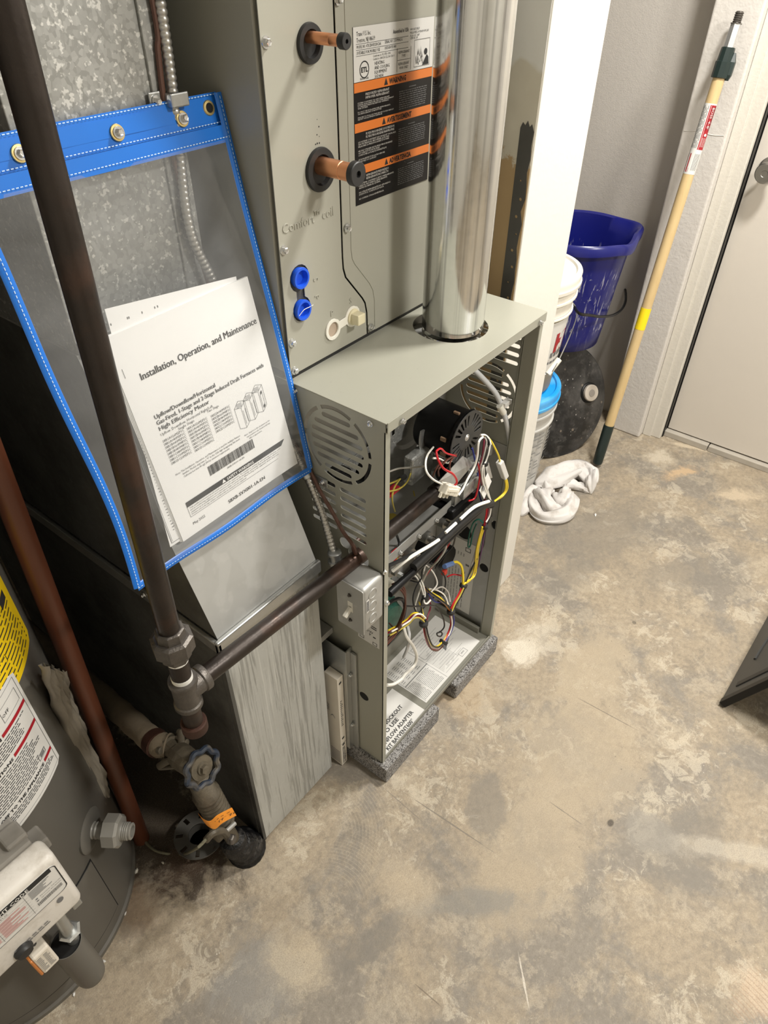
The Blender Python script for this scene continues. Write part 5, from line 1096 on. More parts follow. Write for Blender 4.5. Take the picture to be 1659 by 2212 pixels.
# furnace drawing on the cover
dr = []
for k in range(3):
    x = 0.14 + k * 0.0175; y = 0.099 + k * 0.004; h = 0.03
    for a, b in (((x, y), (x, y + h)), ((x + 0.011, y - 0.003), (x + 0.011, y + h - 0.003)), ((x + 0.02, y + 0.004), (x + 0.02, y + h + 0.004)), ((x, y), (x + 0.011, y - 0.003)), ((x, y + h), (x + 0.011, y + h - 0.003)), ((x + 0.011, y - 0.003), (x + 0.02, y + 0.004)), ((x + 0.011, y + h - 0.003), (x + 0.02, y + h + 0.004)), ((x, y + h), (x + 0.009, y + h + 0.008)), ((x + 0.009, y + h + 0.008), (x + 0.02, y + h + 0.004)), ((x + 0.013, y + 0.002), (x + 0.013, y + 0.022)), ((x + 0.017, y + 0.004), (x + 0.017, y + 0.024))):
        dx, dy = b[0] - a[0], b[1] - a[1]; l = math.hypot(dx, dy); nx, ny = -dy / l * 0.00022, dx / l * 0.00022
        pt.poly([(a[0] - nx, a[1] - ny), (b[0] - nx, b[1] - ny), (b[0] + nx, b[1] + ny), (a[0] + nx, a[1] + ny)])
    for j in range(4): pt.rect(x + 0.004, y + h - 0.001 + j * 0.0016, x + 0.014, y + h - 0.0005 + j * 0.0016)
pt.poly([(0.189, 0.128), (0.192, 0.13), (0.192, 0.134), (0.189, 0.132)]); pt.poly([(0.189, 0.108), (0.192, 0.11), (0.192, 0.114), (0.189, 0.112)])
pt.done('lettering', M['print_black'], bk)
pt = Print(between(BL + pn * 0.0003, BR + pn * 0.0003, TL + pn * 0.0003, 0.0009)); pt.text('SAFETY WARNING', 0.094, 0.0425, 0.0058, width=0.05, bold=0.0001); pt.poly([(0.085, 0.0423), (0.0915, 0.0423), (0.08825, 0.0475)])
pt.done('white_lettering', M['paper'], bk)

# ------------------------------------------------------------ gas pipe with union, tee and drip leg
gp = thing('gas_pipe', 'black iron gas pipe dropping in front of the pouch, teeing off to the furnace', 'pipe', (-0.345, 0.06, 0.53))
GA = Vector((-0.3095, 0.06, 2.42)); GB = Vector((-0.3515, 0.06, 0.545)); gd = (GB - GA).normalized()
def gpt(z): return GA.lerp(GB, (GA.z - z) / (GA.z - GB.z))
obj('riser', CY(GA, gpt(0.755), 0.0134, 24), M['iron'], gp, smooth=True)
u0 = gpt(0.772)
obj('pipe_union', L(u0, u0 + gd, [(0, 0.0155), (0.001, 0.018), (0.016, 0.019), (0.017, 0.0215)], 8), M['fitting'], gp)
obj('union_nut', L(u0 + gd * 0.014, u0 + gd, [(0, 0.022), (0.002, 0.0265), (0.022, 0.0265), (0.026, 0.021)], 8), M['fitting'], gp)
obj('union_tail', L(u0 + gd * 0.038, u0 + gd, [(0, 0.0205), (0.012, 0.0195), (0.016, 0.0175)], 8), M['fitting'], gp)
obj('thread_seal', CY(u0 + gd * 0.052, u0 + gd * 0.06, 0.0139, 24), M['tape_white'], gp, smooth=True)
obj('nipple', CY(u0 + gd * 0.05, u0 + gd * 0.105, 0.0132, 24), M['iron'], gp, smooth=True)
obj('thread_seal', CY(u0 + gd * 0.09, u0 + gd * 0.1, 0.0138, 24), M['tape_white'], gp, smooth=True)
t0 = u0 + gd * 0.097; tc = t0 + gd * 0.026
te = L(t0, t0 + gd, [(0, 0.0185), (0.001, 0.0192), (0.007, 0.0192), (0.009, 0.0172), (0.046, 0.0172), (0.048, 0.0192), (0.055, 0.0192), (0.056, 0.0185)], 28)
HP = Vector((0, 0.0535, 0.6335)); hd_ = (HP - tc).normalized()
lathe(te, tc, tc + hd_, [(0, 0.0168), (0.022, 0.0172), (0.024, 0.0192), (0.032, 0.0192), (0.033, 0.0185)], 28)
obj('tee', te, M['fitting'], gp, smooth=True)
obj('branch_pipe', CY(tc + hd_ * 0.02, HP + hd_ * 0.0, 0.0134, 24), M['iron'], gp, smooth=True)
obj('drip_leg', CY(t0 + gd * 0.05, t0 + gd * 0.102, 0.0134, 24), M['iron'], gp, smooth=True)
obj('drip_cap', L(t0 + gd * 0.094, t0 + gd, [(0, 0.0165), (0.002, 0.0182), (0.018, 0.0182), (0.024, 0.014), (0.026, 0.0)], 24), M['rust'], gp, smooth=True)

# ------------------------------------------------------------ conduit, cable and switch box
M['conduit'] = plain('conduit_zinc', (0.5, 0.49, 0.46), 0.36, 0.85)
cf = thing('flexible_conduit', 'silvery flexible armoured conduit running down the duct to the switch box', 'conduit', (-0.03, 0.07, 0.6))
cpath = [(-0.066, 0.243, 2.42), (-0.066, 0.243, 1.6), (-0.067, 0.2425, 1.37), (-0.066, 0.245, 1.28), (-0.0645, 0.2545, 1.2), (-0.063, 0.25, 1.12), (-0.06, 0.238, 1.06), (-0.05, 0.222, 0.96), (-0.026, 0.194, 0.87), (-0.0125, 0.166, 0.8), (-0.0115, 0.147, 0.765), (-0.013,0.119,0.7095), (-0.02,0.1,0.6754), (-0.026, 0.082, 0.635)]
cpath[2:6] = [(-0.0677,0.245,1.3624), (-0.0682,0.247,1.2973), (-0.0734,0.247,1.2202), (-0.0795,0.243,1.1339)]
def even(pts, step):
    P = spline(pts, 30); out = [P[0]]; acc = 0.0
    for a, b in zip(P, P[1:]):
        l = (b - a).length; t = step - acc
        while t <= l: out.append(a.lerp(b, t / l)); t += step
        acc = (acc + l) % step
    return out
ap = even(cpath[2:], 0.0013)
ar_ = T(ap, 0.0056, seg=10, smooth=False, rf=lambda t, i: 0.93 + 0.2 * abs(math.sin(i * PI / 5)))
tube(ar_, [cpath[0], cpath[1], cpath[2]], 0.0056, seg=10, smooth=False)
obj('armour', ar_, M['conduit'], cf, smooth=True, ang=180)
cx, cy, cz = cpath[-1]
obj('connector', L((cx - 0.0, cy, cz + 0.014), (cx - 0.002, cy - 0.004, cz - 0.03), [(0, 0.0085), (0.002, 0.0115), (0.006, 0.0115), (0.0065, 0.009), (0.018, 0.009), (0.0185, 0.0125), (0.024, 0.0125), (0.0245, 0.008), (0.034, 0.008)], 20), M['galv_shiny'], cf, smooth=True)
st1 = obj('strap', B(((-0.098, 0.251, 1.265), (-0.078, 0.2535, 1.283)), ((-0.079, 0.2365, 1.267), (-0.056, 0.239, 1.281)), ((-0.08, 0.237, 1.267), (-0.0775, 0.2535, 1.281)), bev=0.0015), M['galv_shiny'], cf)
screw(cf, (-0.09, 0.2505, 1.274), (0, -1, 0), 0.0045, M['screw'])
obj('strap', L((-0.0125, 0.151, 0.772), (-0.012, 0.141, 0.755), [(0, 0.0068), (0.001, 0.0078), (0.013, 0.0078), (0.014, 0.0068)], 20), M['galv_shiny'], cf, smooth=True)
obj('strap_ear', B(((-0.0028, 0.112, 0.75), (-0.0008, 0.142, 0.764)), ((-0.009, 0.139, 0.75), (-0.001, 0.142, 0.764)), bev=0.0008), M['galv_shiny'], cf)
screw(cf, (-0.003, 0.121, 0.757), (-1, 0, 0), 0.0036, M['screw'])
cb2 = T([(-0.084, 0.249, 2.42), (-0.084, 0.249, 1.6), (-0.0739,0.249,1.3625), (-0.0771,0.25,1.319), (-0.0804,0.25,1.2758), (-0.0814,0.25,1.2212), (-0.07, 0.245, 1.1), (-0.055, 0.226, 0.96), (-0.03, 0.198, 0.87), (-0.007, 0.162, 0.8), (-0.007, 0.138, 0.765), (-0.01,0.122,0.7458), (-0.012,0.0932,0.7129), (-0.01,0.075,0.6824), (-0.012,0.0526,0.6667), (-0.006,0.0545,0.6406), (0.0, 0.064, 0.652), (0.02, 0.066, 0.655)], 0.0032, seg=8, n=8)
cbo = obj('thermostat_cable', cb2, M['cable_brown'], smooth=True, origin=(-0.008, 0.125, 0.79)); tag(cbo, 'thin brown thermostat cable following the conduit into the furnace side', 'cable')
sb = thing('switch_box', 'galvanized electrical switch box on the furnace side with a white toggle', 'switch box', (0, 0.03, 0.57))
SY0, SY1, SZ0, SZ1 = -0.0015, 0.0535, 0.527, 0.631
bx = bmesh.new(); box(bx, (-0.053, SY0 + 0.001, SZ0 + 0.001), (-0.0005, SY1 - 0.001, SZ1 - 0.001), 0.007, 4)
obj('box_body', bx, M['galv_boot'], sb, smooth=True)
obj('cover_plate', plate(rrect(SY0, SZ0, SY1, SZ1, 0.003), [rrect(0.0205, 0.568, 0.0315, 0.592)], (-0.0545, 0, 0), (0, 1, 0), (0, 0, 1), 0.0022), M['galv_boot'], sb)
tg = bmesh.new(); box(tg, (-0.0552, 0.0205, 0.568), (-0.052, 0.0315, 0.592)); obj('toggle_bezel', tg, M['pan_white'], sb)
lv = bmesh.new(); b2 = bmesh.new(); box(b2, (-0.0185, -0.0032, -0.0045), (0, 0.0032, 0.0045), 0.0012); join(lv, b2, Matrix.Translation((-0.0545, 0.026, 0.578)) @ Matrix.Rotation(math.radians(-32), 4, 'Y')); obj('toggle', lv, M['pan_white'], sb, label='white toggle lever flipped down')
for z in (0.608, 0.549): screw(sb, (-0.0555, 0.026, z), (-1, 0, 0), 0.0028, M['fitting'])
for z in (0.55, 0.579, 0.608): obj('knockout', L((-0.03, SY0 + 0.0012, z), (-0.03, -1, z), [(0, 0.0108), (0.0012, 0.0105), (0.0012, 0.0085), (0.0006, 0.0082), (0.0006, 0)], 24), M['galv_boot'], sb, smooth=True)
pt = Print(lambda u, v: Vector((-0.047 + u, SY0 + 0.0002, 0.575 + v))); pt.rect(0, 0, 0.007, 0.03); pt.done('bar_code', M['sticker'], sb)
pt = Print(lambda u, v: Vector((-0.047 + u, SY0 - 0.0002, 0.575 + v)))
for k in range(11): pt.rect(0.001, 0.003 + k * 0.0022, 0.006, 0.004 + k * 0.0022 + 0.0005 * (k % 2))
pt.done('lettering', M['print_black'], sb)

# ------------------------------------------------------------ water heater
HX, HY, HR = -0.643, 0.42, 0.246
def hp(a, r, z): t = math.radians(a); return Vector((HX + r * math.cos(t), HY + r * math.sin(t), z))
wh = thing('water_heater', 'grey cylindrical gas water heater in the near left corner', 'water heater', (HX, HY, 0))
obj('tank_jacket', L((HX, HY, 0.03), (HX, HY, 2), [(0, HR - 0.004), (0.001, HR), (0.265, HR), (0.267, HR + 0.001), (1.17, HR + 0.001), (1.19, HR - 0.01), (1.2, HR - 0.03), (1.2, 0)], 96), M['heater'], wh, smooth=True)
obj('base_ring', L((HX, HY, 0.0), (HX, HY, 2), [(0, HR + 0.001), (0.012, HR + 0.002), (0.016, HR - 0.002), (0.028, HR - 0.002), (0.03, HR - 0.01)], 96), M['heater'], wh, smooth=True)
def curved(a0, a1, z0, z1, r, th=0.0012, n=30, corner=0.0):
    bm = bmesh.new(); rows = []
    for i in range(n + 1):
        a = a0 + (a1 - a0) * i / n
        e = min(i, n - i) / n * abs(a1 - a0) * PI / 180 * r
        c_ = 0 if e >= corner or corner == 0 else corner - math.sqrt(max(0, corner ** 2 - (corner - e) ** 2))
        rows.append([bm.verts.new(hp(a, r, z0 + c_)), bm.verts.new(hp(a, r, z1 - c_)), bm.verts.new(hp(a, r - th, z1 - c_)), bm.verts.new(hp(a, r - th, z0 + c_))])
    for i in range(n):
        for k in range(4): bm.faces.new((rows[i][k], rows[i + 1][k], rows[i + 1][(k + 1) % 4], rows[i][(k + 1) % 4]))
    bm.faces.new(rows[0]); bm.faces.new(rows[-1][::-1]); return bm
obj('access_panel', curved(-128, -60.5, 0.055, 0.238, HR + 0.0022), M['heater'], wh, smooth=True)
obj('panel_gap', curved(-130, -59.8, 0.05, 0.241, HR + 0.0006), M['void'], wh, smooth=True)
# yellow energy label, then the white instruction label in front of it
yl = obj('energy_label', curved(-110, -29.5, 0.66, 0.83, HR + 0.0018, 0.0006, corner=0.008), M['yellow_label'], wh, smooth=True, label='yellow energy guide label')
ymap = lambda u, v: hp(-29.5 - math.degrees((0.344 - u) / HR), HR + 0.0022, 0.66 + v)
p = Print(ymap)
p.text('ENERGYGUIDE', 0.09, 0.144, 0.03, sx=0.9, res=2)
for k in range(12):
    v = 0.012 + k * 0.0085; u = 0.16 if k % 3 else 0.13
    while u < 0.318:
        l = random.uniform(0.006, 0.03); e = min(u + l, 0.325); p.rect(u, v, e, v + 0.0022, 2); u = e + 0.004
    if k < 5: p.poly(circ(0.33, v + 0.001, 0.0016, 8))
p.rect(0.302, 0.095, 0.325, 0.11, 2); p.frame(0.235, 0.045, 0.262, 0.058, 0.0008); p.frame(0.12, 0.06, 0.23, 0.075, 0.0008, 6)
p.done('lettering', M['print_black'], yl)
il = obj('instruction_label', curved(-118, -49.4, 0.478, 0.69, HR + 0.0026, 0.0006, corner=0.006), M['sticker'], wh, smooth=True, label='white operating instruction label with red bars')
IW = math.radians(118 - 49.4) * HR
imap = lambda u, v: hp(-49.4 - math.degrees((IW - u) / HR), HR + 0.003, 0.478 + v)
p = Print(imap); g = Print(imap)
g.frame(0.004, 0.006, IW - 0.006, 0.206, 0.0006, 20)
for v, t, a, b in ((0.153, 'SAFETY INFORMATION', 0.12, IW - 0.065), (0.108, 'OPERATING INSTRUCTIONS', 0.106, IW - 0.065), (0.037, 'TO TURN GAS OFF TO THE APPLIANCE', 0.118, IW - 0.031)):
    p.text(t, a, v, 0.0078, bold=0.0003, width=b - a)
for u0, u1, v in ((IW - 0.062, IW - 0.0065, 0.1535), (IW - 0.062, IW - 0.0065, 0.1085), (IW - 0.028, IW - 0.0065, 0.0375), (0.092, 0.114, 0.0375), (0.02, 0.1, 0.108)):
    rd_ = Print(imap); rd_.rect(u0, v, u1, v + 0.0064, 8); rd_.done('red_bar', M['print_red'], il)
def lines(p, u0, u1, v0, v1, step, h=0.0016):
    v = v1
    while v > v0:
        u = u0 + random.choice((0, 0, 0.004)); ue = u1 - random.random() * 0.03
        while u < ue:
            l = random.uniform(0.004, 0.012); e = min(u + l, ue); p.rect(u, v, e, v + h); u = e + 0.0016
        v -= step
lines(p, 0.02, IW - 0.012, 0.118, 0.147, 0.0042); lines(p, 0.02, IW - 0.012, 0.047, 0.102, 0.0044); lines(p, 0.09, IW - 0.01, 0.0155, 0.031, 0.004); lines(p, 0.05, IW - 0.06, 0.165, 0.198, 0.0044)
g.frame(IW - 0.05, 0.168, IW - 0.012, 0.192, 0.0006, 4); g.frame(IW - 0.035, 0.05, IW - 0.017, 0.06, 0.001, 3); g.rect(IW - 0.03, 0.052, IW - 0.02, 0.057, 2)
p.text('OFF', IW - 0.049, 0.176, 0.008)
p.done('lettering', M['print_black'], il); g.done('ruled_frame', M['print_grey'], il)
# drain valve
da = math.radians(-53); dn = Vector((math.cos(-0.93), math.sin(-0.93), 0)); dz = 0.283
d0 = hp(-53.3, HR - 0.004, dz)
obj('drain_escutcheon', L(d0, d0 + dn, [(0, 0.037), (0.005, 0.037), (0.0075, 0.033), (0.009, 0.026), (0.0095, 0)], 36), M['heater'], wh, smooth=True)
dv = obj('drain_valve', L(d0 + dn * 0.006, d0 + dn, [(0, 0.012), (0.004, 0.014), (0.006, 0.0125), (0.01, 0.014), (0.012, 0.0125), (0.016, 0.014), (0.022, 0.0125), (0.03, 0.0125)], 24), M['heater_light'], wh, smooth=True)
obj('hex_collar', L(d0 + dn * 0.03, d0 + dn, [(0, 0.024), (0.002, 0.028), (0.022, 0.028), (0.026, 0.024), (0.026, 0.015)], 8), M['heater_light'], dv)
obj('hose_thread', L(d0 + dn * 0.054, d0 + dn, [(0, 0.0145)] + [(0.004 + 0.0032 * k + q, 0.0145 if q == 0 else 0.0132) for k in range(4) for q in (0, 0.0016)] + [(0.019, 0.0135), (0.02, 0.0125), (0.02, 0.0092), (0.006, 0.009), (0.006, 0)], 28), M['heater_light'], dv, smooth=True)
# gas control
gc = bmesh.new(); GX0, GX1, GYF, GYB, GZ0, GZ1 = -0.715, -0.567, 0.09, 0.182, 0.37, 0.513
box(gc, (GX0, GYF, GZ0), (GX1, GYF + 0.04, GZ1), 0.0105, 4)
M['bracket'] = plain('dusty_grey_metal', (0.24, 0.225, 0.2), 0.6, var=0.35, sc=40)
gco = obj('gas_control', gc, M['control'], wh, smooth=True, label='off-white gas control with status label and dial')
obj('control_bracket', B(((GX0, GYF + 0.036, GZ0 + 0.012), (GX1 - 0.01, GYB, GZ1 + 0.004)), ((GX0, GYF + 0.05, GZ1), (GX1 - 0.05, GYF + 0.08, GZ1 + 0.014)), ((GX1 - 0.036, GYF + 0.045, GZ1), (GX1 - 0.008, GYF + 0.075, GZ1 + 0.012)), ((GX1 - 0.012, GYF + 0.04, GZ1 - 0.045), (GX1 + 0.008, GYF + 0.07, GZ1 - 0.022)), bev=0.003), M['bracket'], gco)
sl2 = obj('status_label', plate(rrect(GX0 + 0.012, GZ0 + 0.062, GX0 + 0.141, GZ0 + 0.129, 0.009), [], (0, GYF - 0.0004, 0), (1, 0, 0), (0, 0, 1), 0.0006), M['sticker'], gco)
vv = lambda v: v * 1.63 if v < 0.038 else 0.062 + (v - 0.038) * 0.705
cm = lambda u, v: Vector((GX0 + 0.006 + u, GYF - 0.001, GZ0 + vv(v)))
cm2 = lambda u, v: Vector((GX0 + 0.006 + u, GYF - 0.0013, GZ0 + vv(v)))
p = Print(cm)
ol = rrect(0.006, 0.038, 0.135, 0.133, 0.01); n_ = len(ol)
for k in range(n_):
    a = Vector(ol[k]); b = Vector(ol[(k + 1) % n_]); ctr = Vector((0.07, 0.085)); ia = a.lerp(ctr, 0.022); ib = b.lerp(ctr, 0.022); p.poly([tuple(a), tuple(b), tuple(ib), tuple(ia)])
p.rect(0.01, 0.1185, 0.128, 0.1325); p.done('label_border', M['print_black'], gco)
p = Print(cm2); p.text('STATUS LIGHT CODE', 0.012, 0.1205, 0.0135, width=0.085, bold=0.0003); p.done('white_lettering', M['sticker'], gco)
p = Print(cm2); p.text('STATUS', 0.045, 0.1085, 0.006); g = Print(cm2); r_ = Print(cm2)
for v in (0.1165, 0.106, 0.097, 0.088, 0.079, 0.07, 0.06, 0.05): g.rect(0.014, v, 0.092, v + 0.0004)
for u in (0.03, 0.046, 0.088): g.rect(u, 0.045, u + 0.0004, 0.117)
for k in range(11):
    v = 0.0985 - k * 0.0046; r_.rect(0.049, v, 0.062 + random.random() * 0.024, v + 0.002); r_.rect(0.033, v, 0.044, v + 0.002); r_.rect(0.016, v, 0.027, v + 0.002)
for k in range(7): p.rect(0.094, 0.113 - k * 0.0038, 0.112 + random.random() * 0.014, 0.1145 - k * 0.0038)
p.text('Normal Operation', 0.103, 0.079, 0.0044); p.text('System Problem', 0.103, 0.0715, 0.0044)
u = 0.096
while u < 0.13: wdt = random.choice((0.0005, 0.001)); p.rect(u, 0.056, u + wdt, 0.066); u += wdt + 0.0007
p.poly(circ(0.0985, 0.0808, 0.0018, 10)); p.poly(circ(0.0985, 0.0732, 0.0018, 10))
for k in range(6): p.rect(0.045 + k * 0.0085, 0.0175, 0.051 + k * 0.0085, 0.0188); p.rect(0.045 + k * 0.0085, 0.0145, 0.0525 + k * 0.0085, 0.0158)
p.poly(circ(0.118, 0.03, 0.0035, 14, sx=1.3))
p.done('lettering', M['print_grey'], gco); g.done('ruled_frame', M['print_grey'], gco); r_.done('pink_text', M['print_pink'], gco)
kx = -0.6552
obj('control_dial', L((kx, GYF + 0.003, GZ0 + 0.0185), (kx, GYF - 0.02, GZ0 + 0.0165), [(0, 0.0128), (0.006, 0.0125), (0.008, 0.0105), (0.011, 0.0098), (0.0115, 0.0)], 28), M['rubber'], gco, smooth=True)
for k in range(12):
    t = 2 * PI * k / 12
M['orange_tip'] = plain('orange_button', (0.55, 0.2, 0.05), 0.45)
ig = obj('igniter_box', B(((-0.6565, 0.09, 0.29), (-0.6325, 0.125, 0.346)), bev=0.003), M['carton'], wh, label='beige igniter block with a small printed label')
obj('igniter_button', B(((-0.6605, 0.091, 0.291), (-0.6562, 0.122, 0.343)), bev=0.002), M['orange_tip'], ig)
p = Print(lambda u, v: Vector((-0.6565 + u, 0.0896, 0.29 + v)))
for k in range(10):
    for a in (0.003, 0.0125): p.rect(a, 0.01 + k * 0.004, a + random.uniform(0.005, 0.008), 0.0114 + k * 0.004)
p.done('lettering', M['print_grey'], ig)
obj('igniter_wire', T([(-0.645, 0.11, 0.376), (-0.646, 0.106, 0.36), (-0.643, 0.108, 0.342)], 0.0035, seg=8), M['rubber'], ig, smooth=True)
# round metal cup below the control, open at the top, with the gas tube dropping into it
ic = Vector((-0.6155, 0.107, 0.285))
cu_ = obj('intake_cup', L(ic, ic + Vector((0.006, -0.004, -1)), [(0.006, 0.0205), (0.0, 0.0218), (0.0, 0.0228), (0.004, 0.023), (0.125, 0.023), (0.137, 0.0215), (0.144, 0.016), (0.147, 0.008), (0.1475, 0.0)], 40), M['heater'], wh, smooth=True)
obj('cup_inside', L(ic + Vector((0, 0, -0.004)), ic + Vector((0, 0, -1)), [(0, 0.0215), (0.08, 0.021), (0.08, 0)], 36), M['void'], cu_, smooth=True)
obj('cup_mount', B(((-0.63, 0.12, 0.18), (-0.6, 0.19, 0.23)), bev=0.006), M['heater'], cu_)
obj('gas_tube', T([(-0.6, 0.112, 0.385), (-0.602, 0.106, 0.365), (-0.604, 0.102, 0.33), (-0.606, 0.103, 0.27)], 0.0085, seg=14), M['galv_shiny'], wh, smooth=True)
obj('tube_flange', L((-0.6035, 0.1025, 0.312), (-0.6045, 0.1025, 0.25), [(0, 0.013), (0.003, 0.0165), (0.004, 0.013)], 6), M['galv_shiny'], wh)
obj('sight_port', B(((-0.585, 0.095, 0.356), (-0.571, 0.125, 0.374)), bev=0.002), M['galv_shiny'], wh)
wb = obj('wood_block', B(((-0.79, 0.02, 0), (-0.66, 0.075, 0.05)), bev=0.004), plain('weathered_pink_wood', (0.25, 0.17, 0.14), 0.7, var=0.2), origin=(-0.72, 0.045, 0))
wb.rotation_euler = (0, 0, 0.35); tag(wb, 'small weathered wood block on the floor in the bottom left corner', 'block')

# ------------------------------------------------------------ brown pipe, crumpled sleeve
bp_ = obj('drain_pipe', CY((-0.4105, 0.3, 0.0), (-0.36, 0.312, 1.3), 0.0158, 24), M['brown_pipe'], smooth=True, origin=(-0.4105, 0.3, 0)); tag(bp_, 'reddish brown plastic pipe standing between the water heater and the duct', 'pipe')
def crumple():
    bm = bmesh.new(); A = [(105, 1452), (128, 1500), (150, 1560), (165, 1625), (185, 1675), (218, 1712)]
    left = [(-0.45,0.212,0.6799), (-0.45,0.2312,0.6122), (-0.45,0.2425,0.5399), (-0.45,0.2701,0.444), (-0.45,0.2844,0.3449), (-0.45,0.2757,0.2323)]
    right = [(-0.42,0.2468,0.6072), (-0.42,0.2783,0.5256), (-0.42,0.2821,0.4537), (-0.42,0.2923,0.3615), (-0.42,0.2947,0.276), (-0.42,0.3239,0.1934)]
    n = 14; rows = []
    for i in range(25):
        t = i / 24 * 5; k = min(int(t), 4); f = t - k
        l = Vector(left[k]).lerp(Vector(left[k + 1]), f); r = Vector(right[k]).lerp(Vector(right[k + 1]), f); row = []
        for j in range(n):
            u = j / (n - 1); q = l.lerp(r, u); w_ = 0.009 * math.sin(PI * u)
            q += Vector((0.35, -0.9, 0.1)) * (w_ + 0.0035 * math.sin(j * 2.3 + i * 0.5) + 0.003 * math.sin(i * 1.3 + j * 1.1)) + Vector((0, 0, 0.004 * math.sin(j * 1.7) if i == 0 else 0))
            row.append(bm.verts.new(q))
        rows.append(row)
    back = [[bm.verts.new(v.co + Vector((-0.004, 0.009, 0)) + Vector((0, 0.012 * math.sin(PI * j / (n - 1)), 0))) for j, v in enumerate(r)] for r in rows]
    for R in (rows, back):
        for i in range(24):
            for j in range(n - 1): bm.faces.new((R[i][j], R[i][j + 1], R[i + 1][j + 1], R[i + 1][j]))
    for i in range(24):
        bm.faces.new((rows[i][0], back[i][0], back[i + 1][0], rows[i + 1][0])); bm.faces.new((rows[i][-1], rows[i + 1][-1], back[i + 1][-1], back[i][-1]))
    return bm
cr = obj('paper_sleeve', crumple(), M['crumple'], smooth=True, ang=180, origin=(-0.43,0.2841,0.4574)); tag(cr, 'crumpled dingy paper sleeve hanging between water heater and brown pipe', 'paper')

# ------------------------------------------------------------ water supply: wrapped pipe, valve, sleeve, tag
ws = thing('water_valve', 'old brass gate valve with worn blue handwheel on a pipe rising from the floor', 'valve', (-0.305, 0.118, 0))
VP = Vector((-0.3477,0.125,0.3994)); FB = Vector((-0.306, 0.117, 0.0)); vu = (VP - FB).normalized(); VL = (VP - FB).length
LP = Vector((-0.3535,0.205,0.382)); LQ = Vector((-0.3396,0.42,0.3236))
obj('riser_pipe', CY(FB, FB + vu * VL * 0.98, 0.0135, 20), M['old_brass'], ws, smooth=True)
obj('wrapped_riser', L(FB + vu * 0.15, VP, [(0, 0.016), (0.01, 0.021)] + [(0.02 + 0.0135 * k + q, r) for k in range(9) for q, r in ((0, 0.0205), (0.002, 0.0245), (0.0065, 0.0245), (0.0085, 0.0205))] + [(VL * 0.93 - 0.15, 0.016)], 20), M['old_brass'], ws, smooth=True, ang=180)
hd3 = (LQ - LP).normalized()
obj('wrapped_pipe', T([VP + hd3 * 0.055, LP, LP.lerp(LQ, 0.4), LQ, LQ + hd3 * 0.35], 0.0205, seg=16, rf=lambda t, i: 1 + 0.05 * math.sin(i * 1.9)), M['insulation'], ws, smooth=True, label='pipe run wrapped in tan insulation')
obj('wrap_strap', CY(LP - hd3 * 0.012, LP + hd3 * 0.006, 0.0225, 20), M['rust'], ws, smooth=True)
vb = obj('valve_body', L(VP + hd3 * 0.062, VP - hd3 * 0.03, [(0, 0.02), (0.012, 0.021), (0.013, 0.016), (0.03, 0.015), (0.034, 0.02), (0.05, 0.022), (0.07, 0.02), (0.085, 0.015)], 10), M['old_brass'], ws)
hn = Vector((0.08, -0.93, 0.36)).normalized(); hc_ = VP + hn * 0.042 + Vector((-0.002, 0, 0.006))
obj('valve_stem', L(VP, hc_, [(0, 0.012), (0.02, 0.011), (0.021, 0.006), (0.046, 0.005)], 12), M['old_brass'], ws, smooth=True)
_, ax, ay = frame((0, 0, 0), hn)
hw = bmesh.new()
tube(hw, [hc_ + (ax * math.cos(t) + ay * math.sin(t)) * (0.029 + 0.0022 * math.cos(8 * t)) for t in [2 * PI * k / 64 for k in range(65)]], 0.005, seg=8, n=1)
obj('handwheel', hw, M['worn_blue'], ws, smooth=True, label='worn blue scalloped handwheel')
hb = bmesh.new()
lathe(hb, hc_ - hn * 0.003, hc_ + hn, [(0, 0.021), (0.003, 0.02), (0.004, 0.011), (0.007, 0.01)], 20)
obj('wheel_web', hb, M['old_brass'], ws, smooth=True); obj('wheel_nut', L(hc_ + hn * 0.002, hc_ + hn, [(0, 0.0075), (0.008, 0.0072), (0.0085, 0.004), (0.0085, 0)], 6), M['old_brass'], ws)
for k in range(4):
    q = VP + hd3 * (0.05 + 0.01 * (k % 2)) + Vector((0.022 if k > 1 else -0.02, -0.004, 0.014 if k % 2 else -0.008)); obj('clamp_bolt', L(q, q + Vector((0.3, -0.8, 0.3)), [(0, 0.006), (0.006, 0.006), (0.007, 0.003)], 8), M['old_brass'], ws)
obj('ground_clamp', T([VP + hd3 * 0.05 + Vector(v) for v in ((0.024, 0, 0.02), (0.0, -0.026, 0.012), (-0.026, -0.01, -0.004), (-0.03, 0.0, -0.02), (-0.012, -0.016, -0.024))], 0.0055, seg=8, flat=0.5), M['old_brass'], ws, smooth=True)
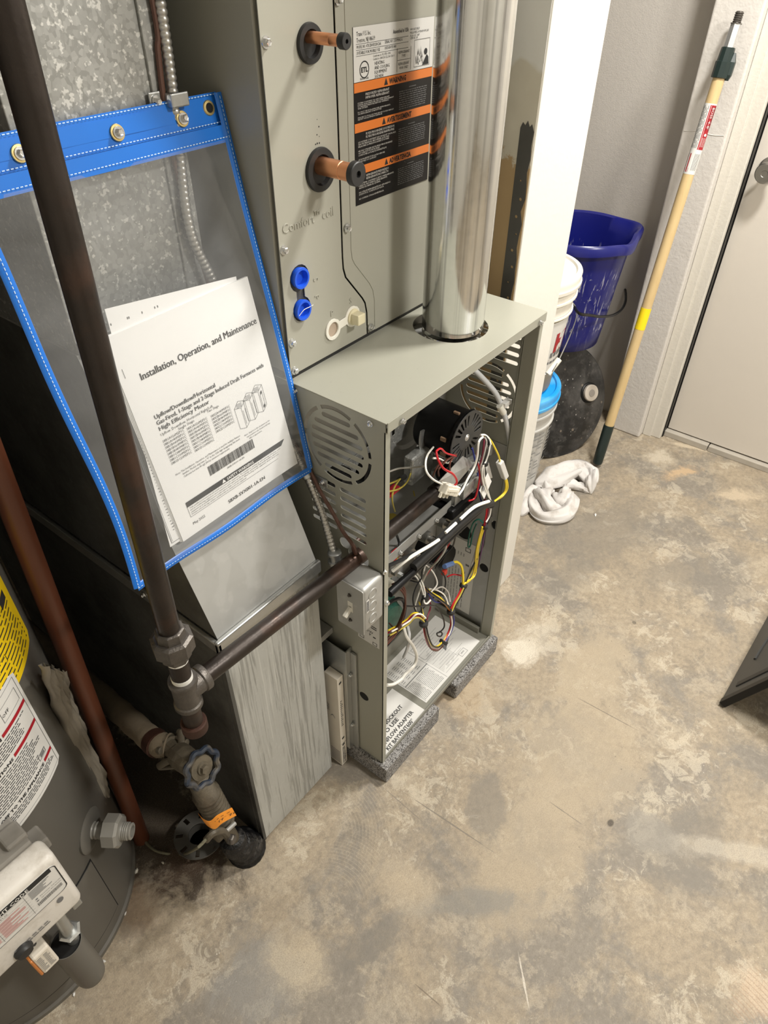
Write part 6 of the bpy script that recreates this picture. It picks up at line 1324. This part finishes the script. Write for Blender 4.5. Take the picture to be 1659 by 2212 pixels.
# lower clamp with its wing screw, tar sleeve
cl0 = Vector((-0.33,0.105,0.1606))
obj('lower_clamp', B((tuple(cl0 - Vector((0.022, 0.004, 0.016))), tuple(cl0 + Vector((0.018, 0.02, 0.016)))), bev=0.005), M['old_brass'], ws)
obj('clamp_jaw', T([(-0.3764,0.09,0.221), (-0.3632,0.085,0.2311), (-0.3461,0.085,0.2108), (-0.3371,0.09,0.1655)], 0.0062, seg=8), M['old_brass'], ws, smooth=True)
obj('wing_screw', T([(-0.3417,0.09,0.1878), (-0.3159,0.09,0.1838)], 0.0042, seg=8), M['heater_light'], ws, smooth=True)
obj('clamp_nut', L((-0.3372,0.085,0.1653), Vector((-0.3372,0.085,0.1653)) + Vector((0.3, -0.9, 0.2)), [(0, 0.0095), (0.008, 0.0095), (0.01, 0.007)], 6), M['fitting'], ws)
obj('tar_sleeve', T([FB + Vector((0.014, 0.0, 0.002)), FB + Vector((0.008, 0.0, 0.03)), FB + vu * 0.06, FB + vu * 0.085], 0.034, seg=20, n=5, rf=lambda t, i: (1.15 - 0.5 * t) * (1 + 0.05 * math.sin(i * 2.2))), M['tar'], ws, smooth=True, ang=180, label='lumpy black tarred sleeve where the pipe meets the floor')
gw = obj('grounding_wire', T([(-0.3759,0.09,0.2235), (-0.3979,0.085,0.2359), (-0.3808,0.2038,0.012), (-0.4037,0.2413,0.006), (-0.411,0.2689,0.005), (-0.408,0.3101,0.005), (-0.396,0.3571,0.005)], 0.0028, seg=8), plain('grey_green_wire', (0.16, 0.15, 0.1), 0.6), smooth=True, origin=(-0.4036,0.2419,0.005)); tag(gw, 'thin grey grounding wire curving over the floor from the lower clamp', 'wire')
tp_ = [(-0.3709,0.088,0.2994), (-0.3711,0.076,0.296), (-0.3639,0.07,0.2838), (-0.3504,0.066,0.2881), (-0.3206,0.07,0.2613)]
ot = bmesh.new(); rows = []
for q in spline(tp_, 5): rows.append([ot.verts.new(q + Vector((0.0, 0, -0.016))), ot.verts.new(q + Vector((-0.004, 0, 0.018))), ot.verts.new(q + Vector((-0.004, 0.0006, 0.018))), ot.verts.new(q + Vector((0, 0.0006, -0.016)))])
for i in range(len(rows) - 1):
    for k in range(4): ot.faces.new((rows[i][k], rows[i + 1][k], rows[i + 1][(k + 1) % 4], rows[i][(k + 1) % 4]))
ot.faces.new(rows[0]); ot.faces.new(rows[-1][::-1])
oth = thing('paper_tag', 'bright orange paper tag wrapped round the old water pipe near the floor', 'tag', (-0.3442,0.09,0.2523))
tb = obj('tag_strip', ot, M['orange_tag'], oth, smooth=True)
qs = spline(tp_, 5)
def omap(u, v):
    t = max(0, min(0.999, u)) * (len(qs) - 1); k = int(t); q = qs[k].lerp(qs[k + 1], t - k); d = (qs[k + 1] - qs[k]).normalized(); nn = d.cross(Vector((-0.17, 0, 1))).normalized()
    if nn.y > 0: nn = -nn
    return q + nn * 0.0006 + Vector((-0.17 * v, 0, v))
p = Print(omap)
for k in range(9):
    u = 0.06 + k * 0.1; p.rect(u, 0.007, u + 0.05, 0.0085); p.rect(u, 0.0, u + 0.075, 0.0006)
for u, t in ((0.12, 'T'), (0.2, 'P'), (0.28, 'P'), (0.45, '9'), (0.66, 'P'), (0.74, '8'), (0.88, '1'), (0.94, '9')):
    for a, b, c_, d_ in ((0, -0.007, 0.012, -0.002), (0.012, -0.004, 0.034, -0.002), (0.026, -0.004, 0.034, 0.0)): p.rect(u + a, b, u + c_, d_)
p.done('handwriting', M['print_black'], oth)
# white slotted ring behind the valve, coloured dark for the shade there; debris
M['shaded_ring'] = plain('shaded_ring', (0.09, 0.085, 0.075), 0.6, var=0.3)
sr = thing('floor_flange', 'slotted ring coloured dark for the shade on the floor behind the valve', 'flange', (-0.338, 0.2, 0))
obj('ring', plate(circ(-0.338, 0.2, 0.05, 36), [circ(-0.338, 0.2, 0.022, 24)] + [[(-0.338 + math.cos(t) * r - math.sin(t) * h, 0.2 + math.sin(t) * r + math.cos(t) * h) for r, h in ((0.032, -0.004), (0.046, -0.004), (0.046, 0.004), (0.032, 0.004))] for t in [2 * PI * k / 8 for k in range(8)]], (0, 0, 0.03), (1, 0, 0), (0, 1, 0), 0.004), M['shaded_ring'], sr)
obj('ring_hub', L((-0.338, 0.2, 0), (-0.338, 0.2, 1), [(0, 0.03), (0.03, 0.028), (0.03, 0.024), (0.0, 0.024)], 28), M['shaded_ring'], sr, smooth=True)
for k, (a, b, s, m) in enumerate([
    ((-0.4564,0.2548,0), 0.5, 0.006, 'pan_white'), ((-0.518,0.2074,0), 0.2, 0.004, 'sticker'), ((-0.5675,0.196,0), 1.1, 0.004, 'galv_shiny'), ((-0.5892,0.1719,0), 2.0, 0.0045, 'sticker'),
    ((-0.651,0.1693,0), 0.8, 0.004, 'sticker'), ((-0.6676,0.1771,0), 0.1, 0.0035, 'sticker'), ((-0.4142,0.227,0), 1.6, 0.004, 'carton'), ((1.1032,0.0168,0), 0.4, 0.006, 'sticker')]):
    bm = bmesh.new(); bmesh.ops.create_icosphere(bm, subdivisions=1, radius=s)
    for v in bm.verts: v.co = Vector((v.co.x * (1 + 0.5 * math.sin(v.co.y * 900 + k)), v.co.y * 0.6, max(v.co.z * 0.5, -s * 0.3) + s * 0.3))
    bmesh.ops.transform(bm, matrix=Matrix.Translation(a) @ Matrix.Rotation(b, 4, 'Z'), verts=bm.verts)
    o = obj('plaster_crumb', bm, M[m], origin=a)
    tag(o, ('pale crumb on the floor just below the drain valve', 'pale crumb on the floor beside the heater base, right of the access panel', 'shiny metal chip beside the heater base', 'white crumb on the floor just right of the grey cup', 'white crumb on the floor below the grey cup', 'smallest white crumb on the floor at the heater base, bottom left', 'tan crumb in the dark near the grounding wire', 'white chip on the floor right of the rag')[k], 'debris', 'crumbs on the floor')

# ------------------------------------------------------------ pails behind the partition
def pail(root, cx, cy, z0, h, r0, r1, body, rim=True):
    pr = [(0, r0 - 0.004), (0.004, r0)]
    def rr(t): return r0 + (r1 - r0) * t / h
    pr += [(h * 0.72, rr(h * 0.72)), (h * 0.722, rr(h * 0.72) + 0.006), (h * 0.735, rr(h * 0.72) + 0.006), (h * 0.737, rr(h * 0.74)), (h * 0.85, rr(h * 0.85)), (h * 0.852, rr(h * 0.85) + 0.007), (h * 0.868, rr(h * 0.85) + 0.007), (h * 0.87, rr(h * 0.87)), (h, r1)]
    pr += [(h, r1 - 0.003), (0.006, r0 - 0.004), (0.006, 0)]
    return obj('pail_body', L((cx, cy, z0), (cx, cy, z0 + 1), pr, 56), body, root, smooth=True)
def lid(root, cx, cy, z, r, mat, label=None):
    return obj('lid', L((cx, cy, z - 0.03), (cx, cy, z + 1), [(0, r - 0.002), (0.001, r + 0.001), (0.01, r + 0.002), (0.011, r - 0.001), (0.022, r - 0.001), (0.032, r), (0.036, r - 0.002), (0.038, r - 0.007), (0.037, r - 0.014), (0.031, r - 0.017), (0.031, 0)], 64), mat, root, smooth=True, label=label)
PX, PY = 1.098, 0.372
b1 = thing('pail', 'cloudy white pail with bright blue lid, lower one of the stack behind the partition', 'pail', (PX, PY, 0), 'pails behind the partition')
pail(b1, PX, PY, 0, 0.345, 0.128, 0.148, M['pail_grey']); lid(b1, PX, PY, 0.352, 0.154, M['lid_blue'], 'bright blue snap-on lid')
def cylmap(cx, cy, r, a0, z0, tap=0.0):
    return lambda u, v: Vector((cx + (r + tap * v) * math.cos(a0 + u / r), cy + (r + tap * v) * math.sin(a0 + u / r), z0 + v))
p = Print(cylmap(PX, PY, 0.1375, math.radians(-95), 0.05, 0.055))
for k in range(14):
    for a in (-0.05, -0.02, 0.02, 0.05):
        if random.random() < 0.8: p.rect(a, 0.008 + k * 0.0135, a + random.uniform(0.012, 0.026), 0.014 + k * 0.0135, 2)
p.done('faded_printing', plain('faded_print', (0.27, 0.27, 0.26), 0.6), b1)
p = Print(cylmap(PX, PY, 0.1376, math.radians(-80), 0.2, 0.055))
for v in (0.01, 0.03): p.rect(-0.01, v, 0.03, v + 0.012, 3)
p.done('blue_printing', plain('faded_blue_print', (0.2, 0.36, 0.46), 0.6), b1)
b2 = thing('pail', 'white lidded pail with red lettering, standing on the blue-lidded pail', 'pail', (PX, PY, 0.36), 'pails behind the partition')
Z2 = 0.361
pail(b2, PX, PY, Z2, 0.335, 0.118, 0.146, M['pail']); lid(b2, PX, PY, Z2 + 0.345, 0.152, M['pail'])
def band(r0, r1, z0, z1, mat, nm, lab=None): return obj(nm, L((PX, PY, z0), (PX, PY, z1), [(0, r0), (z1 - z0, r1)], 56), mat, b2, smooth=True, label=lab)
rr = lambda z: 0.118 + (0.146 - 0.118) * (z - Z2) / 0.335
zb0, zb1 = Z2 + 0.08, Z2 + 0.235
lb_ = band(rr(zb0) + 0.0006, rr(zb1) + 0.0006, zb0, zb1, M['sticker'], 'paper_label', 'white paper label with red letters')
band(rr(zb1) + 0.001, rr(zb1 + 0.012) + 0.001, zb1, zb1 + 0.012, plain('olive_band', (0.2, 0.16, 0.08), 0.5), 'label_band')
band(rr(Z2 + 0.005) + 0.0006, rr(zb0) + 0.0006, Z2 + 0.005, zb0, plain('dirty_band', (0.22, 0.2, 0.16), 0.5, var=0.25), 'lower_band')
p = Print(cylmap(PX, PY, rr(zb0) + 0.0012, math.radians(-94), zb0, 0.083)); p.text('KI', -0.014, 0.058, 0.08, bold=0.003, res=2); p.done('red_lettering', M['print_red'], b2)
p = Print(cylmap(PX, PY, rr(zb0) + 0.0012, math.radians(-94), zb0, 0.083))
for k in range(5): p.rect(-0.02 + k * 0.016, 0.042, -0.009 + k * 0.016, 0.058); 
for k in range(6): p.rect(-0.03 + k * 0.016, 0.022, -0.018 + k * 0.016, 0.03)
p.done('small_lettering', M['print_grey'], b2)
ba = [Vector((PX, PY, Z2 + 0.24)) + Vector((0.146 * math.cos(t), 0.146 * math.sin(t), 0)) for t in (math.radians(-35), math.radians(-150))]
gA = Vector((0.992,0.21,0.4804)); gB = Vector((1.0284,0.2,0.5135))
obj('bail_handle', T([ba[0], ba[0] + Vector((0.02, -0.03, -0.05)), gB, gA, ba[1] + Vector((-0.0, -0.05, -0.1)), ba[1]], 0.0016, seg=6), M['galv_shiny'], b2, smooth=True)
obj('handle_grip', CY(gA, gB, 0.0085, 14), M['pan_white'], b2, smooth=True)
b3 = thing('pail', 'pail hidden behind the black lid, holding up the blue mop bucket', 'pail', (1.46, 0.505, 0), 'pails behind the partition')
pail(b3, 1.46, 0.505, 0, 0.335, 0.1, 0.11, M['pail_grey']); lid(b3, 1.46, 0.505, 0.3575, 0.115, M['lid_blue'])

# ------------------------------------------------------------ blue mop bucket
mb = thing('mop_bucket', 'dark blue plastic mop bucket with pour lip and pale drips, perched above the black lid', 'bucket', (1.434, 0.378, 0.368))
MX, MY, MZ = 1.434, 0.378, 0.3685
def bucket():
    bm = bmesh.new(); n = 64; rows = []
    def ring(z, r, lip=0.0, spout=0.0):
        row = []
        for k in range(n):
            t = 2 * PI * k / n
            s1 = math.exp(-((t - 4.72) / 0.3) ** 2); s2 = math.exp(-((t - 2.2) / 0.22) ** 2); s3 = math.exp(-((t - 5.55) / 0.28) ** 2)
            rad = r + lip + spout * (0.028 * s3 + 0.03 * s2)
            row.append(bm.verts.new((MX + rad * math.cos(t), MY + rad * math.sin(t), z + spout * (0.05 * s2 - 0.012 * s1))))
        return row
    R0, R1, H = 0.12, 0.157, 0.352
    spec = [(0.0, R0 - 0.01, 0, 0), (0.006, R0, 0, 0)] + [(H * k / 8, R0 + (R1 - R0) * k / 8, 0, 0.0 if k < 6 else (k - 6) / 2.0) for k in range(1, 9)]
    rows = [ring(MZ + z, r, l, s) for z, r, l, s in spec]
    rows.append(ring(MZ + H - 0.026, R1, 0.014, 1)); rows.append(ring(MZ + H - 0.004, R1, 0.016, 1)); rows.append(ring(MZ + H + 0.004, R1, 0.008, 1)); rows.append(ring(MZ + H, R1, -0.003, 1))
    for k in range(7, -1, -1): rows.append(ring(MZ + 0.012 + (H - 0.012) * k / 8, R0 + (R1 - R0) * k / 8 - 0.004, 0, 0.0 if k < 6 else (k - 6) / 2.0))
    for i in range(len(rows) - 1):
        for k in range(n): bm.faces.new((rows[i][k], rows[i][(k + 1) % n], rows[i + 1][(k + 1) % n], rows[i + 1][k]))
    bm.faces.new(rows[0][::-1]); bm.faces.new(rows[-1]); return bm
obj('bucket_body', bucket(), M['mop_blue'], mb, smooth=True, ang=60)
hl = [Vector((MX, MY, 0)) + Vector((0.15 * math.cos(t), 0.15 * math.sin(t), MZ + z)) for t, z in ((math.radians(10), 0.3), (math.radians(-10), 0.25), (math.radians(-30), 0.18), (math.radians(-55), 0.13), (math.radians(-85), 0.115), (math.radians(-115), 0.125), (math.radians(-150), 0.16), (math.radians(-175), 0.28))]
hl = [Vector((1.8192,0.35,0.4637)), (1.649,0.265,0.4667), (1.5684,0.24,0.4611), (1.4556,0.225,0.4818), (1.3333,0.218,0.5217), (1.2318,0.216,0.5631), (1.1571,0.222,0.5949), (1.285, 0.3, 0.56), (1.275, 0.36, 0.62)]
obj('wire_handle', T(hl, 0.0042, seg=8), M['black'], mb, smooth=True)

# ------------------------------------------------------------ black round lid leaning in front
bl_ = thing('drum_lid', 'paint spattered black round lid with a grey bung, leaning below the mop bucket', 'lid', (1.33, 0.24, 0))
LC = Vector((1.362, 0.305, 0.181)); Hh = Vector((0.897, -0.442, 0)); nn = Vector((-0.442, -0.897, 0)); UU = (Vector((0, 0, 1)) * math.cos(0.4) - nn * math.sin(0.4)).normalized(); NN = Hh.cross(UU).normalized()
if NN.dot(Vector((-0.8, -0.6, 0.5))) < 0: NN = -NN
obj('lid_disc', L(LC - NN * 0.03, LC + NN, [(0, 0.189), (0.002, 0.196), (0.014, 0.1975), (0.02, 0.196), (0.022, 0.192), (0.019, 0.185), (0.022, 0.175), (0.03, 0.13), (0.033, 0.07), (0.034, 0.0)], 72), M['black_lid'], bl_, smooth=True, ang=50)
kc = LC + Hh * 0.118 + UU * 0.004 + NN * 0.0
obj('bung', L(kc, kc + NN, [(-0.002, 0.033), (0.004, 0.033), (0.006, 0.0295), (0.007, 0.0285), (0.016, 0.0285), (0.018, 0.0265), (0.018, 0.0)], 32), M['grey_knob'], bl_, smooth=True, label='round grey bung')
obj('bung_collar', L(kc - NN * 0.0, kc + NN, [(-0.004, 0.036), (0.005, 0.035), (0.008, 0.031), (0.008, 0.029)], 32), M['black'], bl_, smooth=True)
obj('bung_recess', L(kc + NN * 0.0181, kc + NN, [(0, 0.0125), (0.0012, 0.012), (0.0012, 0)], 20), plain('bung_darker_grey', (0.3, 0.27, 0.24), 0.6), bl_)  # darker disc drawn for the shallow recess

# ------------------------------------------------------------ extension pole
ep = thing('extension_pole', 'wooden extension pole with green grip and threaded tip leaning on the white pier', 'pole', (1.3494,0.1257,0))
E0 = Vector((1.3449,0.1266,0.014)); E1 = Vector((1.572,0.1285,1.2576)); ed_ = (E1 - E0).normalized(); EL = (E1 - E0).length
def ept(px): pass
def epz(t): return E0 + ed_ * t * EL
import_t = {}
def pr2t(z): return (z - E0.z) / (E1.z - E0.z)
def sec(nm, z0, z1, prof, mat, seg=24, label=None, smooth=True):
    a = epz(pr2t(z0)); b = epz(pr2t(z1)); ln = (b - a).length
    return obj(nm, L(a, b, [(t * ln, r) for t, r in prof], seg), mat, ep, smooth=smooth, label=label)
zz = lambda a: a
sec('grip', 0.012, 0.155, [(0, 0.012), (0.02, 0.0155), (0.06, 0.0165), (0.95, 0.0172), (1, 0.0168)], M['grip'], label='dark green rubber end grip')
ZL0, ZL1, ZC0, ZC1 = (1.53,0.1257,0.8992)[2], (1.55,0.1276,1.0636)[2], (1.555,0.131,1.1188)[2], (1.56,0.128,1.1845)[2]
sec('yellow_tape', (1.46,0.1308,0.4741)[2], (1.47,0.1367,0.538)[2], [(0, 0.0156), (1, 0.0156)], M['yellow_tape'], label='strip of bright yellow tape')
sec('shaft', 0.152, ZC0 + 0.03, [(0, 0.0152), (1, 0.0152)], M['wood'])
lb3 = sec('paper_label', ZL0, ZL1, [(0, 0.0155), (1, 0.0155)], M['sticker'], label='white and red printed label')
a_ = epz(pr2t(ZL0)); b_ = epz(pr2t(ZL1)); d_, x_, y_ = frame(a_, b_); LL = (b_ - a_).length
vdir = (Vector((-0.62, -0.48, 1.43)) - a_); vdir = (vdir - d_ * vdir.dot(d_)).normalized(); sdir = d_.cross(vdir)
def pm_(r):
    return lambda u, v: a_ + d_ * u + (vdir * math.cos(v / 0.0155) + sdir * math.sin(v / 0.0155)) * r
sgn = 1 if sdir.dot(Vector((0.618, -0.786, 0))) > 0 else -1
def pmap(r, s=1):
    f = pm_(r); return lambda u, v: f(u, v * sgn * s)
p = Print(pmap(0.0158))
for k in range(3): p.rect(LL * 0.36, 0.001 + k * 0.0065, LL * 0.98, 0.0075 + k * 0.0065)
p.rect(LL * 0.03, -0.012, LL * 0.3, -0.009); p.rect(LL * 0.03, -0.018, LL * 0.09, -0.006); p.rect(LL * 0.05, -0.021, LL * 0.3, -0.019)
p.done('red_panel', M['print_red'], lb3)
p = Print(pmap(0.016))
p.rect(LL * 0.62, 0.0065, LL * 0.97, 0.0175, 4); p.done('black_panel', M['sticker_black'], lb3)
p = Print(pmap(0.016))
for k in range(6):
    u = LL * 0.38
    while u < LL * 0.95: l = random.uniform(0.006, 0.02); p.rect(u, -0.003 - k * 0.0032, min(u + l, LL * 0.97), -0.0018 - k * 0.0032); u += l + 0.003
for k in range(5): p.rect(LL * 0.06, 0.001 + k * 0.003, LL * 0.3, 0.002 + k * 0.003)
p.done('lettering', M['print_grey'], lb3)
fb = pmap(0.0163)
p = Print(lambda a, b: fb(LL * 0.95 - a, 0.008 + b)); p.text("BOSS", 0, 0, 0.0095, width=LL * 0.15, res=2); p.text("4-8'", LL * 0.18, 0, 0.0095, width=LL * 0.12, res=2); p.done('white_lettering', M['sticker'], lb3)
p = Print(pmap(0.0163))
p.poly([tuple(q) for q in [(LL * 0.57 + 0.0035 * math.cos(t), 0.011 + 0.0035 * math.sin(t)) for t in [2 * PI * k / 14 for k in range(14)]]])
for k in range(3): p.rect(LL * 0.4, 0.006 + 0.004 * k, LL * 0.53, 0.007 + 0.004 * k)
p.done('white_marks', M['sticker'], lb3)
sec('ferrule', ZC0, ZC0 + (ZC1 - ZC0) * 0.55, [(0, 0.0165), (0.03, 0.0205), (0.97, 0.0205), (1, 0.0185)], M['grip'], 10, smooth=False)
sec('ferrule_neck', ZC0 + (ZC1 - ZC0) * 0.53, ZC1, [(0, 0.0185), (0.97, 0.0165), (1, 0.014)], M['grip'], 10, smooth=False)
ck = epz(pr2t(ZC0 + (ZC1 - ZC0) * 0.4)) + sdir * sgn * 0.018
obj('lock_button', L(ck - ed_ * 0.03, ck + ed_ * 0.05, [(0, 0.006), (0.012, 0.0105), (0.04, 0.0105), (0.06, 0.004)], 6), M['grip'], ep)
ZT = (1.565,0.128,1.232)[2]
sec('inner_tube', ZC1, ZT, [(0, 0.0125), (1, 0.0125)], M['alu'], 6, smooth=False)
sec('threaded_tip', ZT, E1.z, [(0, 0.0135), (0.06, 0.0135), (0.065, 0.0095)] + [(0.1 + 0.17 * k + q, r) for k in range(5) for q, r in ((0, 0.0092), (0.05, 0.0105), (0.1, 0.0105), (0.14, 0.0088))] + [(0.97, 0.0085), (1, 0.0065)], M['fitting'], 18)

# ------------------------------------------------------------ rag on the floor
def fold_cloth(path, wdt, h, seed, amp=0.006):
    """a rumpled roll of cloth: an irregular, pleated ridge following a path on the floor"""
    rnd = random.Random(seed); bm = bmesh.new(); P = spline(path, 8); rows = []; n = 22
    ph = [rnd.uniform(0, 6) for _ in range(6)]
    for i, q in enumerate(P):
        t = i / (len(P) - 1); d = (P[min(i + 1, len(P) - 1)] - P[max(i - 1, 0)]); d.z = 0; d.normalize(); s = Vector((-d.y, d.x, 0)); row = []
        env = min(1, 0.35 + 4 * t) * min(1, 0.35 + 4 * (1 - t))
        for k in range(n):
            a = 2 * PI * k / n; ca, sa = math.cos(a), math.sin(a)
            pl = 1 + 0.16 * math.sin(3 * a + ph[0] + 4 * t) + 0.1 * math.sin(5 * a + ph[1] - 7 * t) + 0.08 * math.sin(9 * a + ph[2] + 11 * t)
            wv = wdt * env * pl * (1 + 0.15 * math.sin(9 * t + ph[3])); hv = h * env * pl * (1 + 0.2 * math.sin(7 * t + ph[4]))
            v = q + s * (ca * wv) + Vector((0, 0, 0.001 + max(0, hv * (sa * 0.5 + 0.5) if sa > -0.6 else 0)))
            row.append(bm.verts.new(v))
        rows.append(row)
    for i in range(len(rows) - 1):
        for k in range(n): bm.faces.new((rows[i][k], rows[i][(k + 1) % n], rows[i + 1][(k + 1) % n], rows[i + 1][k]))
    bm.faces.new(rows[0][::-1]); bm.faces.new(rows[-1]); return bm
rg = bmesh.new()
for path, wdt, h, sd in (
    ([(1.0674,0.2207,0), (1.0054,0.1864,0), (0.9753,0.1452,0), (0.9925,0.106,0), (1.0348,0.0847,0), (1.0975,0.1003,0), (1.1518,0.1342,0)], 0.02, 0.035, 1),
    ([(1.0987,0.2123,0), (1.0461,0.1721,0), (1.0218,0.1295,0), (1.046,0.1065,0)], 0.022, 0.042, 2),
    ([(1.0991,0.162,0), (1.0663,0.1283,0), (1.0993,0.124,0), (1.1396,0.138,0)], 0.02, 0.05, 3),
    ([(0.95,0.2017,0), (0.9971,0.2151,0), (1.0594,0.2231,0), (1.103,0.2147,0)], 0.026, 0.022, 4),
    ([(1.1152,0.2385,0), (1.1484,0.2049,0), (1.1953,0.1782,0), (1.2474,0.1533,0), (1.2464,0.1141,0), (1.2388,0.0838,0)], 0.034, 0.05, 5),
    ([(1.1698,0.1702,0), (1.1831,0.1299,0), (1.1996,0.1014,0), (1.194,0.0774,0)], 0.018, 0.022, 6),
    ([(1.1184,0.211,0), (1.1047,0.1817,0), (1.0744,0.174,0)], 0.016, 0.03, 8),
    ([(1.2759,0.1589,0), (1.26,0.1172,0), (1.2159,0.0928,0), (1.1905,0.0741,0)], 0.014, 0.05, 7)):
    join(rg, fold_cloth(path, wdt, h, sd))
ra = obj('cleaning_rag', rg, M['rag'], smooth=True, ang=180, origin=(1.0838,0.1623,0)); tag(ra, 'crumpled off-white rag lying on the floor beside the partition', 'rag')

# ------------------------------------------------------------ charcoal plastic step at the right edge
sp_ = thing('step_stool', 'charcoal plastic step stool with ribbed sloping panel, cut off by the right edge', 'step stool', (0.639,-0.5305,0))
F = Vector((0.6396,-0.5292,0)); ex = Vector((0.9742,-0.5396,0)) - F; ex.normalize()
ey = (Vector((0.0, -0.39, 0.92))); ey = (ey - ex * ey.dot(ex)).normalized(); en = ex.cross(ey) * -1
if en.z < 0: en = -en
def SP(u, v, w_=0.0): return F + ex * u + ey * v + en * (w_ - 0.0)
def slab(u0, v0, u1, v1, w0, w1, bev=0.0015):
    bm = bmesh.new(); box(bm, (u0, v0, w0), (u1, v1, w1), bev)
    m = Matrix(((ex.x, ey.x, en.x, F.x), (ex.y, ey.y, en.y, F.y), (ex.z, ey.z, en.z, F.z), (0, 0, 0, 1)))
    bmesh.ops.transform(bm, matrix=m, verts=bm.verts); return bm
obj('tread_panel', slab(0, 0, 0.42, 0.24, 0.001, 0.012), M['stool'], sp_)
obj('front_rail', slab(-0.002, 0.005, 0.016, 0.24, -0.001, 0.016), M['black'], sp_)
obj('cross_rib', slab(0.045, 0.035, 0.062, 0.24, 0.011, 0.0145), M['rubber'], sp_)
ar = [SP(0.14 + 0.14 * (k / 10), 0.055 + 0.045 * (k / 10) ** 2 * 0.6, 0.012) for k in range(11)]
obj('curved_rib', T(ar, 0.004, seg=8, n=2), M['stool'], sp_, smooth=True)
obj('slot', slab(0.185, 0.1, 0.2, 0.16, 0.011, 0.0128, 0.0005), M['void'], sp_)
tq = SP(0.0, 0.238)
obj('unseen_shade_tread', B(((tq.x, tq.y - 0.16, tq.z - 0.008), (tq.x + 0.42, tq.y + 0.008, tq.z + 0.006)), bev=0.003), M['stool'], sp_)  # unseen tread added to shade the floor beside the panel
for u in (0.03, 0.39): obj('leg', T([(tq.x + u, tq.y - 0.15, tq.z - 0.006), (tq.x + u, tq.y - 0.19, 0.0)], 0.012, seg=10), M['stool'], sp_, smooth=True)
obj('side_frame', T([SP(0.4, 0.02, -0.004), SP(0.4, 0.23, -0.004)], 0.01, seg=8), M['stool'], sp_, smooth=True)
